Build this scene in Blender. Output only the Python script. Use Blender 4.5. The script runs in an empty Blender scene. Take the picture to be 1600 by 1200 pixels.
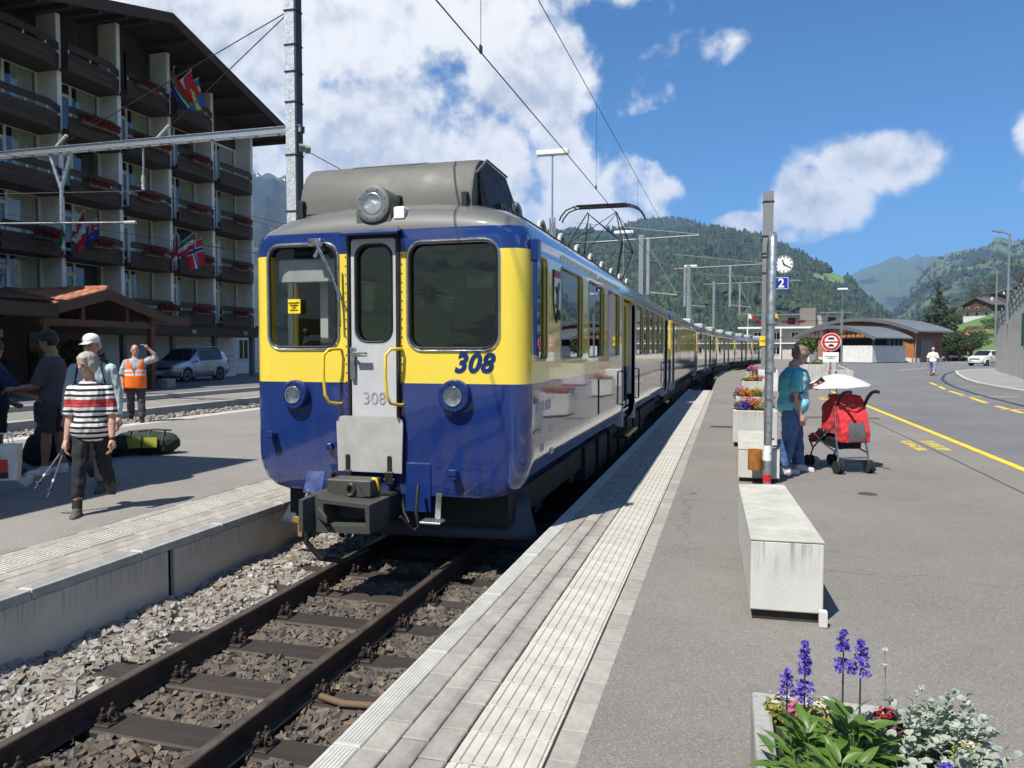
import bpy, bmesh, math, random
import numpy as np
from mathutils import Vector, Matrix, Euler
R = math.radians
rnd = random.Random(7)
S = bpy.context.scene
COL = S.collection
# ---------------------------------------------------------------- camera
cam = bpy.data.cameras.new('camera'); camo = bpy.data.objects.new('camera', cam); COL.objects.link(camo)
cam.sensor_width = 36; cam.lens = 27; cam.clip_start = .05; cam.clip_end = 30000
camo.location = (0, 0, 1.6); camo.rotation_euler = (R(90) - math.atan(54 / 1200), 0, R(15.73))
S.camera = camo
# ---------------------------------------------------------------- sun
ELEV, AZ = R(57.5), math.atan2(.4, .917)         # light travels towards (+.4, +.917)
sl = bpy.data.lights.new('sun', 'SUN'); so = bpy.data.objects.new('sun', sl); COL.objects.link(so)
sl.energy = 4.9; sl.angle = R(.55); sl.color = (1, .95, .865)
so.rotation_euler = Vector((math.sin(AZ) * math.cos(ELEV), math.cos(AZ) * math.cos(ELEV), -math.sin(ELEV))).to_track_quat('-Z', 'Y').to_euler()
# ---------------------------------------------------------------- world: sky with cumulus
W = bpy.data.worlds.new('World'); S.world = W; W.use_nodes = True
nt = W.node_tree; nt.nodes.clear()
def wn(t, **k):
    n = nt.nodes.new(t)
    for a, b in k.items(): setattr(n, a, b)
    return n
def wm(op, a, b=None, c=None, clamp=False):
    n = wn('ShaderNodeMath', operation=op, use_clamp=clamp)
    for i, x in enumerate((a, b, c)):
        if x is None: continue
        if isinstance(x, (int, float)): n.inputs[i].default_value = x
        else: nt.links.new(x, n.inputs[i])
    return n.outputs[0]
def wv(op, a, b=None):
    n = wn('ShaderNodeVectorMath', operation=op)
    for i, x in enumerate((a, b)):
        if x is None: continue
        if isinstance(x, (tuple, Vector)): n.inputs[i].default_value = tuple(x)
        elif isinstance(x, (int, float)): n.inputs[3].default_value = x
        else: nt.links.new(x, n.inputs[i])
    return n.outputs['Value'] if op == 'DOT_PRODUCT' else n.outputs[0]
sky = wn('ShaderNodeTexSky', sky_type='NISHITA'); sky.sun_disc = False
sky.sun_elevation = ELEV; sky.sun_rotation = AZ + math.pi; sky.altitude = 1000; sky.air_density = 1.0; sky.dust_density = .2; sky.ozone_density = 3.0
tc = wn('ShaderNodeTexCoord'); D = tc.outputs['Generated']
def nz(scale, detail, rough, off=(0, 0, 0), dist=0):
    n = wn('ShaderNodeTexNoise'); n.inputs['Scale'].default_value = scale; n.inputs['Detail'].default_value = detail
    n.inputs['Roughness'].default_value = rough; n.inputs['Distortion'].default_value = dist
    nt.links.new(wv('ADD', D, off), n.inputs['Vector']); return n.outputs['Fac']
def skydir(az, el):                                # degrees right of the tracks / above the horizon
    a, e = R(az), R(el); return Vector((math.sin(a) * math.cos(e), math.cos(a) * math.cos(e), math.sin(e)))
# cloud masses: (azimuth, elevation, half width, half height, tilt) in degrees
CL = [(-26, 27, 13, 8, 0), (-25, 12, 14, 8, 0), (-12, 28.5, 9.5, 4.6, -8), (-42, 20, 15, 14, 0), (-14, 19, 5, 4, 0), (-12.2, 14, 2.6, 5.2, 8), (-10, 7.5, 4.5, 4.5, 0), (-62, 30, 22, 9, 0),
      (9.2, 12.3, 5.4, 2.5, -6, 2., 1.35), (6.2, 10.3, 4.1, 3.0, 0, 2., 1.35), (-4.4, 19.2, 4.6, 1.9, 24, .0), (20.6, 13.2, 3.0, 2.4, 10, .5), (20.5, 10, 2.6, 1.7, 0, .12), (-4.6, 10.3, 1.6, 2.0, 0, .12), (1.4, 8.4, 3.6, 1.3, -6, .2), (12.2, 7.9, 2.0, 1.0, 0, .08), (-6.8, 11.5, 2.4, 2.4, 0, .1), (44, 22, 10, 5, 0), (75, 16, 12, 6, 0), (130, 24, 18, 8, 0), (-110, 20, 16, 8, 0), (170, 40, 12, 8, 0), (-150, 18, 18, 6, 0)]
fieldv = None
for az, el, a, b, t, *cap in CL:
    c = skydir(az, el); rt = Vector((c.y, -c.x, 0)).normalized(); up = rt.cross(c)
    ct, st = math.cos(R(t)), math.sin(R(t)); ax = (rt * ct + up * st) / math.radians(a); ay = (up * ct - rt * st) / math.radians(b)
    x = wv('DOT_PRODUCT', D, ax); y = wv('DOT_PRODUCT', wv('SUBTRACT', D, tuple(c)), ay)
    front = wm('GREATER_THAN', wv('DOT_PRODUCT', D, tuple(c)), 0)
    r = wm('SQRT', wm('ADD', wm('MULTIPLY', x, x), wm('MULTIPLY', y, y)))
    f = wm('MULTIPLY', wm('SUBTRACT', 1.0, r, clamp=False), front)
    f = wm('MINIMUM', wm('MAXIMUM', f, -1.0), cap[0] if cap else 1.0)
    if len(cap) > 1: f = wm('MULTIPLY', f, cap[1])
    f = wm('SUBTRACT', f, wm('MULTIPLY', wm('SUBTRACT', 1.0, front), 1.0))
    fieldv = f if fieldv is None else wm('MAXIMUM', fieldv, f)
n1 = nz(5.5, 12, .53, (3.1, .4, 1.7)); n2 = nz(17, 9, .58, (.2, 5.1, 2.2))
n1b = nz(5.5, 12, .53, (3.1 - .008, .4 - .018, 1.7 + .04)); n2b = nz(17, 9, .58, (.2 - .003, 5.1 - .006, 2.2 + .014))
def puff(f, a, b): return wm('ADD', wm('MULTIPLY', f, 1.0), wm('ADD', wm('MULTIPLY', wm('SUBTRACT', a, .5), 1.9), wm('MULTIPLY', wm('SUBTRACT', b, .5), 1.25)))
dens = puff(fieldv, n1, n2)
def sstep(v, lo, hi):
    n = wn('ShaderNodeMapRange', interpolation_type='SMOOTHSTEP'); nt.links.new(v, n.inputs[0])
    n.inputs[1].default_value = lo; n.inputs[2].default_value = hi; return n.outputs[0]
mask = wm('MULTIPLY', sstep(dens, -.04, .36), .98)
relief = wm('ADD', wm('MULTIPLY', wm('SUBTRACT', n1, n1b), 2.1), wm('MULTIPLY', wm('SUBTRACT', n2, n2b), 1.5))      # tops brighter than undersides
lum = wm('ADD', wm('SUBTRACT', .92, wm('MULTIPLY', sstep(dens, .3, 1.2), .20)), relief)
lum = wm('MINIMUM', wm('MAXIMUM', lum, .4), 1.05)
cr = wn('ShaderNodeMix', data_type='RGBA', blend_type='MIX')
cr.inputs[6].default_value = (.46, .52, .61, 1); cr.inputs[7].default_value = (1.0, .99, .97, 1)
nt.links.new(sstep(lum, .35, 1.08), cr.inputs[0])
tint = wn('ShaderNodeMix', data_type='RGBA', blend_type='MULTIPLY'); tint.inputs[0].default_value = 1; tint.inputs[7].default_value = (.36, .83, 1.16, 1); nt.links.new(sky.outputs[0], tint.inputs[6])
bg1 = wn('ShaderNodeBackground'); bg1.inputs[1].default_value = .074; nt.links.new(tint.outputs[2], bg1.inputs[0])
bg2 = wn('ShaderNodeBackground'); bg2.inputs[1].default_value = .72; nt.links.new(cr.outputs[2], bg2.inputs[0])
mx = wn('ShaderNodeMixShader'); nt.links.new(mask, mx.inputs[0]); nt.links.new(bg1.outputs[0], mx.inputs[1]); nt.links.new(bg2.outputs[0], mx.inputs[2])
wo = wn('ShaderNodeOutputWorld'); nt.links.new(mx.outputs[0], wo.inputs[0])
W.cycles.sampling_method = 'MANUAL'; W.cycles.sample_map_resolution = 512
# ---------------------------------------------------------------- exposure and render settings
vs = S.view_settings; vs.view_transform = 'Standard'; vs.look = 'None'; vs.exposure = .66; vs.gamma = 1; vs.use_curve_mapping = False
S.render.engine = 'CYCLES'; cy = S.cycles; cy.use_denoising = True; cy.max_bounces = 8; cy.diffuse_bounces = 5; cy.glossy_bounces = 4
cy.transparent_max_bounces = 16; cy.transmission_bounces = 6; cy.volume_bounces = 0; cy.caustics_reflective = False; cy.caustics_refractive = False
cy.use_adaptive_sampling = True; cy.adaptive_threshold = .015; cy.sample_clamp_indirect = 6
# ================================================================ helpers
def lk(o, parent=None):
    COL.objects.link(o)
    if parent is not None: o.parent = parent
    return o
def tag(o, label=None, cat=None, group=None, kind=None):
    if label: o['label'] = label
    if cat: o['category'] = cat
    if group: o['group'] = group
    if kind: o['kind'] = kind
    return o
def thing(name, label, cat, loc=(0, 0, 0), rz=0, group=None):
    o = bpy.data.objects.new(name, None); o.empty_display_size = .2; COL.objects.link(o)
    o.location = loc; o.rotation_euler = (0, 0, rz); return tag(o, label, cat, group)
def copy_tree(o, parent=None):
    c = o.copy(); COL.objects.link(c)
    if parent is not None: c.parent = parent
    for ch in o.children: copy_tree(ch, c)
    return c
def dup(mesh_obj, parent=None, loc=None, rot=None, scale=None, name=None):
    c = mesh_obj.copy(); COL.objects.link(c)
    if name: c.name = name
    if parent is not None: c.parent = parent
    if loc is not None: c.location = loc
    if rot is not None: c.rotation_euler = rot
    if scale is not None: c.scale = scale
    return c
class M:
    def __init__(s): s.v = []; s.f = []; s.mi = []; s.cur = 0
    def add(s, vs, fs):
        b = len(s.v); s.v += [tuple(p) for p in vs]
        for f in fs: s.f.append([i + b for i in f]); s.mi.append(s.cur)
        return s
    def box(s, x0, x1, y0, y1, z0, z1):
        if x0 > x1: x0, x1 = x1, x0
        if y0 > y1: y0, y1 = y1, y0
        if z0 > z1: z0, z1 = z1, z0
        v = [(x, y, z) for z in (z0, z1) for y in (y0, y1) for x in (x0, x1)]
        return s.add(v, [(0, 2, 3, 1), (4, 5, 7, 6), (0, 1, 5, 4), (2, 6, 7, 3), (0, 4, 6, 2), (1, 3, 7, 5)])
    def bbox(s, x0, x1, y0, y1, z0, z1, b=.005):       # box with chamfered edges on its long sides (all corners cut)
        return s.loft([[(x0 + b, y0 + b, z0), (x1 - b, y0 + b, z0), (x1 - b, y1 - b, z0), (x0 + b, y1 - b, z0)],
                       [(x0, y0, z0 + b), (x1, y0, z0 + b), (x1, y1, z0 + b), (x0, y1, z0 + b)],
                       [(x0, y0, z1 - b), (x1, y0, z1 - b), (x1, y1, z1 - b), (x0, y1, z1 - b)],
                       [(x0 + b, y0 + b, z1), (x1 - b, y0 + b, z1), (x1 - b, y1 - b, z1), (x0 + b, y1 - b, z1)]])
    def obox(s, c, size, rot=(0, 0, 0)):
        m = Euler(rot).to_matrix(); a, b, d = (x / 2 for x in size)
        v = [Vector(c) + m @ Vector((x, y, z)) for z in (-d, d) for y in (-b, b) for x in (-a, a)]
        return s.add(v, [(0, 2, 3, 1), (4, 5, 7, 6), (0, 1, 5, 4), (2, 6, 7, 3), (0, 4, 6, 2), (1, 3, 7, 5)])
    def loft(s, rings, caps=True, closed=True):
        n = len(rings[0]); v = [p for r in rings for p in r]; f = []
        for i in range(len(rings) - 1):
            for j in range(n if closed else n - 1):
                k = (j + 1) % n; f.append((i * n + j, i * n + k, (i + 1) * n + k, (i + 1) * n + j))
        if caps and closed:
            f.append(tuple(range(n - 1, -1, -1))); f.append(tuple(range((len(rings) - 1) * n, len(rings) * n)))
        return s.add(v, f)
    def tube(s, path, r, n=8, caps=True, flat=1.0):
        P = [Vector(p) for p in path]; rs = r if isinstance(r, (list, tuple)) else [r] * len(P)
        rings = []; up = None
        for i, p in enumerate(P):
            t = (P[min(i + 1, len(P) - 1)] - P[max(i - 1, 0)])
            t = t.normalized() if t.length > 1e-9 else Vector((0, 0, 1))
            if up is None:
                a = Vector((0, 0, 1)) if abs(t.z) < .95 else Vector((0, 1, 0)); up = (a - t * a.dot(t)).normalized()
            else:
                up = up - t * up.dot(t); up = up.normalized() if up.length > 1e-6 else t.orthogonal().normalized()
            sd = t.cross(up)
            rings.append([p + (sd * math.cos(2 * math.pi * k / n) * flat + up * math.sin(2 * math.pi * k / n)) * rs[i] for k in range(n)])
        return s.loft(rings, caps)
    def cyl(s, p0, p1, r0, r1=None, n=12, caps=True):
        return s.tube([p0, p1], [r0, r0 if r1 is None else r1], n, caps)
    def prism(s, poly, axis, a, b):
        def P(p, t): return {'x': (t, p[0], p[1]), 'y': (p[0], t, p[1]), 'z': (p[0], p[1], t)}[axis]
        return s.loft([[P(p, a) for p in poly], [P(p, b) for p in poly]])
    def lathe(s, prof, c=(0, 0, 0), n=16, axis='z', caps=True):
        rings = []
        for r, h in prof:
            ring = []
            for k in range(n):
                a = 2 * math.pi * k / n; x, y = r * math.cos(a), r * math.sin(a)
                q = {'z': (x, y, h), 'y': (x, h, y), 'x': (h, x, y)}[axis]
                ring.append((c[0] + q[0], c[1] + q[1], c[2] + q[2]))
            rings.append(ring)
        return s.loft(rings, caps)
    def ell(s, c, r, nu=14, nv=9, rot=None):
        if isinstance(r, (int, float)): r = (r, r, r)
        m = Euler(rot).to_matrix() if rot else None; rings = []
        for i in range(nv + 1):
            t = math.pi * (.02 + .96 * i / nv) - math.pi / 2; ring = []
            for k in range(nu):
                a = 2 * math.pi * k / nu
                p = Vector((r[0] * math.cos(t) * math.cos(a), r[1] * math.cos(t) * math.sin(a), r[2] * math.sin(t)))
                if m: p = m @ p
                ring.append(Vector(c) + p)
            rings.append(ring)
        return s.loft(rings)
    def quad(s, a, b, c, d): return s.add([a, b, c, d], [(0, 1, 2, 3)])
    def xf(s, mat):
        s.v = [tuple(mat @ Vector(p)) for p in s.v]; return s
    def mesh(s, name, mats, smooth=None):
        me = bpy.data.meshes.new(name); me.from_pydata(s.v, [], s.f)
        for m in (mats if isinstance(mats, (list, tuple)) else [mats]): me.materials.append(m)
        if max(s.mi, default=0) > 0: me.polygons.foreach_set('material_index', s.mi)
        me.update()
        if smooth is not None:
            me.shade_smooth()
            if smooth < 179: me.set_sharp_from_angle(angle=R(smooth))
        return me
    def build(s, name, mats, parent=None, smooth=None, bevel=0, loc=None, seg=2, fix=False):
        me = s.mesh(name, mats, smooth)
        if fix:
            bm = bmesh.new(); bm.from_mesh(me); bmesh.ops.remove_doubles(bm, verts=bm.verts, dist=1e-5); bmesh.ops.recalc_face_normals(bm, faces=bm.faces); bm.to_mesh(me); bm.free()
        o = lk(bpy.data.objects.new(name, me), parent)
        if loc is not None: o.location = loc
        if bevel:
            b = o.modifiers.new('b', 'BEVEL'); b.width = bevel; b.segments = seg; b.limit_method = 'ANGLE'; b.angle_limit = R(40); b.harden_normals = False
        return o
def rrect(w, h, r, n=6):
    out = []
    for cx, cy, a0 in ((w / 2 - r, h / 2 - r, 0), (-w / 2 + r, h / 2 - r, 90), (-w / 2 + r, -h / 2 + r, 180), (w / 2 - r, -h / 2 + r, 270)):
        for k in range(n + 1):
            a = R(a0 + 90 * k / n); out.append((cx + r * math.cos(a), cy + r * math.sin(a)))
    return out
def bake(o, name=None):                              # apply modifiers -> plain mesh
    dg = bpy.context.evaluated_depsgraph_get(); dg.update()
    me = bpy.data.meshes.new_from_object(o.evaluated_get(dg)); me.name = name or o.name
    o.modifiers.clear(); o.data = me; return o
# ---------------------------------------------------------------- materials
class NT:
    def __init__(s, name):
        s.m = bpy.data.materials.new(name); s.m.use_nodes = True; s.t = s.m.node_tree; s.t.nodes.clear()
        s.out = s.t.nodes.new('ShaderNodeOutputMaterial')
    def n(s, t, ins=None, **k):
        n = s.t.nodes.new(t)
        for a, b in k.items(): setattr(n, a, b)
        for a, b in (ins or {}).items(): s.set(n, a, b)
        return n
    def set(s, n, a, b):
        if isinstance(b, bpy.types.NodeSocket): s.t.links.new(b, n.inputs[a])
        else:
            i = n.inputs[a]
            if i.type == 'RGBA' and len(b) == 3: b = (*b, 1)
            i.default_value = b
    def math(s, op, a, b=0, c=None, clamp=False):
        n = s.n('ShaderNodeMath', operation=op, use_clamp=clamp); s.set(n, 0, a); s.set(n, 1, b)
        if c is not None: s.set(n, 2, c)
        return n.outputs[0]
    def mix(s, f, a, b, blend='MIX'):
        n = s.n('ShaderNodeMix', data_type='RGBA', blend_type=blend); s.set(n, 0, f); s.set(n, 6, a); s.set(n, 7, b); return n.outputs[2]
    def noise(s, scale, detail=4, rough=.6, vec=None, dist=0):
        n = s.n('ShaderNodeTexNoise', {'Scale': scale, 'Detail': detail, 'Roughness': rough, 'Distortion': dist})
        if vec is not None: s.t.links.new(vec, n.inputs['Vector'])
        return n.outputs['Fac']
    def obj(s): return s.n('ShaderNodeTexCoord').outputs['Object']
    def sep(s, v):
        n = s.n('ShaderNodeSeparateXYZ'); s.t.links.new(v, n.inputs[0]); return n.outputs
    def map(s, v, lo, hi, a=0., b=1., smooth=False):
        n = s.n('ShaderNodeMapRange', {0: v, 1: lo, 2: hi, 3: a, 4: b}); 
        if smooth: n.interpolation_type = 'SMOOTHSTEP'
        return n.outputs[0]
    def scale(s, v, sc):
        n = s.n('ShaderNodeMapping'); s.t.links.new(v, n.inputs[0]); n.inputs['Scale'].default_value = sc; return n.outputs[0]
    def bump(s, h, strength=.3, dist=.01):
        return s.n('ShaderNodeBump', {'Height': h, 'Strength': strength, 'Distance': dist}).outputs[0]
    def bsdf(s, col, rough=.6, metal=0., normal=None, **k):
        n = s.n('ShaderNodeBsdfPrincipled'); s.set(n, 'Base Color', col); s.set(n, 'Roughness', rough); s.set(n, 'Metallic', metal)
        if normal is not None: s.t.links.new(normal, n.inputs['Normal'])
        for a, b in k.items(): s.set(n, a.replace('_', ' '), b)
        s.t.links.new(n.outputs[0], s.out.inputs[0]); return n
MATS = {}
def pm(name, c, r=.6, m=0., v=.18, s=6., b=.15, bs=60., bd=.004, c2=None, rv=0., rr=.12, stretch=None, **k):
    """paint / stone / cloth: base colour with noise mottling v at scale s, per-object variation rv, bump b at scale bs"""
    if name in MATS: return MATS[name]
    t = NT(name); o = t.obj()
    if stretch: o = t.scale(o, stretch)
    n = t.noise(s, 5, .62, o); f = t.noise(s * 5.3, 3, .6, o)
    dark = tuple(x * (1 - v) for x in c); lite = tuple(min(1, x * (1 + v)) for x in c)
    col = t.mix(t.map(n, .3, .7), dark if c2 is None else c2, lite if c2 is None else c)
    col = t.mix(t.map(f, .35, .65, 0, .5), col, t.mix(1, col, (1 - v * .6,) * 3, 'MULTIPLY'))
    if rv:
        oi = t.n('ShaderNodeObjectInfo'); col = t.mix(1, col, t.n('ShaderNodeCombineColor', {0: t.map(oi.outputs['Random'], 0, 1, 1 - rv, 1 + rv), 1: t.map(oi.outputs['Random'], 0, 1, 1 - rv, 1 + rv), 2: t.map(oi.outputs['Random'], 0, 1, 1 - rv, 1 + rv)}).outputs[0], 'MULTIPLY')
    nrm = t.bump(t.noise(bs, 4, .6, o), b, bd) if b else None
    rg = t.map(n, .25, .75, max(.02, r - rr), min(1, r + rr)) if rr else r
    t.bsdf(col, rg, m, nrm, **k)
    MATS[name] = t.m; return t.m
def glass(name, tint=(.55, .58, .58), refl=1.0, rough=.0, base=.06):
    if name in MATS: return MATS[name]
    t = NT(name); fc = t.n('ShaderNodeLayerWeight', {'Blend': .5}).outputs['Facing']; fr = t.math('ADD', .04, t.math('MULTIPLY', .96, t.math('POWER', fc, 5.0)))
    tr = t.n('ShaderNodeBsdfTransparent', {'Color': tint}); gl = t.n('ShaderNodeBsdfGlossy', {'Color': (.95, .97, 1), 'Roughness': rough})
    w = t.noise(1.3, 2, .5, t.obj()); t.t.links.new(t.bump(w, .02, .02), gl.inputs['Normal'])
    mx = t.n('ShaderNodeMixShader', {0: t.math('MULTIPLY', t.math('ADD', fr, base), refl, clamp=True)})
    t.t.links.new(tr.outputs[0], mx.inputs[1]); t.t.links.new(gl.outputs[0], mx.inputs[2]); t.t.links.new(mx.outputs[0], t.out.inputs[0])
    MATS[name] = t.m; return t.m
# shared materials
BLACK = pm('black_rubber', (.012, .012, .013), .55, v=.3)
DKMET = pm('dark_metal', (.035, .036, .04), .45, .6, v=.3)
GALV = pm('galvanised_steel', (.46, .48, .49), .42, .85, v=.22, s=18, b=.05)
STEEL = pm('bare_steel', (.55, .55, .54), .3, 1., v=.15, s=14, b=.04)
WHITEP = pm('white_paint', (.78, .78, .76), .45, v=.06, b=.03)
YELLOWP = pm('yellow_paint', (.80, .55, .03), .4, v=.08, b=.03)
REDP = pm('red_paint', (.55, .02, .025), .4, v=.08, b=.03)
GREYP = pm('grey_paint', (.22, .225, .22), .5, v=.1, b=.04)
CONC_MATS = {}
def concrete(name, c=(.50, .49, .455), streak=True, zt=.5, pits=True):
    """cast concrete: mottling, dark vertical run-off stains below the top edge, pores"""
    if name in MATS: return MATS[name]
    t = NT(name); o = t.obj(); n = t.noise(2.2, 6, .65, o); f = t.noise(38, 4, .7, o)
    col = t.mix(t.map(n, .3, .72), tuple(x * .72 for x in c), c)
    col = t.mix(t.map(f, .3, .7, 0, .35), col, tuple(x * .8 for x in c))
    if streak:
        sp = t.sep(o); g = t.noise(1.0, 5, .75, t.scale(o, (26, 26, 1.2)))
        top = t.map(sp[2], zt - .22, zt, 0, 1); st = t.math('MULTIPLY', t.map(g, .50, .62), top, clamp=True)
        col = t.mix(t.math('MULTIPLY', st, .62), col, (.16, .15, .10))
    if pits:
        vo = t.n('ShaderNodeTexVoronoi', {'Scale': 34.}); t.t.links.new(o, vo.inputs['Vector'])
        pz = t.math('MULTIPLY', t.map(vo.outputs['Distance'], .07, .13, 1, 0), t.map(t.noise(5, 2, .5, o), .5, .6), clamp=True)
        col = t.mix(t.math('MULTIPLY', pz, .7), col, (.10, .095, .08))
    t.bsdf(col, .85, 0, t.bump(f, .25, .004)); MATS[name] = t.m; return t.m
# ================================================================ ground, platforms, track
def asphalt(name, c, speck=.4, patch=.18, sc=1.0):
    t = NT(name); o = t.obj(); big = t.noise(.35 * sc, 5, .6, o); mid = t.noise(3.0, 5, .65, o); fine = t.noise(190, 2, .7, o); gr = t.n('ShaderNodeTexVoronoi', {'Scale': 140.}); t.t.links.new(o, gr.inputs['Vector'])
    col = t.mix(t.map(big, .3, .7), tuple(x * (1 - patch) for x in c), tuple(x * (1 + patch) for x in c))
    col = t.mix(t.map(mid, .35, .7, 0, .35), col, tuple(x * .78 for x in c))
    sp = t.sep(gr.outputs['Color'])
    col = t.mix(t.map(sp[0], .72, .95, 0, speck), col, tuple(min(1, x * 2.0) for x in c))
    col = t.mix(t.map(sp[1], .75, .95, 0, speck), col, tuple(x * .42 for x in c))
    col = t.mix(t.map(t.noise(1.1, 3, .5, o, 2.0), .60, .66, 0, .22), col, tuple(x * .6 for x in c))
    ed = t.n('ShaderNodeTexVoronoi', {'Scale': .28}, feature='DISTANCE_TO_EDGE'); wob = t.n('ShaderNodeVectorMath', operation='ADD'); t.t.links.new(o, wob.inputs[0]); nn_ = t.n('ShaderNodeTexNoise', {'Scale': 1.6, 'Detail': 5.}); t.t.links.new(o, nn_.inputs['Vector']); t.t.links.new(nn_.outputs['Color'], wob.inputs[1]); t.t.links.new(wob.outputs[0], ed.inputs['Vector'])
    crack = t.math('MULTIPLY', t.map(ed.outputs['Distance'], .0008, .0022, 1, 0), t.map(t.noise(.22, 3, .5, o), .47, .55), clamp=True); col = t.mix(t.math('MULTIPLY', crack, .75), col, tuple(x * .25 for x in c))
    col = t.mix(t.map(t.noise(.8, 4, .6, t.scale(o, (1, .12, 1))), .58, .72, 0, .16), col, tuple(x * .55 for x in c)); sv = t.n('ShaderNodeTexVoronoi', {'Scale': .9}); t.t.links.new(o, sv.inputs['Vector']); spot = t.math('MULTIPLY', t.map(sv.outputs['Distance'], .03, .075, 1, 0), t.math('GREATER_THAN', t.sep(sv.outputs['Color'])[0], .62)); col = t.mix(t.math('MULTIPLY', spot, .35), col, tuple(x * .45 for x in c))
    h = t.math('ADD', gr.outputs['Distance'], t.math('MULTIPLY', fine, .6))
    t.bsdf(col, t.map(mid, .2, .8, .75, .95), 0, t.bump(h, .55, .006)); return t.m
ASPH = asphalt('plaza_asphalt', (.192, .178, .158)); ASPHL = asphalt('platform_asphalt', (.235, .22, .20)); ROADM = asphalt('road_asphalt', (.148, .147, .146), .35)
PAVE = pm('paver_concrete', (.315, .296, .26), .85, v=.2, s=9, b=.5, bs=120, bd=.003, rv=.13)
KERB = pm('kerb_stone', (.44, .435, .40), .85, v=.16, s=7, b=.4, bs=160, bd=.003, rv=.05)
TACT = pm('tactile_concrete', (.47, .45, .39), .8, v=.2, s=6, b=.3, bs=110, bd=.003, rv=.05)
JOINT = pm('joint_sand', (.10, .095, .075), .95, v=.3)
WALLC = concrete('retaining_concrete', (.70, .63, .52), zt=-.06)
GRASS = pm('meadow_grass', (.085, .13, .035), .9, v=.35, s=.05, b=0, c2=(.06, .095, .025))

g = M(); g.box(-8500, 8500, -8500, 8500, -1.6, -1.2); tag(g.build('ground', GRASS), 'flat valley floor under the station', 'ground', kind='structure')
def sheet(name, mat, x0, x1, y0, y1, z0, z1, label, parent=None):
    o = M().box(x0, x1, y0, y1, z0, z1).build(name, mat, parent); return tag(o, label, 'ground', kind='structure') if parent is None else o
def structure(name, label, cat='platform'):
    o = bpy.data.objects.new(name, None); COL.objects.link(o); return tag(o, label, cat, kind='structure')
# ---- right platform: kerb, three rows of pavers, tactile strip, one row of pavers, asphalt
YA, YB = -2.0, 31.0
sheet('plaza', ASPH, -.545, 62, -40, 31, -1.1, 0, 'asphalt forecourt beside the right platform')
sheet('forecourt', ASPH, 2.2, 140, 31.0, 135, -1.1, -.002, 'asphalt forecourt reaching to the station hall')
pr = structure('platform_right', 'paved edge of the right platform with pale tactile strip')
M().box(-1.535, -.545, YA, YB, -1.1, -.035).build('platform_bed', JOINT, pr)
M().box(-1.50, -1.42, YA, YB, -1.1, -.04).build('platform_wall', WALLC, pr)
def tactile_block(m, w=.355, l=.242):
    n = 7; p = w / n; m.box(0, w, 0, l, -.05, -.004)
    for i in range(n):
        x = i * p + .006; a = p - .017
        m.loft([[(x, .002, -.004), (x + a, .002, -.004), (x + a, l - .002, -.004), (x, l - .002, -.004)], [(x + .004, .004, .003), (x + a - .004, .004, .003), (x + a - .004, l - .004, .003), (x + .004, l - .004, .003)]])
    return m
def lay_edge(par, mirror, y0, y1, fine_to):
    # coordinates measured from the platform edge inwards
    X = (lambda a: -1.535 + a) if not mirror else (lambda a: -4.455 - a)
    sgn = -1 if mirror else 1
    ks = M()
    ks.bbox(0, .122, .002, .992, -.33 if not mirror else -.07, .0, .006)
    for i in range(6): ks.box(.018 + i * .016, .026 + i * .016, .02, .975, -.001, .0025)
    kme = ks.mesh('kerb_stone', KERB); pme = M().bbox(.002, .1215, .003, .244, -.07, 0, .005).mesh('paver', PAVE); tme = tactile_block(M()).mesh('tactile_block', TACT)
    if mirror:
        for me in (kme, pme, tme):
            for v in me.vertices: v.co.x = -v.co.x
            me.flip_normals()
    y = y0; k = 0
    while y < y1 - .01:
        o = lk(bpy.data.objects.new('kerb_stone', kme), par); o.location = (X(0), y, rnd.uniform(-.002, .002)); y += 1.0
    far = M(); 
    for c, a0 in enumerate((.126, .251, .376, .872)):
        y = y0 + (.125 if c % 2 else 0)
        while y < y1 - .2:
            if y < fine_to:
                o = lk(bpy.data.objects.new('paver', pme), par); o.location = (X(a0), y, rnd.uniform(-.003, .002)); o.rotation_euler = (rnd.uniform(-.008, .008), rnd.uniform(-.01, .01), rnd.uniform(-.004, .004))
            else:
                a, b = X(a0 + .002), X(a0 + .1215); far.box(min(a, b), max(a, b), y + .003, y + .244, -.07, rnd.uniform(-.003, .002))
            y += .248
    if far.v: tag(far.build('distant_pavers', PAVE, par), kind='stuff')
    y = y0; fart = M()
    while y < y1 - .2:
        if y < fine_to + 8:
            o = lk(bpy.data.objects.new('tactile_block', tme), par); o.location = (X(.508), y + (.006 if abs((y - y0) % 1.0) < .01 else 0), rnd.uniform(-.002, .002))
        else:
            b = len(fart.v); mm = tactile_block(M())
            fart.add([((X(.508) + sgn * p[0]), y + p[1], p[2]) for p in mm.v], [f if not mirror else f[::-1] for f in mm.f])
        y += .25
    if fart.v: tag(fart.build('distant_tactile_blocks', TACT, par), kind='stuff')
lay_edge(pr, False, 1.75, YB, 16.0)
sheet('platform_tail', asphalt('path_asphalt', (.20, .18, .155)), -.62, 1.35, 31.0, 62, -1.1, -.02, 'narrow brown path continuing past the end of the right platform')
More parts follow.
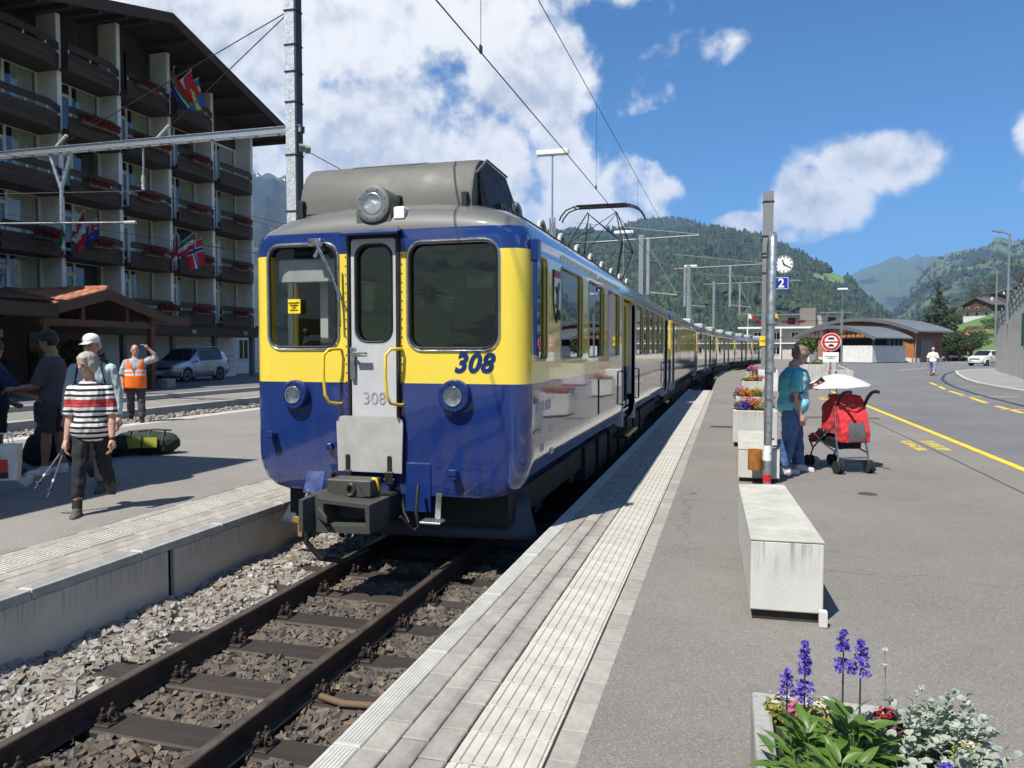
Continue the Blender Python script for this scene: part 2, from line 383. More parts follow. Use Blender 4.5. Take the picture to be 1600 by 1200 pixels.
# ---- left island platform
pl = structure('platform_left', 'asphalt island platform with paved and tactile edge')
M().box(-12.3, -5.45, -14, 70, -1.1, 0).build('asphalt_surface', ASPHL, pl)
M().box(-5.45, -4.50, -14, 70, -1.1, -.04).build('platform_bed', JOINT, pl)
lay_edge(pl, True, 2.0, 34, 15.0)
for i, (a, b) in enumerate(((-1.5, 1.9), (1.93, 5.30), (5.37, 9.0), (9.03, 12.6), (12.63, 16.2), (16.23, 40))):
    M().bbox(-4.62, -4.462, a, b, -1.0, -.072, .006).build('wall_panel', WALLC, pl)
for a, b in ((5.30, 5.37),): M().box(-4.60, -4.50, a, b, -1.0, -.05).build('wall_joint', BLACK, pl)
# far edge of the island: pale kerb line
for i in range(16):
    y = 2 + i * 2.2; M().bbox(-12.42, -12.02, y + .004, y + 2.196, -.3, .006, .006).build('edge_slab', TACT, pl)
# ---- second track and the stepped pavement in front of the hotel
BALG = pm('ballast_bed', (.07, .062, .052), .95, v=.3, s=20)
sheet('track_bed', BALG, -4.455, -1.5, -14, 120, -1.1, -.585, 'dark ballast bed between the platforms')
sheet('side_track_bed', BALG, -16.3, -12.3, -14, 90, -1.1, -.5, 'ballast bed of the side track by the hotel')
st = structure('step_terrace', 'two low concrete steps in front of the hotel', 'steps')
STEPC = concrete('step_concrete', (.40, .392, .36), zt=.16)
for i in range(34):
    y = -6 + i * 1.5; M().bbox(-16.62, -16.3, y + .004, y + 1.496, -1.0, -.125, .008).build('step_slab', STEPC, st)
M().box(-19.0, -16.62, -6, 45, -1.0, -.135).build('terrace_floor', ASPHL, st)
for i in range(34):
    y = -6 + i * 1.5; M().bbox(-19.3, -19.0, y + .004, y + 1.496, -.6, .02, .008).build('step_slab', STEPC, st)
sheet('hotel_yard', ROADM, -60, -19.3, -40, 90, -1.1, .012, 'asphalt yard in front of the hotel')
# ---- sleepers, rails, clips
WOOD = pm('sleeper_wood', (.026, .021, .018), .7, v=.5, s=3, b=.6, bs=30, c2=(.055, .040, .030), rv=.3, stretch=(.35, 4, 4))
t = NT('rail_steel'); o_ = t.obj(); sp_ = t.sep(o_); nn = t.noise(9, 5, .7, o_)
top = t.math('MULTIPLY', t.map(sp_[2], -.3535, -.351), 1.0); rust = t.mix(t.map(nn, .3, .7), (.032, .021, .016), (.085, .048, .03))
t.bsdf(t.mix(top, rust, t.mix(t.map(nn, .35, .65), (.10, .075, .055), (.19, .16, .13))), t.map(top, 0, 1, .75, .42), t.math('MULTIPLY', top, .6), t.bump(nn, .3, .003)); RAILM = t.m
trk = thing('railway_track', 'metre gauge railway track with dark wooden sleepers under the train', 'track')
HR = [(-.055, -.50), (.055, -.50), (.055, -.492), (.012, -.478), (.009, -.40), (.030, -.386), (.031, -.357), (.025, -.35), (-.025, -.35), (-.031, -.357), (-.030, -.386), (-.009, -.40), (-.012, -.478), (-.055, -.492)]
CX = -2.942
def track_x(y, y0=28., Rr=420.): return CX + (max(0, y - y0) ** 2) / (2 * Rr)
ys = [-6] + [0, 28] + list(range(32, 121, 4))
for sx in (-.5, .5):
    m = M(); m.loft([[(track_x(y) + sx + p[0], y, p[1]) for p in HR] for y in ys]); m.build('rail', RAILM, trk, smooth=35)
sm = M().bbox(-1.02, 1.02, -.115, .115, -.66, -.503, .012).mesh('sleeper', WOOD)
for k in range(-5, 16):
    o = lk(bpy.data.objects.new('sleeper', sm), trk); o.location = (CX + rnd.uniform(-.03, .03), 3.47 + .6 * k, rnd.uniform(-.006, .004)); o.rotation_euler = (0, 0, rnd.uniform(-.012, .012))
cm = M()
cm.bbox(-.01, .10, -.07, .07, -.503, -.488, .004)                       # base plate beside the rail foot
cm.box(.0, .028, -.045, .045, -.488, -.462)                             # clip plate
for yy in (-.035, .035):
    cm.cyl((.035, yy, -.49), (.035, yy, -.415), .0105, n=8); cm.cyl((.035, yy, -.462), (.035, yy, -.44), .021, n=6); cm.ell((.035, yy, -.412), (.011, .011, .008), 8, 4)
P = [(.075 + .0 * a, .0 + .034 * math.cos(R(a)), -.452 + .034 * math.sin(R(a))) for a in range(-40, 231, 30)]
cm.tube(P, .0095, 6)
cme = cm.mesh('rail_clip', pm('clip_rust', (.045, .033, .027), .7, .3, v=.45, s=30, b=.3), 40)
for k in range(-2, 7):
    for sx in (-.5, .5):
        for d in (-1, 1):
            o = lk(bpy.data.objects.new('rail_clip', cme), trk); o.location = (CX + sx + d * .058, 3.47 + .6 * k, 0); o.rotation_euler = (0, 0, 0 if d > 0 else math.pi)
M().tube([(-2.37, 1.9, -.47), (-2.36, 3.9, -.478), (-2.372, 5.2, -.47), (-2.36, 7.5, -.475)], .006, 6).build('signal_cable', BLACK, trk)
M().tube([(-2.32, 4.02, -.47), (-2.15, 3.98, -.475), (-1.9, 4.02, -.48), (-1.6, 4.1, -.5)], .022, 8).build('drain_pipe', pm('rusty_pipe', (.13, .085, .05), .8, v=.3), trk, smooth=60)
# ---- ballast stones (real geometry)
def ico():
    p = (1 + 5 ** .5) / 2
    v = np.array([(-1, p, 0), (1, p, 0), (-1, -p, 0), (1, -p, 0), (0, -1, p), (0, 1, p), (0, -1, -p), (0, 1, -p), (p, 0, -1), (p, 0, 1), (-p, 0, -1), (-p, 0, 1)], float); v /= np.linalg.norm(v[0])
    f = np.array([(0, 11, 5), (0, 5, 1), (0, 1, 7), (0, 7, 10), (0, 10, 11), (1, 5, 9), (5, 11, 4), (11, 10, 2), (10, 7, 6), (7, 1, 8), (3, 9, 4), (3, 4, 2), (3, 2, 6), (3, 6, 8), (3, 8, 9), (4, 9, 5), (2, 4, 11), (6, 2, 10), (8, 6, 7), (9, 8, 1)])
    return v, f
rs = np.random.RandomState(11)
def rotmats(n):
    q = rs.normal(size=(n, 4)); q /= np.linalg.norm(q, axis=1)[:, None]; w, x, y, z = q.T
    return np.stack([1 - 2 * (y * y + z * z), 2 * (x * y - z * w), 2 * (x * z + y * w), 2 * (x * y + z * w), 1 - 2 * (x * x + z * z), 2 * (y * z - x * w), 2 * (x * z - y * w), 2 * (y * z + x * w), 1 - 2 * (x * x + y * y)], 1).reshape(n, 3, 3)
def fast_mesh(name, V, F, mats, smooth=False):
    me = bpy.data.meshes.new(name); nv, nf, k = len(V), len(F), F.shape[1]
    me.vertices.add(nv); me.vertices.foreach_set('co', np.ascontiguousarray(V, np.float32).ravel())
    me.loops.add(nf * k); me.loops.foreach_set('vertex_index', np.ascontiguousarray(F, np.int32).ravel())
    me.polygons.add(nf); me.polygons.foreach_set('loop_start', np.arange(0, nf * k, k, dtype=np.int32)); me.polygons.foreach_set('loop_total', np.full(nf, k, np.int32))
    me.update(calc_edges=True); me.validate()
    for m in (mats if isinstance(mats, (list, tuple)) else [mats]): me.materials.append(m)
    me.shade_smooth() if smooth else me.shade_flat()
    return me
def stones(name, pos, rad, mat, flat=.75):
    v = np.array([(x, y, z) for z in (-1, 1) for y in (-1, 1) for x in (-1, 1)], float) * .72; f = np.array([(0, 2, 3), (0, 3, 1), (4, 5, 7), (4, 7, 6), (0, 1, 5), (0, 5, 4), (2, 6, 7), (2, 7, 3), (0, 4, 6), (0, 6, 2), (1, 3, 7), (1, 7, 5)])
    n = len(pos); var = [(v + rs.uniform(-.42, .42, v.shape)) * rs.uniform(.7, 1.3, 3) for _ in range(40)]
    var = np.array(var)[rs.randint(0, 40, n)]
    V = np.einsum('nij,nkj->nki', rotmats(n), var) * rad[:, None, None]; V[:, :, 2] *= flat; V += pos[:, None, :]
    F = (f[None] + (np.arange(n) * 8)[:, None, None]).reshape(-1, 3)
    return lk(bpy.data.objects.new(name, fast_mesh(name, V.reshape(-1, 3), F, mat)))
def stone_mat(name, cols, dirt):
    t = NT(name); g = t.n('ShaderNodeNewGeometry'); rp = t.n('ShaderNodeValToRGB'); t.t.links.new(g.outputs['Random Per Island'], rp.inputs[0])
    e = rp.color_ramp.elements
    while len(e) < len(cols): e.new(.5)
    for i, c in enumerate(cols): e[i].position = i / (len(cols) - 1); e[i].color = (*c, 1)
    o = t.obj(); n = t.noise(28, 4, .65, o); col = t.mix(t.map(n, .4, .75, 0, .55), rp.outputs[0], dirt)
    t.bsdf(col, .9, 0, t.bump(t.noise(140, 3, .6, o), .4, .002)); return t.m
BLIGHT = stone_mat('ballast_pale', [(.15, .125, .10), (.30, .285, .255), (.21, .185, .15), (.42, .41, .385), (.25, .23, .195), (.19, .145, .10), (.33, .32, .30)], (.14, .112, .082))
BDARK = stone_mat('ballast_stained', [(.055, .045, .037), (.12, .095, .07), (.075, .07, .065), (.19, .155, .115), (.10, .085, .07), (.15, .11, .075), (.06, .055, .05)], (.05, .042, .036))
def scatter(x0, x1, y0, y1, step, keep, zf, layers=2):
    P, Q = [], []
    for L in range(layers):
        xs = np.arange(x0, x1, step); yy = np.arange(y0, y1, step); X, Y = np.meshgrid(xs, yy); X = X.ravel() + rs.uniform(-.6, .6, X.size) * step; Y = Y.ravel() + rs.uniform(-.6, .6, Y.size) * step
        ok = (X > x0) & (X < x1) & keep(X, Y); X, Y = X[ok], Y[ok]; r = np.clip(rs.lognormal(math.log(.0215), .30, X.size), .013, .046)
        P.append(np.stack([X, Y, zf(X, Y) + L * .012 + rs.uniform(-.012, .010, X.size)], 1)); Q.append(r)
    return np.concatenate(P), np.concatenate(Q)
def off_sleeper(Y): return np.abs(((Y - 3.47 + .3) % .6) - .3) > .125
def noise2(X, Y): return .018 * np.sin(X * 7 + 1.3) * np.cos(Y * 5.1) + .012 * np.sin(X * 13 + Y * 9)
LEFT = lambda X, Y: (X < CX - .5 - .06) & ((off_sleeper(Y)) | (X < CX - 1.0) | (np.sin(Y * 3.1 + X * 4) > .35))
p, r = scatter(-4.45, CX - .56, 1.6, 8.5, .038, LEFT, lambda X, Y: -.525 + .045 * np.clip((CX - .6 - X) / .9, 0, 1) + noise2(X, Y), 2)
tag(stones('ballast_stones', p, r, BLIGHT), 'pale crushed stone ballast along the left platform wall', 'ballast', kind='stuff')
MID = lambda X, Y: off_sleeper(Y) & (np.abs(np.abs(X - CX) - .5) > .07)
p, r = scatter(CX - .44, -1.5, 1.6, 8.5, .038, MID, lambda X, Y: -.535 + noise2(X, Y) * .8 + .03 * np.clip((X - CX - .55) / .5, 0, 1), 2)
tag(stones('stained_ballast', p, r, BDARK), 'dark brown oily ballast between the rails', 'ballast', kind='stuff')
p, r = scatter(-16.28, -12.45, 6, 30, .085, lambda X, Y: X < -14.7, lambda X, Y: -.46 + .10 * np.clip((-14.9 - X) / .9, 0, 1) + noise2(X, Y), 1)
tag(stones('side_track_ballast', p, r * 1.7, BLIGHT), 'pale ballast of the side track below the concrete steps', 'ballast', kind='stuff')
p, r = scatter(-1.2, 1.6, 31.5, 75, .16, lambda X, Y: (X > -1.0 + ((Y - 28).clip(0) ** 2) / 840 + 1.5) & (X < .0 + ((Y - 28).clip(0) ** 2) / 840 + 2.0), lambda X, Y: 0 * X + .0, 1)
tag(stones('verge_gravel', p, r * 3.0, BLIGHT), 'pale gravel verge beside the curving track', 'gravel', kind='stuff')
# ---- painted lines
YLINE = pm('road_marking_yellow', (.72, .50, .03), .7, v=.22, s=5, b=.2)
def stripe(name, pts, w, mat, label, z=.005, cat='road marking'):
    m = M(); L, Rr = [], []
    for i, p in enumerate(pts):
        a, b = Vector(pts[max(0, i - 1)]), Vector(pts[min(len(pts) - 1, i + 1)]); d = (b - a).normalized(); nn = Vector((-d.y, d.x)) * w / 2
        L.append((p[0] + nn.x, p[1] + nn.y)); Rr.append((p[0] - nn.x, p[1] - nn.y))
    for i in range(len(pts) - 1): m.quad((*L[i], z), (*Rr[i], z), (*Rr[i + 1], z), (*L[i + 1], z))
    return tag(m.build(name, mat), label, cat, kind='structure')
# ================================================================ painted lines on the forecourt
stripe('yellow_line', [(3.80, 2.0), (3.80, 12), (3.80, 20), (3.79, 31.5)], .13, YLINE, 'long solid yellow line along the forecourt')
for i, (a, b) in enumerate((((7.15, 22.0), (7.3, 24.6)), ((7.42, 25.8), (7.75, 28.6)), ((7.9, 30.0), (8.2, 33.0)), ((8.35, 34.2), (8.8, 37.0)), ((8.96, 38.1), (9.35, 41.0)))):
    stripe('yellow_dash', [a, b], .15, YLINE, 'dashed yellow line in the roadway, dash number %s from the nearest' % ('one', 'two', 'three', 'four', 'five')[i])
for a, b in (((9.0, 64.0), (10.7, 84.0)), ((12.7, 65), (16.4, 73.4)), ((6.3, 62), (7.8, 71)), ((7.0, 23.2), (9.0, 23.4)), ((7.6, 29.3), (9.4, 29.5))):
    stripe('yellow_line', [a, b], .14, YLINE, 'short thin yellow line far out on the forecourt')
def road_text(x0, y0, w, l, k, label):
    m = M(); m.box(x0, x0 + w, y0, y0 + .02 * l, 0, .005); n = k
    for i in range(n):                                    # worn block letters, each an outline with a bar
        a = y0 + l * i / n + .02; b = y0 + l * (i + 1) / n - .05; c = x0; d = x0 + w
        m.box(c, c + .035, a, b, 0, .005); m.box(d - .035, d, a + (.05 if i % 2 else 0), b, 0, .005); m.box(c, d, b - .05, b, 0, .0052)
        if i % 2 == 0: m.box(c, d, a, a + .05, 0, .0052)
        m.box(c + .05, d - .05, (a + b) / 2 - .03, (a + b) / 2 + .03, 0, .0048)
    tag(m.build('road_lettering', pm('worn_yellow', (.60, .45, .06), .75, v=.4, s=12)), label, 'road marking', kind='structure')
road_text(2.90, 13.46, .16, 1.3, 4, 'yellow painted letters on the asphalt, left of the near pair'); road_text(3.24, 13.56, .19, 1.3, 4, 'yellow painted letters on the asphalt beside the solid line')
road_text(2.86, 26.1, .21, 1.3, 3, 'small yellow painted mark left of the far pair'); road_text(3.32, 26.2, .21, 1.3, 3, 'small yellow painted mark right of the far pair')
stripe('tar_seam', [(3.18, 9.5), (3.17, 13), (3.10, 18.2), (2.9, 22)], .018, pm('tar', (.03, .03, .03), .5), 'thin dark tar seam along the forecourt', .003)
stripe('dark_patch', [(1.2, 19.0), (2.4, 19.5), (3.4, 19.4)], .42, asphalt('dark_asphalt', (.085, .083, .08)), 'dark patch on the asphalt behind the pushchair', .003)  # short strip darker than the asphalt around it
tag(M().lathe([(.001, .004), (.10, .004), (.105, .0)], (1.5, 9.19, 0), 20).build('manhole_cover', pm('cast_iron', (.10, .08, .06), .6, .4, v=.3)), 'small round iron cover in the asphalt right of the bench', 'manhole cover')
for (x, y) in ((-.11, 16.4),):
    o = M(); o.box(x - .24, x + .24, y - .15, y + .15, 0, .004)
    for i in range(7): o.box(x - .2, x + .2, y - .13 + i * .042, y - .11 + i * .042, .004, .007)
    tag(o.build('drain_grate', MATS['cast_iron']), 'iron drain grate on the path by the flower tub', 'drain')
# roadway tone right of the line, kerbed pavement at right, rail groove
road = M(); pts = [(3.87, 2), (3.87, 31.5), (6, 62), (9, 100), (40, 100), (22, 70), (15.0, 59.1), (12.0, 45.9), (10.6, 38.6), (10.35, 34.8), (10.25, 31.7), (10.2, 2)]
road.add([(x, y, .004) for x, y in pts], [tuple(range(len(pts)))]); tag(road.build('road', ROADM), 'smooth grey roadway across the forecourt', 'road', kind='structure')
kp = [(10.2, -5), (10.25, 31.7), (10.4, 34.8), (10.69, 38.6), (11.3, 42.5), (12.0, 45.9), (13.3, 52), (15.0, 59.1), (17.5, 64.5), (22, 69), (30, 73)]
pav = structure('pavement', 'pale kerbed pavement below the retaining wall at right', 'pavement')
m = M(); top = [(x + .16, y, .12) for x, y in kp]
m.add(top + [(60, 73, .12), (60, -5, .12)], [tuple(range(len(top) + 2))[::-1]]); m.build('pavement_surface', asphalt('pavement_asphalt', (.25, .245, .235)), pav)
for i in range(len(kp) - 1):
    a, b = Vector(kp[i]), Vector(kp[i + 1]); L = (b - a).length; k = max(1, int(L / 2.2))
    if b.y < 10: k = 2
    ang = math.atan2((b - a).y, (b - a).x)
    for j in range(k):
        c = a.lerp(b, (j + .5) / k); o = M().bbox(-L / k / 2 + .004, L / k / 2 - .004, -.16, .0, -.1, .135, .015).build('kerb_stone', KERB, pav); o.location = (c.x, c.y, 0); o.rotation_euler = (0, 0, ang)
for dx in (0,):
    stripe('rail_groove', [(8.0, 22), (8.03, 24.7), (8.5, 30.7), (9.2, 36), (9.86, 40.1), (11.0, 45.7), (13.4, 55), (16.3, 63.7)], .16, pm('groove_steel', (.055, .05, .05), .4, .5), 'disused steel rail set into the roadway', .008)
# ================================================================ the train
def bands(name, blue=(.009, .030, .155), yel=(.86, .66, .075)):
    t = NT(name); o = t.obj(); sp = t.sep(o); z = sp[2]; y = sp[1]; n = t.noise(2.5, 4, .6, o); f = t.noise(90, 2, .5, o)
    isy = t.math('MULTIPLY', t.math('GREATER_THAN', z, 1.302), t.math('LESS_THAN', z, 2.457))
    col = t.mix(isy, blue, yel)
    grey = t.math('MAXIMUM', t.math('GREATER_THAN', z, 2.86), t.math('MULTIPLY', t.math('GREATER_THAN', z, 2.655), t.math('LESS_THAN', y, .50)))
    col = t.mix(grey, col, (.105, .105, .092)); col = t.mix(t.map(n, .3, .75, 0, .16), col, t.mix(1, col, (.72, .70, .66), 'MULTIPLY'))
    grime = t.math('MULTIPLY', t.map(z, 1.1, .3, 0, 1), t.map(t.noise(3, 6, .75, t.scale(o, (3.5, 3.5, .5))), .42, .72), clamp=True); col = t.mix(t.math('MULTIPLY', grime, .55), col, (.09, .075, .055))
    w = t.noise(1.1, 3, .55, t.scale(o, (1, 1, .45)))
    rough = t.mix(grey, t.mix(t.map(t.noise(14, 4, .7, o), .45, .7), (.07,) * 3, (.16,) * 3), (.55,) * 3)
    vs_ = t.noise(1.0, 3, .6, t.scale(o, (9, 9, .7))); onside = t.map(y, .25, .6); w = t.math('MULTIPLY', t.math('ADD', w, t.math('MULTIPLY', vs_, .11)), t.math('ADD', .12, onside))
    t.bsdf(col, rough, 0, t.bump(t.math('ADD', w, t.math('MULTIPLY', f, .0015)), .16, .022), Coat_Weight=.8, Coat_Roughness=.03, IOR=1.55); return t.m
LIV = bands('train_livery')
GREYR = pm('roof_grey', (.105, .105, .092), .6, v=.16, s=4, b=.06)
CABIN = pm('cab_interior', (.07, .07, .065), .7, v=.2)
SEATF = pm('seat_fabric', (.03, .035, .06), .9, v=.2)
SILV = pm('door_silver', (.50, .51, .52), .42, .0, v=.08, s=3, b=.03)
CHROME = pm('chrome_frame', (.55, .56, .57), .22, .9, v=.08, b=.0)
BLUEP = pm('train_blue', (.009, .028, .14), .25, v=.1, b=.02)
GLASSD = glass('train_glass', (.50, .53, .50), 1.0, base=.07)
GLASSC = glass('cab_glass', (.86, .88, .87), 1.0, base=.03)
W2 = 1.335
def profile(w=W2, top=2.955, k=0., low=.30):
    h = [(0, low), (w - .30, low), (w - .17, low + .03), (w - .07, low + .10), (w - .018, low + .22), (w, low + .36), (w, 1.0), (w, 1.6), (w, 2.2), (w, 2.45), (w - .012, 2.56), (w - .05, 2.66), (w - .13, 2.755), (w - .28, 2.84), (w - .55, 2.905), (w - .9, 2.94), (0, top)]
    h = [(max(0, x - k), z + (k if z < .8 else (-k if z > 2.5 else 0))) for x, z in h]
    return h + [(-x, z) for x, z in h[-2:0:-1]]
def body_solid(L, k=0., rf=.17, rb=.06, y0=0.):
    rings = []
    ts = [0, .012, .035, .07, .12, .18, .26, .36, .48]; ts = [t for t in ts]
    mids = [1.0, 3.0, 6.0, 9.0, 12.0]
    pr_ = profile(k=k)
    def ring(y, s, g):
        return [(x * s if abs(x) > .05 else x, y, (z if z < 2.6 else 2.6 + (z - 2.6) * g) if z > .7 else (.62 + (z - .62) * (.72 + .28 * s) if z < .62 else z)) for x, z in pr_]
    for t in ts:
        s = (W2 - rf + math.sqrt(max(0, rf * rf - max(0, rf - t) ** 2))) / W2; g = math.sqrt(max(0, 1 - (1 - min(1, t / .48)) ** 2)) if rf > .1 else 1
        rings.append(ring(y0 + t, s, .12 + .88 * g))
    for y in mids:
        if .6 < y < L - .3: rings.append(ring(y0 + y, 1, 1))
    for t in (.48 if rb > .1 else .10, .05, 0):
        s = 1 if t >= .05 else (W2 - rb) / W2; rings.append(ring(y0 + L - t, s, 1))
    return M().loft(rings)
def cutter(kind, a0, a1, z0, z1, r=.06, d=3.2):
    """rounded opening: 'side' runs through the body along x, 'front' through the nose along y"""
    pts = rrect(a1 - a0, z1 - z0, r); c, e = (a0 + a1) / 2, (z0 + z1) / 2; m = M()
    if kind == 'side': m.loft([[(x, c + p[0], e + p[1]) for p in pts] for x in (-d / 2, d / 2)])
    elif kind == 'right': m.loft([[(x, c + p[0], e + p[1]) for p in pts] for x in (1.0, 1.6)])
    else: m.loft([[(c + p[0], y, e + p[1]) for p in pts] for y in (-.2, .2)][::-1])
    return m
def carve(outer, inner, cuts, name, mat, parent):
    def mk(m, n):
        o = m.build(n, mat, fix=True); return o
    A = mk(outer, name); tmp = []
    c = M()
    for q in cuts: c.add(q.v, q.f)
    for q in (inner, c):
        B = mk(q, 'cut'); tmp.append(B); b = A.modifiers.new('b', 'BOOLEAN'); b.operation = 'DIFFERENCE'; b.object = B; b.solver = 'EXACT'; b.use_self = False
    bake(A, name)
    for B in tmp: bpy.data.objects.remove(B)
    A.data.shade_smooth(); A.data.set_sharp_from_angle(angle=R(32)); A.parent = parent; A.name = name; return A
def ringframe(m, kind, a0, a1, z0, z1, r, w, off, depth=.02, side=1, inner=0.):
    """rubber or chrome frame round an opening"""
    c, e = (a0 + a1) / 2, (z0 + z1) / 2
    o = rrect(a1 - a0 + 2 * w, z1 - z0 + 2 * w, r + w); i = rrect(a1 - a0 - 2 * inner, z1 - z0 - 2 * inner, max(.01, r - inner))
    f = (lambda p, d: (side * (off + d), c + p[0], e + p[1])) if kind == 'side' else (lambda p, d: (c + p[0], -off - d, e + p[1]))
    n = len(o); mid = [((a[0] + b[0]) / 2, (a[1] + b[1]) / 2) for a, b in zip(o, i)]
    R0 = [f(p, -depth) for p in o]; R1 = [f(p, 0.002) for p in o]; R2 = [f(p, depth * .7) for p in mid]; R3 = [f(p, 0.002) for p in i]; R4 = [f(p, -depth) for p in i]
    return m.loft([R0, R1, R2, R3, R4], caps=False)
def pane(kind, a0, a1, z0, z1, r, off, side=1):
    pts = rrect(a1 - a0, z1 - z0, r); c, e = (a0 + a1) / 2, (z0 + z1) / 2; m = M()
    if kind == 'side': m.loft([[(side * (off + d), c + p[0], e + p[1]) for p in pts] for d in (-.006, 0)])
    else: m.loft([[(c + p[0], -(off + d), e + p[1]) for p in pts] for d in (-.006, 0)])
    return m
def text_mesh(name, s, size, mat, parent, loc, rot, bold=0., shear=0., ext=.002, align='CENTER', spacing=1.0):
    cu = bpy.data.curves.new(name, 'FONT'); cu.body = s; cu.size = size; cu.offset = bold; cu.shear = shear; cu.extrude = ext; cu.align_x = align; cu.align_y = 'CENTER'; cu.space_character = spacing; cu.resolution_u = 4
    o = bpy.data.objects.new(name, cu); COL.objects.link(o); dg = bpy.context.evaluated_depsgraph_get(); dg.update()
    me = bpy.data.meshes.new_from_object(o.evaluated_get(dg)); bpy.data.objects.remove(o); me.materials.clear(); me.materials.append(mat)
    q = lk(bpy.data.objects.new(name, me), parent); q.location = loc; q.rotation_euler = rot; return q
FRONT = (R(90), 0, 0); SIDE = (R(90), 0, R(90))
rc = thing('railcar', 'blue and yellow electric railcar numbered 308 standing at the platform', 'train', (CX - .03, 6.28, 0))
LR = 15.9
WIN = [(.31, .73)] + [(1.35, 2.54), (2.98, 4.13), (4.53, 5.66)]; W48 = [(7.98 + i * 1.23, 9.05 + i * 1.23) for i in range(5)]
FX = lambda x: .981 * x + .079
cuts = [cutter('front', FX(-1.235), FX(-.53), 1.618, 2.545, .11), cutter('front', FX(.19), FX(1.015), 1.605, 2.525, .12), cutter('front', FX(-.335), FX(.03), 1.66, 2.53, .12)]
for a, b in WIN + W48: cuts.append(cutter('side', a, b, 1.515, 2.425, .07))
cuts.append(cutter('side', 6.12, 7.72, .30, 2.44, .04)); cuts.append(cutter('side', 14.35, 15.35, .30, 2.44, .04))
inner = M().box(-1.28, 1.28, .10, LR - .1, .80, 2.62)
body = carve(body_solid(LR), inner, cuts, 'body', LIV, rc)
# glazing with frames
for nm, a, b, c, d, r, gm in (('cab_window', -1.235, -.53, 1.618, 2.545, .11, GLASSC), ('cab_window', .19, 1.015, 1.605, 2.525, .12, GLASSD), ('door_window', -.335, .03, 1.66, 2.53, .12, GLASSD)):
    w = pane('front', a + .004, b - .004, c + .004, d - .004, r, -.03).build(nm, gm, rc)
    ringframe(M(), 'front', a, b, c, d, r, .03, .004, .018).build('frame', CHROME if nm != 'door_window' else pm('seal_grey', (.10, .105, .11), .4), w, smooth=60)
    ringframe(M(), 'front', a + .016, b - .016, c + .016, d - .016, r - .012, .018, .006, .012).build('seal', BLACK, w, smooth=60)
for i, (a, b) in enumerate(WIN + W48):
    for sd in (1, -1):
        w = pane('side', a + .004, b - .004, 1.519, 2.421, .07, W2 - .025, sd).build('side_window', GLASSD, rc)
        ringframe(M(), 'side', a, b, 1.515, 2.425, .07, .022, W2 + .002, .012, sd).build('frame', pm('window_alu', (.40, .40, .38), .35, .8, b=0), w, smooth=60)
# interior
M().box(-1.2, 1.2, .12, LR - .12, .802, .85).build('floor', CABIN, rc)
bulk = M(); bulk.box(-1.25, -.2, 1.02, 1.07, .85, 1.5); bulk.box(-1.25, -.2, 1.02, 1.07, 2.42, 2.6); bulk.box(-.42, -.2, 1.02, 1.07, 1.5, 2.42); bulk.box(.32, 1.25, 1.02, 1.07, .85, 2.6); bulk.box(-.2, .32, 1.02, 1.07, 2.3, 2.6); bulk.build('bulkhead', pm('bulkhead_grey', (.22, .22, .19), .6), rc)
desk = M(); desk.bbox(-1.2, -.42, .12, .52, 1.0, 1.60, .03); desk.obox((-.85, .30, 1.66), (.34, .22, .10), (.35, 0, .2)); desk.obox((-.62, .34, 1.63), (.2, .2, .05), (.2, 0, -.2)); desk.cyl((-1.05, .3, 1.6), (-1.05, .32, 1.75), .02); desk.ell((-1.05, .32, 1.77), .035); desk.build('driver_desk', pm('desk_black', (.02, .021, .023), .5), rc, bevel=.01)
M().bbox(.16, 1.05, .14, .5, 1.05, 1.60, .05).build('side_console', pm('console_grey', (.30, .30, .27), .6), rc)
M().bbox(-1.20, -.57, .105, .13, 2.22, 2.44, .01).build('sun_blind', pm('blind_grey', (.66, .67, .68), .6), rc); M().box(-.78, -.70, .30, .36, 1.5, 2.5).build('window_post', WHITEP, rc)
M().bbox(.65, .95, .16, .30, 1.98, 2.30, .01).build('information_screen', pm('screen_case', (.02, .022, .022), .4), rc)
M().box(.68, .92, .150, .159, 2.14, 2.27).build('document_holder', pm('paper_green', (.16, .24, .22), .7), rc)
M().box(-.30, -.20, .06, .07, 1.95, 2.18).build('notice', pm('paper_grey', (.30, .32, .34), .7), rc)
seatp = None
for k in range(12):
    y = 1.5 + k * 1.05
    if 5.8 < y < 7.9: continue
    for x in (-.85, .75):
        m = M(); m.bbox(-.42, .42, 0, .42, .40, .52, .04); m.bbox(-.42, .42, .34, .46, .5, 1.15, .05); m.bbox(-.3, .3, .36, .48, 1.12, 1.3, .04); o = m.build('seat', SEATF, rc); o.location = (x, y, .85)
# central gangway door in the nose
door = M(); pts = rrect(.46, 1.92, .04)
pf = [(p[0] - .155, -.006, p[1] + 1.63) for p in pts]; hole = rrect(.385, .89, .125)
door.loft([[(p[0] - .155, -.002, p[1] + 1.62) for p in rrect(.45, 1.93, .03)], [(p[0] - .155, -.016, p[1] + 1.62) for p in rrect(.44, 1.92, .03)], [(p[0] - .1525, -.016, p[1] + 2.095) for p in hole], [(p[0] - .1525, -.0, p[1] + 2.095) for p in hole]], caps=False)
gd_ = door.build('gangway_door', SILV, rc, smooth=40)
for x in (-.40, .088): M().box(x - .012, x + .012, -.03, 0, .95, 2.62).build('door_seal', BLACK, rc)
M().obox((-.155, -.06, 2.632), (.56, .13, .022), (.35, 0, 0)).build('rain_visor', BLUEP, rc, bevel=.004)
M().box(-.41, .10, -.012, .02, 2.56, 2.62).build('visor_gap', BLACK, rc)
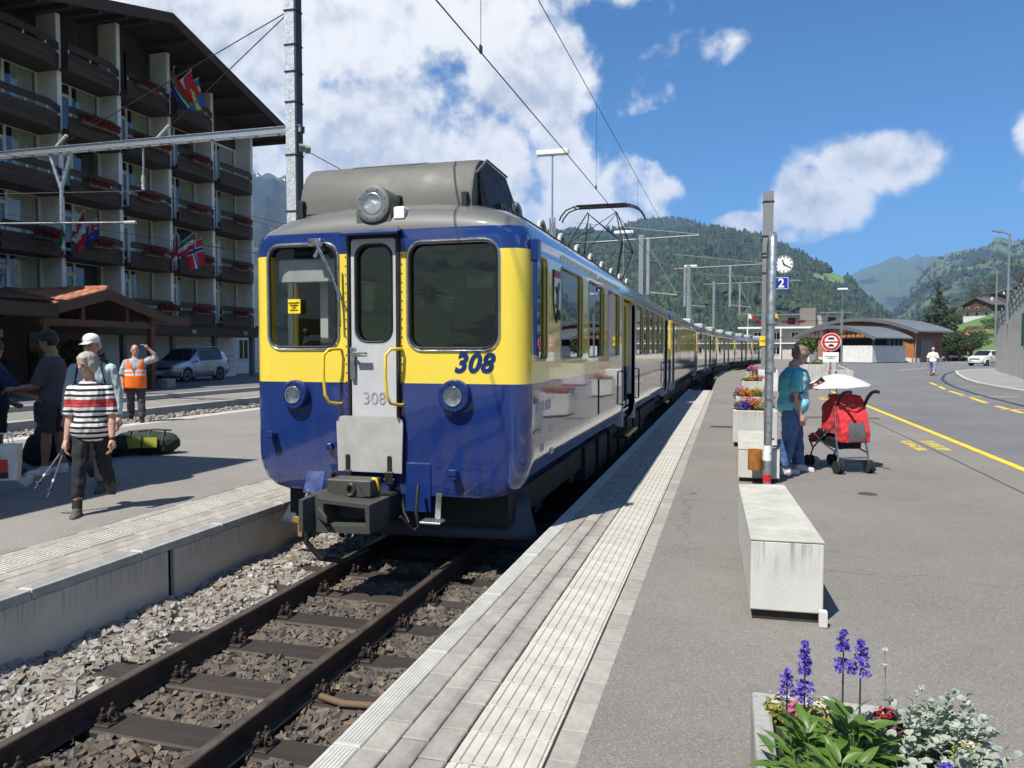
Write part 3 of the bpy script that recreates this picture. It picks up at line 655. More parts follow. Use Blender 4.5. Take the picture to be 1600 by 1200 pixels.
hd = M(); hd.bbox(-.375, -.335, -.05, -.016, 1.33, 1.62, .006); hd.tube([(-.355, -.05, 1.56), (-.30, -.08, 1.56), (-.20, -.08, 1.55)], .012); hd.bbox(-.33, -.19, -.09, -.07, 1.535, 1.58, .006); hd.build('door_handle', STEEL, gd_, smooth=40)
text_mesh('embossed_number', '308', .155, pm('silver_emboss', (.42, .43, .44), .45, .3), gd_, (-.15, -.018, 1.16), FRONT, 0, 0, .003)
rv = M()
for x in (-.44, .118):
    for k in range(24): rv.ell((x, -.002, .75 + k * .08), .0065, 6, 4)
rv.build('rivets', BLUEP, rc)
# bridge plate
bp = M(); q = rrect(.66, .50, .07); 
for i in range(len(q)):
    if q[i][1] < 0: q[i] = (math.copysign(.33 - .012, q[i][0]) if abs(q[i][0]) > .25 else q[i][0], q[i][1])
bp.loft([[(p[0] - .185, -.045, p[1] + .755) for p in q], [(p[0] - .185, -.06, p[1] + .755) for p in q]])
t = NT('brushed_plate'); o_ = t.obj(); sc_ = t.noise(1.0, 4, .7, t.scale(o_, (3, 3, 60)), 1.5); sc2 = t.noise(3, 4, .7, o_)
t.bsdf(t.mix(t.map(sc2, .3, .7), (.44, .43, .40), (.62, .61, .57)), t.map(sc_, .3, .7, .32, .55), .35, t.bump(sc_, .12, .002)); plate = bp.build('bridge_plate', t.m, rc, smooth=40)
hg = M()
for x in (-.40, .015):
    hg.bbox(x - .018, x + .018, -.075, -.058, .49, .66, .005); hg.bbox(x - .04, x + .04, -.085, -.03, .40, .52, .01); hg.cyl((x - .05, -.06, .44), (x + .05, -.06, .44), .025); hg.tube([(x, -.06, .42), (x, -.02, .33)], .02)
hg.build('hinge', BLACK, plate, smooth=40)
# handrails
for x, s in ((-.49, -1), (.12, -1)):
    M().tube([(x, 0, 1.60), (x, -.05, 1.605), (x - .05, -.14, 1.60), (x - .085, -.17, 1.55), (x - .09, -.17, 1.38), (x - .075, -.17, 1.20), (x - .05, -.15, 1.13), (x - .01, -.05, 1.11), (x, 0, 1.11)], .014, 10).build('handrail', YELLOWP, rc, smooth=80)
# lamps
LENS = NT('headlamp_lens'); o_ = LENS.obj(); LENS.bsdf((.75, .76, .76), .08, .9, LENS.bump(LENS.n('ShaderNodeTexVoronoi', {'Scale': 60.}).outputs['Distance'], .5, .01)); LENS = LENS.m
GLC = glass('lamp_glass', (.95, .95, .95), 1.0, base=.03)
def headlamp(x, z, r, mat, y=0., dep=.075):
    h = M(); h.lathe([(r, .03), (r, -dep * .55), (r * .985, -dep * .8), (r * .9, -dep), (r * .62, -dep), (r * .58, -dep * .85), (r * .56, -dep * .3)], (x, y, z), 32, 'y', caps=False); L = h.build('headlamp', mat, rc, smooth=35)
    M().lathe([(r * .60, -dep * 1.03), (r * .58, -dep * 1.12), (r * .53, -dep * 1.1), (r * .52, -dep * .9)], (x, y, z), 28, 'y', caps=False).build('ring', CHROME, L, smooth=60)
    M().lathe([(r * .53, -dep * .8), (r * .40, -dep * .45), (r * .2, -dep * .15), (.004, 0)], (x, y, z), 24, 'y', caps=False).build('reflector', LENS, L, smooth=60)
    M().lathe([(r * .54, -dep * .95), (r * .4, -dep * 1.15), (r * .2, -dep * 1.28), (.002, -dep * 1.3)], (x, y, z), 24, 'y', caps=False).build('lens', GLC, L, smooth=60)
    b = M()
    for k in range(8): a = R(k * 45 + 22); b.ell((x + r * .8 * math.cos(a), y - dep - .002, z + r * .8 * math.sin(a)), .007, 6, 4)
    b.build('bolts', mat, L)
headlamp(-.955, 1.185, .135, BLUEP); headlamp(.628, 1.195, .145, BLUEP)
# top lamp housing
h = M(); hp = [(-.17, -.18)] + [(.17 * math.cos(R(a)), .17 * math.sin(R(a))) for a in range(180, -1, -15)][0:] + [(.17, -.18)]
h.loft([[(p[0] - .165, .40, p[1] + 2.885) for p in hp], [(p[0] - .165, .02, p[1] + 2.885) for p in hp]]); h.build('lamp_housing', GREYR, rc, smooth=40)
headlamp(-.165, 2.888, .165, pm('lamp_grey', (.16, .165, .165), .5, b=.03), y=.02, dep=.03)
M().bbox(.035, .135, .02, .14, 2.745, 2.86, .012).build('sensor_box', WHITEP, rc)
M().tube([(.09, .05, 2.75), (.085, .0, 2.66), (.085, -.004, 2.62)], .008).build('cable', BLACK, rc)
# roof pod
pod = M(); pr_ = [(.25, 2.80), (.26, 2.98), (.30, 3.12), (.37, 3.25), (.47, 3.33), (.60, 3.365), (1.3, 3.36), (1.3, 2.8)]
rings = []
for x, s in ((-.97, 0), (-.965, .6), (-.93, 1.0), (-.1, 1.03), (.72, 1.0), (.755, .6), (.76, 0)):
    ins = (1 - s) * .03; rings.append([(x, y + ins, 2.8 + (z - 2.8) * (1 - ins * 1.2)) for y, z in pr_])
pod.loft([r for r in rings]); podo = pod.build('roof_pod', GREYR, rc, smooth=50)
M().box(-.93, .72, .252, .262, 2.86, 2.875).build('pod_seam', BLACK, podo)
t = NT('vent_mesh'); o_ = t.obj(); br = t.n('ShaderNodeTexBrick', {'Scale': 55., 'Mortar Size': .03}); t.t.links.new(o_, br.inputs['Vector']); t.bsdf(t.mix(br.outputs['Fac'], (.16, .16, .15), (.04, .04, .04)), .6)
vent = M(); vent.loft([[(x, y, z) for x in (-.52, .22)] for y, z in ((.462, 3.330), (.535, 3.356), (.62, 3.371), (.72, 3.372))], caps=False, closed=False); vo = vent.build('vent_grille', t.m, podo); 
for x in (-.93, .06, .70):
    m = M(); m.bbox(x - .022, x + .022, .215, .255, 2.83, 3.0, .006); m.bbox(x - .03, x + .03, .225, .26, 2.84, 2.88, .006); m.bbox(x - .03, x + .03, .225, .27, 2.96, 3.0, .006); m.build('latch', BLACK, podo)
fl = M(); fl.add([(.80, .42, 2.86), (.86, .52, 2.84), (.90, 1.55, 2.84), (.80, 1.5, 3.0), (.785, .60, 3.345), (.775, .42, 3.22), (.765, 1.32, 3.345)], [(0, 5, 4, 6, 3, 2, 1)]); fl.build('side_grille', pm('grille_black', (.018, .018, .02), .6, b=.6, bs=90), podo)
M().tube([(.77, .34, 3.18), (.782, .42, 3.24), (.792, .60, 3.355), (.775, 1.33, 3.355)], .011).build('grille_trim', GREYR, podo)
# roof edge duct with hoops
dk = M(); dk.box(.78, .90, .75, 11.0, 2.84, 2.98); dk.box(.72, .78, .75, 11.0, 2.90, 3.05)
for k in range(60): dk.box(.90, .915, .8 + k * .17, .86 + k * .17, 2.85, 2.97)
dk.build('roof_duct', pm('duct_dark', (.05, .05, .05), .6, b=.2), rc)
M().tube([(.99, .55, 2.845), (1.0, 3, 2.845), (1.0, 11, 2.845)], .022).build('gutter_rail', GREYR, rc)
for k in range(9):
    y = 1.45 + k * 1.12; M().tube([(.84 + .0 * a, y - .15 * math.cos(R(a)), 2.99 + .11 * math.sin(R(a))) for a in range(0, 181, 20)], .03, 8).build('roof_hoop', pm('hoop_grey', (.42, .42, .40), .5), rc, smooth=80)
rb = M(); rb.bbox(-.6, .6, 9.2, 10.9, 2.9, 3.16, .03); rb.bbox(-.5, .5, 14.3, 15.3, 2.9, 3.2, .03); rb.build('roof_boxes', GREYR, rc)
wk = M(); wk.box(-.5, .5, 1.6, 9.0, 3.02, 3.045)
for k in range(8): wk.box(-.48, .48, 1.8 + k, 1.84 + k, 2.9, 3.02)
wk.build('roof_walkway', pm('walkway', (.12, .12, .11), .8), rc)
# pantograph
pg = M(); y0 = 12.3; zt = 5.02
for s in (-1, 1):
    pg.tube([(s * .52, y0 - .95, 3.12), (s * .52, y0 + .95, 3.12)], .03)
    for e in (-1, 1): pg.cyl((s * .52, y0 + e * .85, 2.9), (s * .52, y0 + e * .85, 3.12), .07, .05, 8)
for e in (-1, 1):
    pg.tube([(-.5, y0 + e * .35, 3.2), (.5, y0 + e * .35, 3.2)], .03)
for s in (-1, 1):
    for e in (-1, 1):
        pg.tube([(s * .40, y0 + e * .35, 3.2), (s * .62, y0 + e * 1.0, 4.05)], .02, 6)
        pg.tube([(s * .62, y0 + e * 1.0, 4.05), (s * .34, y0 + e * .08, zt - .12)], .015, 6)
        pg.tube([(s * .62, y0 + e * 1.0, 4.05), (-s * .34, y0 + e * .06, zt - .14)], .010, 6)
for e in (-1, 1): pg.tube([(-.62, y0 + e * 1.0, 4.05), (.62, y0 + e * 1.0, 4.05)], .014, 6)
pgo = pg.build('pantograph', DKMET, rc, smooth=80)
hdm = M()
for e in (-.16, .16):
    hdm.tube([(-1.02, y0 + e, zt - .30), (-.98, y0 + e, zt - .20), (-.86, y0 + e, zt - .06), (-.66, y0 + e, zt + .02), (.66, y0 + e, zt + .02), (.86, y0 + e, zt - .06), (.98, y0 + e, zt - .20), (1.02, y0 + e, zt - .30)], .02, 8)
    hdm.box(-.6, .6, y0 + e - .025, y0 + e + .025, zt + .03, zt + .055)
for s in (-.66, -.34, .34, .66): hdm.tube([(s, y0 - .16, zt), (s, y0 + .16, zt)], .016, 6)
hdm.build('collector_head', DKMET, pgo, smooth=80)
# wiper
wp = M(); wp.obox((-.69, -.035, 2.50), (.03, .03, .16), (0, .55, 0)); wp.tube([(-.72, -.05, 2.56), (-.56, -.06, 2.28), (-.50, -.05, 2.12), (-.485, -.05, 2.02)], .010, 6); wp.tube([(-.70, -.06, 2.56), (-.60, -.075, 2.40), (-.46, -.06, 2.06)], .008, 6); wp.tube([(-.49, -.045, 2.35), (-.475, -.045, 1.80)], .011, 6); wp.bbox(-.79, -.66, -.06, 0, 2.53, 2.60, .01); wp.build('windscreen_wiper', STEEL, rc, smooth=60)
M().box(-1.03, -.90, -.018, -.014, 1.93, 2.06).build('warning_sticker', pm('sticker_yellow', (.85, .66, .02), .5, b=0), rc)
text_mesh('sticker_text', 'Lebensgefahr\nLeitungen\nnicht\nberühren', .022, BLACK, rc, (-.965, -.020, 1.995), FRONT)
# number and hooks
text_mesh('car_number', '308', .228, BLUEP, rc, (.79, -.003, 1.475), FRONT, .0085, .28, .003, spacing=1.06)
for x, z in ((-1.20, .79), (.625, .51)):
    m = M(); m.bbox(x - .03, x + .03, -.09, 0, z - .04, z + .04, .008); m.bbox(x - .035, x + .035, -.10, -.08, z, z + .055, .006); m.build('lamp_bracket', BLUEP, rc)
m = M(); m.tube([(-.62, 0, .72), (-.60, -.05, .72), (-.55, -.08, .70)], .014); m.bbox(-.63, -.58, -.05, 0, .69, .75, .008); m.build('toggle_clip', BLUEP, rc, smooth=60)
# corner mirror tube and side door details
M().tube([(1.30, .18, 2.42), (1.36, .17, 2.40), (1.365, .17, 1.55)], .02).build('mirror_rail', BLUEP, rc, smooth=60)
M().bbox(1.31, 1.40, .14, .23, 2.36, 2.55, .012).build('mirror_bracket', BLUEP, rc)
DOORM = bands('door_livery')
for yA, yB in ((6.12, 7.72), (14.35, 15.35)):
    for sd in (1, -1):
        d = M(); x0 = 1.19; d.box(sd * x0, sd * (x0 + .04), yA, yB, .42, 2.44); dd = d.build('passenger_door', DOORM, rc)
        M().box(sd * (x0 + .04), sd * (x0 + .046), yA + .02, yB - .02, .62, .70).build('white_band', WHITEP, dd); M().box(sd * (x0 + .04), sd * (x0 + .046), yA + .02, yB - .02, .53, .57).build('white_band', WHITEP, dd)
        w = pane('side', yA + .25, yB - .25, 1.55, 2.3, .05, x0 + .046, sd).build('door_window', pm('dark_glass', (.01, .012, .012), .05, b=0, v=0), dd) if yA > 10 else None
        fr = M(); fr.box(sd * 1.23, sd * 1.345, yA - .05, yA, .36, 2.46); fr.box(sd * 1.23, sd * 1.345, yB, yB + .05, .36, 2.46); fr.build('door_frame', SILV, rc)
        for y in (yA - .10, yB + .12): M().tube([(sd * 1.335, y, 1.25), (sd * 1.40, y, 1.25), (sd * 1.40, y, .72), (sd * 1.335, y, .72)], .014).build('grab_rail', BLACK, rc, smooth=60)
        stp = M(); stp.bbox(sd * 1.0, sd * 1.40, yA + .1, yB - .1, .16, .20, .01); so_ = stp.build('step', DKMET, rc); M().box(sd * 1.36, sd * 1.41, yA + .1, yB - .1, .172, .206).build('step_nosing', YELLOWP, so_)
CREAM = pm('cream_stripe', (.62, .60, .42), .25, b=0)
M().box(1.318, 1.331, 1.35, 3.6, 2.50, 2.56).build('cream_stripe', CREAM, rc); M().box(1.318, 1.331, 3.75, 5.7, 2.50, 2.56).build('cream_stripe', CREAM, rc)
# crest on the side: shield with a dark heraldic beast
sh = [(-.16, .25), (.16, .25), (.165, .0), (.13, -.14), (.07, -.22), (0, -.26), (-.07, -.22), (-.13, -.14), (-.165, .0)]
cr_ = M().loft([[(1.336, 1.14 + p[0], 2.12 + p[1]) for p in sh], [(1.345, 1.14 + p[0], 2.12 + p[1]) for p in sh]]).build('crest', pm('crest_black', (.02, .02, .022), .4), rc)
M().loft([[(1.346, 1.14 + p[0] * .86, 2.10 + p[1] * .80) for p in sh], [(1.349, 1.14 + p[0] * .86, 2.10 + p[1] * .80) for p in sh]]).build('crest_field', WHITEP, cr_)
M().box(1.346, 1.350, 1.0, 1.28, 2.305, 2.36).build('crest_chief', pm('crest_red', (.35, .03, .05), .4), cr_)
be = M(); be.ell((1.35, 1.14, 2.08), (.004, .07, .13), 12, 8); be.ell((1.35, 1.19, 2.22), (.004, .05, .05), 10, 6); be.tube([(1.35, 1.10, 2.15), (1.35, 1.04, 2.20)], .018, 6); be.tube([(1.35, 1.10, 2.03), (1.35, 1.03, 2.02)], .018, 6); be.tube([(1.35, 1.12, 1.98), (1.35, 1.06, 1.90)], .02, 6); be.tube([(1.35, 1.16, 1.98), (1.35, 1.20, 1.90)], .02, 6); be.build('crest_beast', MATS['crest_black'], cr_, smooth=60)
LET = pm('lettering_pale', (.55, .56, .58), .4, b=0)
for s_, y, z, sz in (('ABeh 4/4', .62, 1.08, .13), ('Gew.', .52, .87, .09), ('44 t', .95, .84, .08), ('BOB', .55, .70, .09), ('R+P', .95, .62, .07)):
    lt = M(); q_ = random.Random(int(y * 1000)); yy = y - len(s_) * sz * .28
    for ch in s_:                                            # worn, illegible stencil letters
        w_ = sz * .36; lt.box(1.3355, 1.3385, yy, yy + .012, z - sz * .35, z + sz * .35)
        if q_.random() < .7: lt.box(1.3355, 1.3384, yy + w_, yy + w_ + .012, z - sz * .35, z + sz * .35)
        for zz in (-.35, -.02, .30):
            if q_.random() < .6: lt.box(1.3355, 1.3383, yy, yy + w_, z + zz * sz, z + zz * sz + .012)
        yy += sz * .56
    tag(lt.build('side_lettering', LET, rc), kind='stuff')
M().box(1.336, 1.3375, .38, .70, .91, .915).build('lettering_rule', LET, rc)
hat = M(); hat.loft([[(1.337, 3.95 + p[0], .98 + p[1]) for p in rrect(.40, .42, .02)], [(1.342, 3.95 + p[0], .98 + p[1]) for p in rrect(.40, .42, .02)]]); hat.build('service_hatch', LIV, rc)
M().box(1.336, 1.345, 3.72, 3.745, .75, 1.21).build('hatch_hinge', BLACK, rc)
M().box(1.20, 1.21, 5.0, 5.20, 1.72, 1.92).build('side_sticker', MATS['sticker_yellow'], rc)
# underframe, coupler, plough, bogies
UF = pm('underframe_black', (.014, .014, .015), .75, v=.4, b=.3)
u = M(); u.box(-1.1, 1.1, .25, LR - .2, .02, .32)
for k in range(7): u.bbox(-1.15, 1.15, 3.8 + k * 1.1, 4.6 + k * 1.1, -.18, .3, .03)
u.build('underframe', UF, rc)
for yb in (2.4, 13.2):
    bg = M()
    for s in (-1, 1):
        bg.bbox(s * .95 - .06, s * .95 + .06, yb - 1.3, yb + 1.3, -.02, .16, .02)
        for e in (-.9, .9): bg.bbox(s * .97 - .1, s * .97 + .1, yb + e - .14, yb + e + .14, -.12, .12, .03); bg.cyl((s * .9, yb + e * .55, .1), (s * .9, yb + e * .55, .34), .08)
    bo = bg.build('bogie', UF, rc)
    for s in (-.5, .5):
        for e in (-.9, .9): M().lathe([(.001, -.07), (.36, -.07), (.36, .05), (.39, .05), (.39, .08), (.001, .08)] if s > 0 else [(.001, -.08), (.39, -.08), (.39, -.05), (.36, -.05), (.36, .07), (.001, .07)], (s, yb + e, .012), 28, 'x').build('wheel', DKMET, bo, smooth=35)
CG = pm('coupler_grey', (.052, .064, .062), .55, .2, v=.5, s=7, b=.25, bs=40, c2=(.08, .07, .055))
c = M(); cxx = -.06
# trumpet shaped coupler head: frame, hollow, horn
fo = [(-.46, .40), (-.40, .405), (-.30, .37), (.30, .345), (.30, .11), (-.34, .095), (-.40, .075), (-.46, .10)]
fi = [(-.26, .335), (-.24, .337), (-.20, .335), (.245, .315), (.255, .17), (-.23, .15), (-.25, .15), (-.26, .16)]
c.loft([[(x, -.30, z) for x, z in fo], [(x, -.66, z) for x, z in fo], [(x * .995, -.68, z) for x, z in fo], [(x, -.68, z) for x, z in fi], [(x * .8, -.50, .24 + (z - .24) * .7) for x, z in fi]], caps=False)
c.add([(x * .8, -.50, .24 + (z - .24) * .7) for x, z in fi], [tuple(range(8))])
c.loft([[(-.40, -.64, .30), (-.36, -.64, .33), (-.36, -.64, .20), (-.40, -.64, .22)], [(-.15, -.80, .245), (-.13, -.80, .26), (-.13, -.80, .20), (-.15, -.80, .215)]])
c.loft([[(-.44, -.66, .09), (-.36, -.66, .09), (-.36, -.66, .40), (-.44, -.66, .40)], [(-.47, -.80, .12), (-.42, -.80, .12), (-.42, -.80, .38), (-.47, -.80, .38)]])
co = c.build('coupler', CG, rc, smooth=30)
M().bbox(-.28, .24, -.34, .02, .12, .34, .02).build('coupler_shank', UF, co); co.scale.x = .74; co.location.x = -.022
c2 = M(); c2.bbox(-.30, .10, -.46, -.25, .36, .50, .01); c2.prism([(-.22, .365), (.05, .365), (0, .46), (-.15, .46)], 'y', -.475, -.46); c2.build('brake_block', CG, rc)
for z in (.425, .09):
    M().lathe([(.055, -.40), (.06, -.49), (.048, -.505), (.034, -.50), (.030, -.44)], (-.06, 0, z) if z > .2 else (-.04, -.16, z), 18, 'y', caps=False).build('air_port', pm('port_brass', (.16, .13, .10), .4, .8), co, smooth=40)
M().tube([(.12, -.33, .39), (.115, -.36, .47), (.14, -.37, .505), (.18, -.37, .50), (.20, -.36, .45), (.19, -.33, .40)], .014, 10).build('release_handle', YELLOWP, co, smooth=80)
ho = [M() for _ in range(4)]; ho[0].tube([(-.36, -.18, .42), (-.37, -.24, .50), (-.33, -.26, .54), (-.29, -.24, .48), (-.31, -.2, .38)], .02); ho[1].tube([(.38, -.1, .42), (.40, -.2, .2), (.43, -.2, .08), (.38, -.2, .04), (.34, -.25, .10), (.30, -.3, .18)], .016); ho[2].tube([(-.42, -.6, .10), (-.42, -.6, -.02), (-.32, -.55, -.16), (-.15, -.45, -.2), (.0, -.3, -.12)], .024); ho[3].tube([(.28, -.2, .28), (.30, -.22, .2), (.36, -.25, .12)], .014)
for q_ in ho: q_.build('hose', BLACK, rc, smooth=80)
M().obox((-.56, -.22, .42), (.17, .015, .20), (-.5, 0, .1)).build('blue_flap', BLUEP, rc)
M().tube([(-.60, -.25, .36), (-.62, -.30, .22), (-.64, -.32, .12)], .018).build('lever', STEEL, rc); lb = M(); lb.obox((-.64, -.34, .10), (.12, .05, .04), (0, .2, 0)); lb.obox((-.63, -.34, .02), (.04, .04, .12)); lb.build('lever_block', pm('orange_rust', (.30, .15, .04), .7), rc)
M().bbox(.145, .39, -.012, .10, .155, .60, .01).build('skirt_tab', BLUEP, rc)
M().box(-.55, .20, .012, .05, .2, .47).build('nose_recess', BLACK, rc)
ms = M(); ms.obox((.50, -.10, .24), (.05, .012, .24), (.15, .12, 0)); ms.bbox(.37, .56, -.22, -.08, .105, .125, .004)
for k in range(6): ms.box(.38 + k * .03, .39 + k * .03, -.22, -.08, .125, .133)
ms.build('foot_step', GALV, rc)
PLM = pm('plough_grey', (.045, .06, .08), .55, .1, v=.2, b=.1)
pl_ = M(); rows = [(-.02, .28, 1.20, .02), (-.08, .10, 1.24, .0), (-.20, -.06, 1.30, -.02), (-.30, -.135, 1.34, -.04)]
ringsA = []
for dy, z, hw, _ in rows:
    ringsA.append([(x * hw, dy * .4 + abs(x) ** 1.2 * .16 + .40, z) for x in (-1, -.75, -.5, -.25, 0, .25, .5, .75, 1)])
pl_.loft(ringsA, caps=False, closed=False); po = pl_.build('snow_plough', PLM, rc, smooth=60); sld = po.modifiers.new('s', 'SOLIDIFY'); sld.thickness = .015
for o in rc.children:
    if o.name.split('.')[0] in ('cab_window', 'door_window', 'gangway_door', 'door_seal', 'rain_visor', 'visor_gap', 'rivets', 'bridge_plate', 'handrail', 'headlamp', 'lamp_housing', 'sensor_box', 'cable', 'windscreen_wiper', 'warning_sticker', 'sticker_text', 'car_number', 'lamp_bracket', 'toggle_clip', 'skirt_tab', 'foot_step', 'driver_desk', 'sun_blind', 'information_screen', 'document_holder', 'notice'):
        o.location.x = FX(o.location.x); o.scale.x *= .981
# ---------------------------------------------------------------- coaches
def make_coach(label, L, wins, doors, modern=False):
    root = thing('railway_coach', label, 'train')
    cuts = [cutter('side', a, b, 1.45 if modern else 1.515, 2.42, .05) for a, b in wins] + [cutter('side', a, b, .30, 2.44, .03) for a, b in doors]
    carve(body_solid(L, rf=.07, rb=.06), M().box(-1.28, 1.28, .12, L - .12, .8, 2.62), cuts, 'body', LIV if not modern else LIVM, root)
    g = M()
    for i, (a, b) in enumerate(wins):
        for sd in (1, -1):
            pane('side', a + .003, b - .003, (1.45 if modern else 1.515) + .003, 2.417, .05, W2 - .02, sd).build('side_window', GLASSD, root)
    for a, b in doors:
        for sd in (1, -1):
            d = M(); d.box(sd * 1.20, sd * 1.25, a, b, .42, 2.43); d.build('passenger_door', DOORM, root)
            pane('side', a + .2, b - .2, 1.5, 2.3, .05, 1.256, sd).build('door_window', MATS['dark_glass'], root)
            fr = M(); fr.box(sd * 1.24, sd * 1.34, a - .04, a, .36, 2.45); fr.box(sd * 1.24, sd * 1.34, b, b + .04, .36, 2.45); fr.build('door_frame', SILV, root)
    M().box(-1.2, 1.2, .13, L - .13, .802, .84).build('floor', CABIN, root)
    m = M()
    for k in range(int((L - 3) / 1.3)):
        for x in (-.8, .8): m.bbox(x - .4, x + .4, 1.6 + k * 1.3, 1.75 + k * 1.3, 1.0, 1.95, .03)
    m.build('seat_backs', SEATF, root)
    u = M(); u.box(-1.1, 1.1, .3, L - .3, .02, .32)
    for k in range(int(L / 2) - 2): u.bbox(-1.1, 1.1, 3.6 + k * 1.5, 4.6 + k * 1.5, -.15, .3, .03)
    for yb in (2.2, L - 2.2):
        for s in (-1, 1):
            u.bbox(s * .9 - .08, s * .9 + .08, yb - 1.2, yb + 1.2, -.05, .14, .02)
            for e in (-.85, .85): u.lathe([(.001, -.06), (.36, -.06), (.36, .06), (.001, .06)], (s * .5, yb + e, .01), 20, 'x')
    u.build('underframe', UF, root)
    M().box(-.55, .55, -.32, L + .3, .9, 2.4).build('gangway', BLACK, root)
    if modern:
        for y in (2.5, L - 4.5): M().bbox(-.75, .75, y, y + 2.4, 2.9, 3.22, .06).build('roof_unit', pm('roof_unit_grey', (.45, .46, .46), .5), root)
    return root
LIVM = bands('modern_livery', blue=(.05, .06, .085))
LC = 15.2
w1 = [(2.0 + i * .93, 2.70 + i * .93) for i in range(12)]
c1 = make_coach('blue and yellow coach coupled directly behind the front railcar', LC, w1, [(.5, 1.35), (13.7, 14.6)])
cm1 = make_coach('modern coach with roof units, third vehicle of the train', LC, [(1.2 + i * 1.9, 2.75 + i * 1.9) for i in range(2)] + [(6.6, 8.2)] + [(10.2 + i * 1.9, 11.75 + i * 1.9) for i in range(2)], [(4.95, 6.3), (8.6, 9.9)], True)
def place_coach(o, y0):
    a = Vector((track_x(y0), y0)); b = Vector((track_x(y0 + LC), y0 + LC)); d = b - a
    o.location = (a.x - .012, a.y, 0); o.rotation_euler = (0, 0, -math.atan2(d.x, d.y)); o['group'] = 'coaches of the train'
place_coach(c1, 22.9)
place_coach(cm1, 38.9)
for i, (y, lb) in enumerate(((54.9, 'modern coach in the curve, fourth vehicle of the train'), (70.8, 'modern coach in the curve, fifth vehicle of the train'), (86.6, 'distant last coach of the train seen behind the flower tubs'))):
    o = copy_tree(cm1); o['label'] = lb; place_coach(o, y)
# ================================================================ hotel with wooden balconies
def B(m, name, mat, parent, **k):                     # vertices given in world space, parent unrotated
    p = parent; L = Vector((0, 0, 0))
    while p is not None: L += p.location; p = p.parent
    m.xf(Matrix.Translation(-L)); return m.build(name, mat, parent, **k)
PLAST = pm('hotel_plaster', (.80, .78, .72), .9, v=.1, s=2, b=.2); HWOOD = pm('dark_weathered_wood', (.060, .037, .026), .8, v=.35, s=2.5, b=.35, bs=30, stretch=(2, .3, 6), rv=.2)
SOFF = pm('balcony_soffit', (.075, .048, .035), .85, v=.25, s=4, stretch=(4, .4, 1)); WFRAME = pm('window_frame_cream', (.76, .74, .67), .6, v=.06)
HGLASS = glass('hotel_glass', (.88, .90, .88), 1.0, base=.03); HGLASS2 = HGLASS
CURT = NT('curtain'); o_ = CURT.obj(); wv_ = CURT.n('ShaderNodeTexWave', {'Scale': 9., 'Distortion': 2.}); wv_.bands_direction = 'Y'; CURT.t.links.new(o_, wv_.inputs['Vector']); CURT.bsdf(CURT.mix(wv_.outputs['Fac'], (.55, .54, .47), (.85, .83, .76)), .9); CURT = CURT.m
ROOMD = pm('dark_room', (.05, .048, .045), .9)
hotel = thing('hotel', 'tall hotel with dark wooden balconies and red flower boxes', 'building', (-28, 31, .01))
XW, XF, XB = -28.0, -27.0, -26.55
FY = [19.7, 22.95, 26.22, 29.50, 32.78, 36.10, 39.65]
HZ = [2.99, 5.57, 8.15, 10.73, 13.31]
RIDGE, RZ, SL = 30.9, 17.25, .275
B(M().box(-45, XW - .45, 19.5, 39.9, -.1, 14.6), 'rear_block', PLAST, hotel)
B(M().box(-45, -27.2, 4, 19.2, -.1, 13.6), 'unseen_wing', PLAST, hotel); B(M().box(-45, -25.4, 3.5, 19.9, 13.6, 14.0), 'unseen_wing_roof', HWOOD, hotel)  # wing and overhang out of view, added to shade the porch roof
# gable wall of dark boards under the roof
gb = M()
n = 58
for i in range(n):
    a = 19.6 + i * .35; b = a + .345
    if b > 39.9: break
    zt = RZ - .25 - SL * max(abs(a - RIDGE), abs(b - RIDGE)); gb = M(); gb.box(-28.05, XW - .02 + (i % 2) * .012, a, b, 13.31, zt); B(gb, 'gable_board', HWOOD, hotel)
for i, y in enumerate(FY):
    zt = RZ - .3 - SL * abs(y - RIDGE) - .1
    B(M().bbox(XW - .4, XF, y - .11, y + .11, 2.35, min(zt, 16.6 if i == 2 else zt), .02), 'partition_fin', PLAST, hotel)
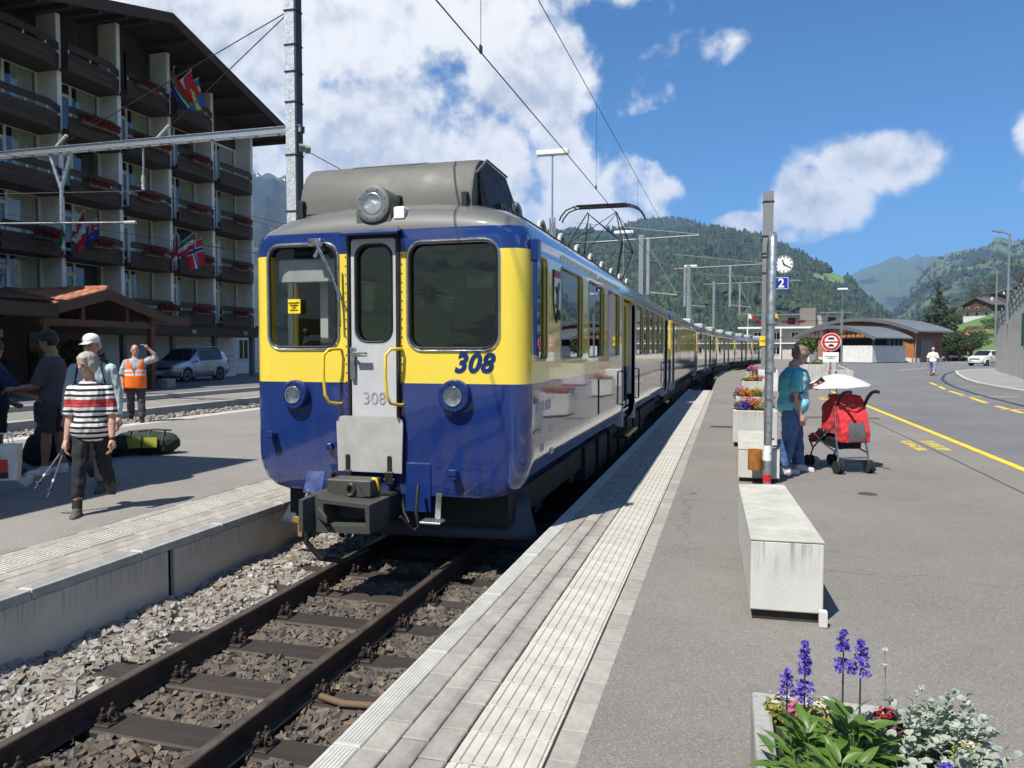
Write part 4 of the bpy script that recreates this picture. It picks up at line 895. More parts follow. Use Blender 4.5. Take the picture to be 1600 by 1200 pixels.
# window unit
def window(y0, y1, z0, z1, par, style=0):
    w = M(); x = XW - .03; T = .07
    w.box(x - .06, x, y0, y1, z1 - .13, z1); w.box(x - .06, x, y0, y1, z0, z0 + .08)
    L = y1 - y0; a = y0 + L * .20; b = y0 + L * .47
    for yy in (y0 + .04, a, b, y1 - .04): w.box(x - .06, x + .01, yy - .06, yy + .06, z0 + .08, z1 - .09)
    w.box(x - .05, x, a + .045, b - .045, z1 - .62, z1 - .54)
    w.box(x - .055, x + .006, a + .045, a + .10, z0 + .08, z1 - .62); w.box(x - .055, x + .006, b - .10, b - .045, z0 + .08, z1 - .62); w.box(x - .055, x + .006, a + .1, b - .1, z1 - .69, z1 - .62)
    wo_ = B(w, 'window', WFRAME, par)
    for c, d, e, f in ((y0 + .085, a - .045, z0 + .08, z1 - .09), (a + .045, b - .045, z1 - .54, z1 - .09), (a + .1, b - .1, z0 + .08, z1 - .69), (b + .045, y1 - .085, z0 + .08, z1 - .09)):
        B(M().box(x - .035, x - .027, c, d, e, f), 'pane', HGLASS, wo_)
    cu = M(); c0, c1 = (b + .4, y1 - .1) if style % 3 else (b + .08, y1 - .1); nseg = 26; pts = []
    for k in range(nseg + 1):
        yy = c0 + (c1 - c0) * k / nseg; pts.append((x - .085 + .03 * math.sin(k * 1.9), yy))
    for k in range(nseg): cu.quad((*pts[k], z0 + .1), (*pts[k + 1], z0 + .1), (*pts[k + 1], z1 - .1), (*pts[k], z1 - .1))
    if style % 4 != 3: B(cu, 'curtain', CURT, wo_, smooth=80)
    if style % 2:
        cu = M(); pts = [(x - .08 + .02 * math.sin(k * 2.1), y0 + .1 + (a - y0 - .15) * k / 8) for k in range(9)]
        for k in range(8): cu.quad((*pts[k], z0 + .1), (*pts[k + 1], z0 + .1), (*pts[k + 1], z1 - .1), (*pts[k], z1 - .1))
        B(cu, 'curtain', CURT, wo_, smooth=80)
for bi in range(6):
    ya, yb = FY[bi] + .11, FY[bi + 1] - .11
    for r in range(4):
        zh = HZ[r + 1]; zf = HZ[r] + .12
        B(M().box(XW - .45, XW - .05, ya - .1, yb + .1, zh, zh + .12 if r < 3 else zh + .3), 'lintel', PLAST, hotel)
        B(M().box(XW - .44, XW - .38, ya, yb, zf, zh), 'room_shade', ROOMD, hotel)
        window(ya + .04, yb - .02, zf, zh - .02, hotel, bi * 3 + r * 2 + 1)
for ya, yb in ((29.62, 32.6), (32.95, 34.6)): window(ya, yb, 14.0, 15.95, hotel, 3)
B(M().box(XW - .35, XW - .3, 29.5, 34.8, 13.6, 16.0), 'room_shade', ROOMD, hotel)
# balconies
balc = {}
def balcony(ya, yb, z):
    w = yb - ya; o = bpy.data.objects.new('balcony', None); COL.objects.link(o); o.parent = hotel; o.location = Vector((0, ya, z)) - hotel.location
    key = round(w, 2)
    if key not in balc:
        pl_ = [(XB, 0), (XB, w - .95), (XF + .02, w - .02)]; mm = []
        s = M(); s.loft([[(XW - .02, .01, zz), (XB - .02, .01, zz), (XB - .02, w - .96, zz), (XF, w - .03, zz), (XW - .02, w - .03, zz)] for zz in (-.12, .02)]); mm.append(('soffit', s.mesh('soffit', SOFF)))
        def strip(z0, z1, t=.035, off=0.):
            q = M(); P = [(XB + off, -.0), (XB + off, w - .95), (XF + .02 + off, w - .0)]; Q = [(p[0] - t, p[1] - (.015 if i else 0)) for i, p in enumerate(P)]
            for i in range(2): q.loft([[(*P[i], z0), (*P[i + 1], z0), (*Q[i + 1], z0), (*Q[i], z0)], [(*P[i], z1), (*P[i + 1], z1), (*Q[i + 1], z1), (*Q[i], z1)]])
            return q
        for z0, z1, off in ((-.13, .10, .0), (.11, .34, .008), (.35, .58, .016), (.72, .93, .022), (.935, 1.0, .035)): mm.append(('board', strip(z0, z1, .035, off).mesh('board', HWOOD)))
        ps = M()
        for yy in (.1, w * .38, w - 1.0): ps.box(XB - .08, XB - .04, yy - .03, yy + .03, 0, .95)
        mm.append(('post', ps.mesh('post', WFRAME))); balc[key] = mm
    for nm, me in balc[key]: lk(bpy.data.objects.new(nm, me), o)
    return o
for bi in range(6):
    for r in range(5):
        if r == 4 and bi > 4: continue
        balcony(FY[bi] + .02, FY[bi + 1] - .02, HZ[r])
# roof: two slopes with deep verge
def slope(sgn):
    y1 = RIDGE + sgn * 10.6; z1 = RZ - SL * 10.6
    rings = []
    for x in (-46, -25.2):
        rings.append([(x, RIDGE, RZ - .32), (x, y1, z1 - .32), (x, y1, z1), (x, RIDGE, RZ)])
    m = M().loft(rings); o = B(m, 'roof', pm('roof_brown', (.04, .031, .028), .85, v=.3, s=2, b=.4, bs=14), hotel)
    f = M().loft([[(x, RIDGE, RZ - .45), (x, y1, z1 - .45), (x, y1, z1 + .03), (x, RIDGE, RZ + .03)] for x in (-25.2, -25.12)]); B(f, 'barge_board', HWOOD, o)
    for k in range(7):
        yy = RIDGE + sgn * (1.2 + k * 1.5); zz = RZ - SL * (1.2 + k * 1.5) - .36; B(M().box(-27.9, -25.3, yy - .08, yy + .08, zz - .2, zz), 'purlin', HWOOD, o)
slope(1); slope(-1)
# ground floor: beam, columns, recessed walls, stair
B(M().box(XW - .2, XB - .15, 22.6, 39.6, 2.30, 2.86), 'floor_beam', HWOOD, hotel)
for y in (26.2, 29.5, 32.8, 36.1, 39.5): B(M().bbox(XF - .2, XF + .05, y - .12, y + .12, -.1, 2.3, .015), 'column', pm('column_grey', (.16, .155, .15), .8), hotel)
for y in (33.9, 38.3): B(M().bbox(XB - .14, XB - .08, y - .16, y + .16, 2.42, 2.62, .01), 'wall_lamp', pm('lamp_beige', (.35, .32, .22), .6), hotel)
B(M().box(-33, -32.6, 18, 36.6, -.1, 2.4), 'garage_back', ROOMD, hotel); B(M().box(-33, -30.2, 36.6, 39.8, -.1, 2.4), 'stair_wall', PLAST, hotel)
B(M().box(-31.5, -31.0, 31.9, 33.3, -.1, 2.4), 'white_wall', pm('white_render', (.72, .71, .67), .85), hotel)
for k in range(9):
    B(M().box(-29.6, -28.9, 36.9 + k * .26, 37.15 + k * .26, .25 + (8 - k) * .24, .29 + (8 - k) * .24), 'stair_tread', DKMET, hotel)
for x in (-29.6, -28.88): B(M().tube([(x, 36.9, 2.35), (x, 39.3, .25)], .03), 'stair_stringer', DKMET, hotel)
B(M().tube([(-28.88, 36.9, 3.2), (-28.88, 39.4, 1.1), (-28.88, 39.4, .2)], .02), 'stair_rail', DKMET, hotel)
for z in (.6, .9, 1.2): B(M().tube([(-28.2, 37.6, z), (-28.2, 39.4, z)], .015), 'rail_bar', DKMET, hotel)
# neighbouring white house glimpsed past the hotel
nh = thing('white_house', 'white rendered house wall with a small window beyond the hotel stair', 'building', (-33, 46, .01))
B(M().box(-36, -31, 41.5, 52, -.1, 2.9), 'wall', MATS['white_render'], nh); B(M().box(-36.3, -30.7, 41.2, 52.3, 2.9, 3.2), 'roof', HWOOD, nh)
wn_ = M(); wn_.box(-31.0, -30.93, 43.6, 44.9, .95, .99); wn_.box(-31.0, -30.95, 43.7, 43.78, .99, 2.3); wn_.box(-31.0, -30.95, 44.72, 44.8, .99, 2.3); wn_.box(-31.0, -30.95, 44.2, 44.28, .99, 2.3); wn_.box(-31.0, -30.95, 43.78, 44.72, 2.22, 2.3); wo_ = B(wn_, 'window', WFRAME, nh); B(M().box(-31.0, -30.985, 43.78, 44.72, .99, 2.22), 'pane', MATS['dark_glass'], wo_)
# porch
PWOOD = pm('porch_wood', (.10, .045, .026), .7, v=.3, s=3, b=.3, bs=30, stretch=(1, .4, 4), rv=.15)
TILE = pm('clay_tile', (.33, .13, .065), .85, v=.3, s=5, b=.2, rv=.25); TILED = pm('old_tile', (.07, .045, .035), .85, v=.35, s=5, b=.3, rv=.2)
po_ = thing('entrance_porch', 'brown wooden hotel porch with clay tiled gable roof', 'porch', (-24.5, 23.2, .01))
def tiled(parent, ox, x0, x1, y0, z0, y1, z1, mat, name='tile', w=.33, cour=.36):
    """rows of half round tiles on a slope that falls along y; each tile its own object"""
    d = Vector((0, y1 - y0, z1 - z0)); Ls = d.length; n = max(1, int(Ls / cour)); k = max(1, int(abs(x1 - x0) / w)); sg = 1 if y1 > y0 else -1
    q = M(); prof = [(w * .5 * math.cos(R(a)), .05 * math.sin(R(a))) for a in range(0, 181, 36)]
    L = cour * 1.12
    q.loft([[(p[0], 0, p[1] + .012) for p in prof], [(p[0], L, p[1] + .03) for p in prof]], caps=False, closed=False); me = q.mesh('tile', mat)
    ang = math.atan2(d.z, abs(d.y)); root = Vector(parent.location)
    for i in range(n):
        for j in range(k):
            t = (i + .0) / n; o = lk(bpy.data.objects.new(name, me), parent); c = Vector((min(x0, x1) + (j + .5) * abs(x1 - x0) / k, y0, z0)) + d * t
            o.location = c - root; o.rotation_euler = Euler((ang if sg > 0 else ang, 0, 0 if sg > 0 else math.pi)); o.scale = (1, 1, 1)
RY, RZZ = 23.15, 3.78
for sg, y1, z1 in ((1, 26.0, 3.0), (-1, 20.4, 3.02)):
    m = M(); m.loft([[(x, RY, RZZ - .16), (x, y1, z1 - .16), (x, y1, z1), (x, RY, RZZ)] for x in (-27.4, -21.9)]); sl_ = B(m, 'roof', PWOOD, po_)
    B(M().loft([[(x, RY, RZZ - .36), (x, y1 + sg * .05, z1 - .36), (x, y1 + sg * .05, z1 + .02), (x, RY, RZZ + .02)] for x in (-21.9, -21.82)]), 'barge_board', PWOOD, po_)
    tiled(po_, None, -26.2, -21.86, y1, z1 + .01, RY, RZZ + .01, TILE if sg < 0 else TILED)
for j in range(14): B(M().cyl((-21.85 - j * .32, RY, RZZ + .05), (-22.2 - j * .32, RY, RZZ + .06), .10, .11, 10), 'ridge_tile', TILE, po_, smooth=60)
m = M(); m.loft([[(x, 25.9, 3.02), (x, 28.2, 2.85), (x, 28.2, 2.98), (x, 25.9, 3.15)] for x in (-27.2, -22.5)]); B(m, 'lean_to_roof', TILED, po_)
B(M().box(-22.55, -22.42, 25.95, 28.25, 2.62, 3.0), 'fascia_board', PWOOD, po_)
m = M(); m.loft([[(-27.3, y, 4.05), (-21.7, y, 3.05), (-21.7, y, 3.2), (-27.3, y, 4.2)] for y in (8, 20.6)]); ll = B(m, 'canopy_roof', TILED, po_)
rows_ = M()
for k in range(15):
    x = -27.2 + k * .38; z = 4.215 - (k * .38 - .1) * .1786; rows_.box(x, x + .36, 8.1, 20.5, z - .06, z + .02 + .015 * (k % 2))
B(rows_, 'canopy_tiles', TILED, ll)['kind'] = 'stuff'
B(M().box(-21.7, -21.58, 7.9, 20.7, 2.68, 3.12), 'fascia_board', HWOOD, po_)
for y in (20.7, 25.7): B(M().bbox(-22.35, -22.13, y - .11, y + .11, -.05, 3.0, .015), 'porch_post', PWOOD, po_)
for y in (22.3, 24.4): B(M().bbox(-22.3, -22.16, y - .07, y + .07, 2.6, 3.4, .01), 'queen_post', PWOOD, po_)
B(M().box(-22.35, -22.15, 20.5, 25.9, 2.42, 2.66), 'tie_beam', PWOOD, po_)
for k in range(26): B(M().box(-26.9, -26.82 + .012 * (k % 2), 16 + k * .42, 16.41 + k * .42, -.05, 3.2), 'wall_board', PWOOD, po_)
B(M().box(-26.8, -26.74, 24.2, 25.6, .2, 2.25), 'door', MATS['dark_glass'], po_); B(M().box(-26.8, -26.72, 17.6, 19.4, .9, 2.2), 'window', HGLASS, po_)
B(M().bbox(-26.0, -25.9, 21.95, 22.35, 2.05, 2.35, .01), 'lit_sign', pm('sign_cream', (.55, .50, .25), .6), po_)
tag(M().bbox(-.24, .24, -.25, .25, 0, .38, .02).build('stone_block', STEPC, loc=(-22.3, 26.6, .01)), 'small stone block beside the porch post', 'block')
B(M().tube([(-22.0, 21.4, 2.6), (-22.0, 21.4, 2.0)], .01), 'lamp_cord', BLACK, po_)
# ---- leaves helper: many small faces in one mesh
def leaf_cloud(name, centers, n, size, mat, parent=None, spread=1.0, up=.3, seed=1, tri=False):
    rr = np.random.RandomState(seed); C = np.array([c[:3] for c in centers], float); RA = np.array([c[3:6] if len(c) > 4 else (c[3],) * 3 for c in centers], float)
    wts = RA.prod(1); idx = rr.choice(len(C), n, p=wts / wts.sum()); d = rr.normal(size=(n, 3)); d /= np.linalg.norm(d, axis=1)[:, None]; rad = rr.uniform(.35, 1, n) ** (1 / 2.2)
    P = C[idx] + d * RA[idx] * rad[:, None] * spread
    nrm = d * .7 + rr.normal(size=(n, 3)) * .6 + np.array([0, 0, up]); nrm /= np.linalg.norm(nrm, axis=1)[:, None]
    a = np.cross(nrm, rr.normal(size=(n, 3))); a /= np.linalg.norm(a, axis=1)[:, None]; b = np.cross(nrm, a); s = size * rr.uniform(.6, 1.35, n)[:, None]
    q = np.stack([P - a * s, P - b * s * .55 + nrm * s * .12, P + a * s, P + b * s * .55 + nrm * s * .12], 1)
    F = np.arange(n * 4).reshape(n, 4)
    return lk(bpy.data.objects.new(name, fast_mesh(name, q.reshape(-1, 3), F, mat)), parent)
def leaf_mat(name, c1, c2, rough=.55, trans=.25):
    t = NT(name); g = t.n('ShaderNodeNewGeometry'); col = t.mix(g.outputs['Random Per Island'], c1, c2)
    n = t.noise(.9, 3, .6, t.obj()); col = t.mix(t.map(n, .3, .7, 0, .45), col, tuple(x * .6 for x in c1))
    d = t.bsdf(col, rough); tr = t.n('ShaderNodeBsdfTranslucent'); t.t.links.new(col, tr.inputs[0]); mx = t.n('ShaderNodeMixShader', {0: trans}); t.t.links.new(d.outputs[0], mx.inputs[1]); t.t.links.new(tr.outputs[0], mx.inputs[2]); t.t.links.new(mx.outputs[0], t.out.inputs[0]); return t.m
GERL = leaf_mat('geranium_leaf', (.03, .055, .015), (.06, .10, .03)); GERF = leaf_mat('geranium_red', (.24, .010, .012), (.42, .025, .025)); 
FLO = ['lowest', 'second', 'third', 'fourth', 'topmost']; BAY = ['sixth', 'fifth', 'fourth', 'third', 'second', 'first']
gb_list = [(2, 3, .3), (2, 3, .7), (3, 3, .25), (3, 3, .72), (4, 2, .4), (5, 2, .6), (2, 2, .45), (3, 2, .35), (4, 3, .5), (2, 1, .5), (3, 1, .45), (4, 1, .55), (5, 1, .5), (3, 4, .35), (4, 4, .15), (1, 1, .75), (4, 0, .5), (5, 0, .5), (2, 0, .2), (3, 0, .85)]
gmesh = None; used_lab = {}
for i, (bi, r, fr) in enumerate(gb_list):
    key = (bi, r); side = 'left half of the ' if used_lab.get(key) is None and [g[:2] for g in gb_list].count(key) > 1 else ('right half of the ' if used_lab.get(key) else ''); used_lab[key] = 1
    y = FY[bi] + .3 + fr * 2.2; z = HZ[r] + .42
    t_ = thing('geranium_box', 'red geraniums on the %s%s balcony level, bay %s from the right' % (side, FLO[r], BAY[bi]), 'flower box', (XB + .16, y, z), 0, 'geranium boxes on the hotel balconies')
    if gmesh is None:
        bx_ = M().bbox(-.10, .10, -.55, .55, 0, .18, .01).build('box', pm('flower_trough', (.14, .12, .10), .7), t_)
        l = leaf_cloud('foliage', [(.02, k * .22 - .45, .24, .2, .2, .18) for k in range(5)], 420, .05, GERL, t_, seed=5); f = leaf_cloud('blossom', [(.08, k * .2 - .5, .24, .22, .18, .2) for k in range(6)], 560, .045, GERF, t_, seed=6, up=.1); gmesh = (bx_.data, l.data, f.data)
        for o in (l, f): o['kind'] = 'stuff'
    else:
        for nm, me in zip(('box', 'foliage', 'blossom'), gmesh):
            o = lk(bpy.data.objects.new(nm, me), t_); 
            if nm != 'box': o['kind'] = 'stuff'
for i, (x, y, z, s, lb) in enumerate(((-22.8, 21.6, 4.3, 1.0, 'large red geranium bush above the porch roof at left'), (-26.3, 27.2, 3.95, .7, 'dark red flower bush beside the porch ridge'))):
    t_ = thing('geranium_bush', lb, 'shrub', (-26.2 if i == 0 else x, y, z))
    l = leaf_cloud('foliage', [(0, k * .3 - .6, 0, .35, .35, .3) for k in range(5)], 600, .06, GERL, t_, seed=8 + i); f = leaf_cloud('blossom', [(.1, k * .3 - .6, .05, .36, .34, .3) for k in range(5)], 520, .05, GERF, t_, seed=18 + i); l['kind'] = f['kind'] = 'stuff'
# porch greenery
for i, (x, y, z, s, lb) in enumerate(((-25.6, 20.9, 1.35, .75, 'dark climbing plant under the left side of the porch'), (-25.2, 25.0, 1.45, .8, 'dark leafy shrub under the right side of the porch'))):
    t_ = thing('porch_plant', lb, 'plant', (x, y, .01)); l = leaf_cloud('foliage', [(0, 0, z - .2, s * .6, s, s), (.1, .7, z - .5, .5, .6, .7), (0, -.6, z, .4, .5, .5)], 1500, .07, leaf_mat('porch_leaf', (.02, .04, .012), (.045, .075, .02)), t_, seed=30 + i); l['kind'] = 'stuff'; M().cyl((0, 0, 0), (0, 0, 1.0), .05).build('stem', PWOOD, t_)
# ---------------------------------------------------------------- flags
FC = {k: pm('flag_' + k, c, .75, v=.06, b=.05) for k, c in dict(red=(.50, .02, .025), green=(.01, .20, .07), white=(.70, .70, .68), blue=(.012, .045, .26), yellow=(.75, .50, .03), black=(.01, .01, .012), sky=(.02, .12, .42)).items()}
KEYS = list(FC)
def flag(label, p0, p1, hang, w, cf, sway=(0, 0, 0)):
    """pole p0->p1, cloth hangs from its outer end; cf(u, v) names the colour"""
    P0, P1 = Vector(p0), Vector(p1); f = thing('flag', label, 'flag', p0, 0, 'flags on the hotel front'); f.scale = (.86,) * 3
    M().tube([(0, 0, 0), P1 - P0], .022, 8).build('pole', pm('pole_white', (.6, .58, .54), .5), f); M().ell(P1 - P0, .045, 8, 6).build('knob', YELLOWP, f)
    nu, nv = 26, 18; m = M(); d = (P1 - P0); top = d; bot = d * (1 - w / d.length); vs = []
    for j in range(nv + 1):
        for i in range(nu + 1):
            u, v = i / nu, j / nv; a = top.lerp(bot, v); g = Vector((0, 0, -1)) * hang * u + Vector(sway) * u * u
            fold = math.sin(u * 3 + v * 9) * .09 * u + math.sin(v * 15 + 1) * .05 * u; vs.append(a + g + Vector((fold * .8, fold * .7, 0)) + Vector((0, .10 * u * math.sin(v * 6), 0)))
    for j in range(nv):
        for i in range(nu):
            m.cur = KEYS.index(cf((i + .5) / nu, (j + .5) / nv)); k = j * (nu + 1) + i; m.add([], []); m.f.append([k, k + 1, k + nu + 2, k + nu + 1]); m.mi.append(m.cur)
    m.v = [tuple(p) for p in vs]; m.build('cloth', [FC[k] for k in KEYS], f, smooth=179)
def tri_h(a, b, c): return lambda u, v: a if v < .34 else (b if v < .67 else c)
def tri_v(a, b, c): return lambda u, v: a if u < .34 else (b if u < .67 else c)
def nordic(f, c, e=None):
    def q(u, v):
        du, dv = abs(u - .36), abs(v - .5)
        if e and (du < .05 or dv < .06): return e
        return c if (du < .1 or dv < .12) else f
    return q
def rsa(u, v):
    if u < .34 and abs(v - .5) < .34 - u: return 'black' if abs(v - .5) < .24 - u else 'yellow'
    g = abs(v - .5) < .10 or (u < .42 and abs(abs(v - .5) - (.44 - u)) < .10)
    if g: return 'green'
    if abs(v - .5) < .17: return 'white'
    return 'red' if v < .5 else 'blue'
def aus(u, v):
    if u < .5 and v < .5:
        a, b = u / .5, v / .5
        if abs(a - .5) < .1 or abs(b - .5) < .12: return 'red'
        if abs(a - .5) < .18 or abs(b - .5) < .22: return 'white'
        if abs(a - b) < .1 or abs(a + b - 1) < .1: return 'white'
        return 'blue'
    for cu, cv, r in ((.25, .75, .08), (.75, .2, .05), (.75, .83, .05), (.63, .45, .05), (.87, .4, .05)):
        if (u - cu) ** 2 * 2 + (v - cv) ** 2 < r * r: return 'white'
    return 'blue'
b1, b2, b3 = (-26.5, 32.0, 14.05), (-26.5, 25.9, 6.05), (-26.5, 32.0, 6.4)
flag('South African flag on a slanted pole below the hotel gable', b1, (-25.2, 31.1, 15.1), 1.5, .95, rsa, (.3, 1.1, 0))
flag('red flag between two others below the hotel gable', b1, (-25.4, 32.75, 15.5), 1.3, .9, tri_h('red', 'red', 'white'), (.2, .4, 0))
flag('blue and yellow Swedish flag below the hotel gable', b1, (-25.2, 33.1, 15.15), 1.5, .9, nordic('sky', 'yellow'), (.2, .3, 0))
flag('green and white flag hanging at the left of its trio', b2, (-25.2, 24.3, 7.0), 1.35, .85, tri_h('green', 'white', 'red'), (.1, -.1, 0))
flag('red and white flag in the middle of the left trio', b2, (-25.0, 25.45, 7.4), 1.5, .85, tri_v('red', 'white', 'red'), (.1, -.1, 0))
flag('blue Australian flag at the right of the left trio', b2, (-24.8, 26.0, 7.1), 1.0, 1.05, aus, (.1, -.2, 0))
flag('red and white flag at the left of the right trio', b3, (-25.4, 31.3, 7.3), 1.25, .8, tri_h('red', 'white', 'red'), (.1, -.2, 0))
flag('green white and red flag in the middle of the right trio', b3, (-25.2, 32.4, 7.45), .9, 1.0, tri_v('green', 'white', 'red'), (.1, -.2, 0))
flag('red Norwegian flag with blue cross', b3, (-25.0, 32.85, 7.2), 1.5, .9, nordic('red', 'white', 'blue'), (.1, .1, 0))
# ================================================================ station hall, shed and neighbours
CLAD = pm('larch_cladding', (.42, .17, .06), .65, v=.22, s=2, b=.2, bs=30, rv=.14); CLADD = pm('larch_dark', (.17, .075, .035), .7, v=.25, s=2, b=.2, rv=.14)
ZINC = pm('zinc_roof', (.36, .38, .40), .35, .7, v=.15, s=3, b=.1); ZDARK = pm('roof_edge_grey', (.13, .135, .14), .5)
WCONC = concrete('pale_concrete', (.80, .79, .76), zt=2.0)
PHI = R(50)
def vault(parent, span, x0, x1, z_foot, rise, over, t=.18, ribs=None):
    n = 18; P = []
    for k in range(n + 1):
        s = -1 + 2 * k / n; P.append((span / 2 - (span / 2 + over) * s, z_foot + rise * (1 - s * s)))
    m = M(); m.loft([[(x, p[0], p[1]) for p in P] + [(x, p[0], p[1] - t) for p in P[::-1]] for x in (x0, x1)]); rf = m.build('roof', ZINC, parent, smooth=40)
    e = M(); e.loft([[(x, p[0], p[1] + .04) for p in P] + [(x, p[0], p[1] - t - .22) for p in P[::-1]] for x in (x0 - .08, x0)]); e.build('roof_edge', ZDARK, rf, smooth=40)
    k = 0; x = x0 + .3
    while x < x1:
        r = M(); r.loft([[(xx, p[0], p[1] + .005) for p in P] + [(xx, p[0], p[1] + .06) for p in P[::-1]] for xx in (x, x + .04)]); r.build('roof_seam', ZINC, rf, smooth=40); x += .55
    return P
hall = thing('station_hall', 'timber clad station hall with wide curved metal roof', 'building', (22.1, 104.8, 0), PHI)
SP = 14.5
P_ = vault(hall, SP, -1.0, 7.6, 3.9, 1.75, .9)
k = 0
for z in np.arange(.55, 4.0, .30):                         # cladding boards, gable and flank
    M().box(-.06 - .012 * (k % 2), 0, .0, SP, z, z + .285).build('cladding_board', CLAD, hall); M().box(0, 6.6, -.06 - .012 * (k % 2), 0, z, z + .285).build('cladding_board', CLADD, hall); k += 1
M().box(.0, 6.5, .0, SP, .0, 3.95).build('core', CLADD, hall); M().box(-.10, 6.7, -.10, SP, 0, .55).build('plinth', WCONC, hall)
for z in np.arange(4.0, 5.4, .30):
    hw_ = SP / 2 * math.sqrt(max(0, 1 - (z + .36 - 3.9) / 1.75)); M().box(-.06 - .012 * (int(z * 10) % 2), 0, SP / 2 - hw_, SP / 2 + hw_, z, z + .285).build('cladding_board', CLAD if z > 4.35 else pm('gable_band', (.62, .60, .55), .7), hall)
gp = M(); ar = [(SP / 2 - SP / 2 * s, 4.0 + 1.35 * (1 - s * s)) for s in np.linspace(-.97, .97, 17)]; gp.add([(-.03, y, z) for y, z in ar] + [(-.03, .3, 3.96), (-.03, SP - .3, 3.96)][::1], [tuple(range(len(ar))) ]); gp.build('gable_glazing', pm('pale_gable', (.38, .36, .33), .5), hall)
for y in (0.04, 4.5, 9.0): M().bbox(-.16, -.07, y, y + .2, 0, 4.1, .01).build('corner_post', CLAD, hall)
M().box(1.2, 4.6, -.12, -.07, .0, 2.75).build('sliding_door', ZDARK, hall)
for x in (1.25, 2.9): M().box(x, x + .06, -.15, -.12, .0, 2.75).build('door_rib', ZINC, hall)
M().tube([(-.25, -.25, .0), (-.25, -.25, 3.5), (.4, -.5, 4.05)], .06, 8).build('downpipe', ZINC, hall, smooth=60)
shed = thing('open_shed', 'open station shed with curved roof and dark steel trusses', 'shelter', (16.4, 97.6, 0), PHI)
SS = 9.8
P2 = vault(shed, SS, -1.2, 7.0, 3.0, 1.45, .7, .14)
for x in (0, 3, 6):
    tr = M(); tr.tube([(x, 0, 2.95), (x, SS, 2.95)], .07); prev = None
    for k in range(9):
        s = -1 + 2 * k / 8; y = SS / 2 - SS / 2 * s; z = 2.95 + 1.25 * (1 - s * s); tr.tube([(x, y, 2.95), (x, y, z)], .04, 6)
        if prev: tr.tube([prev, (x, y, 2.95 if k % 2 else z)], .035, 6)
        prev = (x, y, z if k % 2 else 2.95)
    tr.build('roof_truss', pm('rust_truss', (.10, .055, .03), .7), shed)
    for y in (.2, SS - .2): M().bbox(x - .09, x + .09, y - .09, y + .09, 0, 3.0, .01).build('column', ZDARK, shed)
for a, b in ((-.6, 2.0), (2.04, 4.2), (4.24, 6.4)): M().bbox(a, b, -.15, 0, .08, 2.05, .01).build('wall_panel', WCONC, shed)
M().bbox(-.75, -.6, -.15, 3.6, .08, 2.05, .01).build('wall_panel', WCONC, shed); M().bbox(-.75, -.6, 6.9, 9.4, .05, 2.0, .01).build('wall_panel', WCONC, shed)
M().box(5.5, 5.6, 0, SS, 0, 2.9).build('back_wall', pm('shed_dark', (.03, .03, .032), .8), shed)
for k in range(4): M().bbox(2.6 + k * .9, 2.75 + k * .9, -.35, -.2, 2.05, 2.75, .01).build('bracket', ZDARK, shed)
# apartment house behind
PINK = pm('pink_render', (.60, .50, .45), .85); GRY = pm('grey_render', (.34, .33, .31), .85)
apt = thing('apartment_house', 'grey and pale pink apartment house with balconies behind the shed', 'building', (11, 138, 0), R(-4))
M().box(-8, 8, 0, 14, -.5, 2.6).build('ground_storey', PINK, apt); M().box(-7.5, 8, 1.2, 14, 2.6, 5.2).build('middle_storey', GRY, apt); M().box(-5.5, 7.2, 2.4, 14, 5.2, 7.4).build('top_storey', GRY, apt)
M().box(-9.5, 8.4, -.4, 14.5, 5.15, 5.45).build('terrace_slab', WHITEP, apt); M().box(-8.2, 8.2, -.6, 1.4, 2.55, 2.75).build('balcony_slab', WHITEP, apt)
for a, b, h in ((-6.6, 1.5, 7.45), (3.8, 8.6, 7.7)):
    M().loft([[(a, 1.2, h), (b, 1.2, h), (b, 13, h + .5), (a, 13, h + .5)], [(a, 1.2, h + .18), (b, 1.2, h + .18), (b, 13, h + .7), (a, 13, h + .7)]]).build('roof', ZINC, apt)
M().bbox(.5, 3.0, 1.0, 3.4, 5.4, 8.6, .02).build('chimney_block', pm('brown_concrete', (.22, .20, .175), .9), apt)
for x in (-6.3, -3.2, -.2, 2.9, 5.6):
    for z, yy, hh in ((.7, -.02, 1.3), (3.2, 1.18, 1.4)):
        w = M().box(x - .65, x + .65, yy - .05, yy, z, z + hh).build('window', WHITEP, apt); M().box(x - .55, x - .04, yy - .06, yy - .05, z + .1, z + hh - .1).build('pane', MATS['dark_glass'], w); M().box(x + .04, x + .55, yy - .06, yy - .05, z + .1, z + hh - .1).build('pane', MATS['dark_glass'], w)
for x in (-3.8, -.8, 5.6): M().box(x - .6, x + .6, 2.34, 2.4, 5.9, 7.0).build('window', MATS['dark_glass'], apt)
for z, y0, c in ((2.75, -.6, DKMET), (5.45, -.4, pm('red_planting', (.35, .07, .08), .8))):
    r = M(); r.box(-8.1, 8.1, y0, y0 + .04, z + .9, z + .96)
    for k in range(55): r.box(-8.1 + k * .3, -8.06 + k * .3, y0, y0 + .03, z, z + .9)
    r.build('balcony_rail', c if z < 4 else DKMET, apt)
for k in range(4): leaf_cloud('geraniums', [(-6 + k * 2.2, -.35, 6.3, .9, .25, .3)], 160, .12, GERF, apt, seed=60 + k)['kind'] = 'stuff'
for x in (-7.9, -2.5, 3, 7.9): M().box(x - .1, x + .1, -.55, -.35, -.3, 5.2).build('balcony_column', WHITEP, apt)
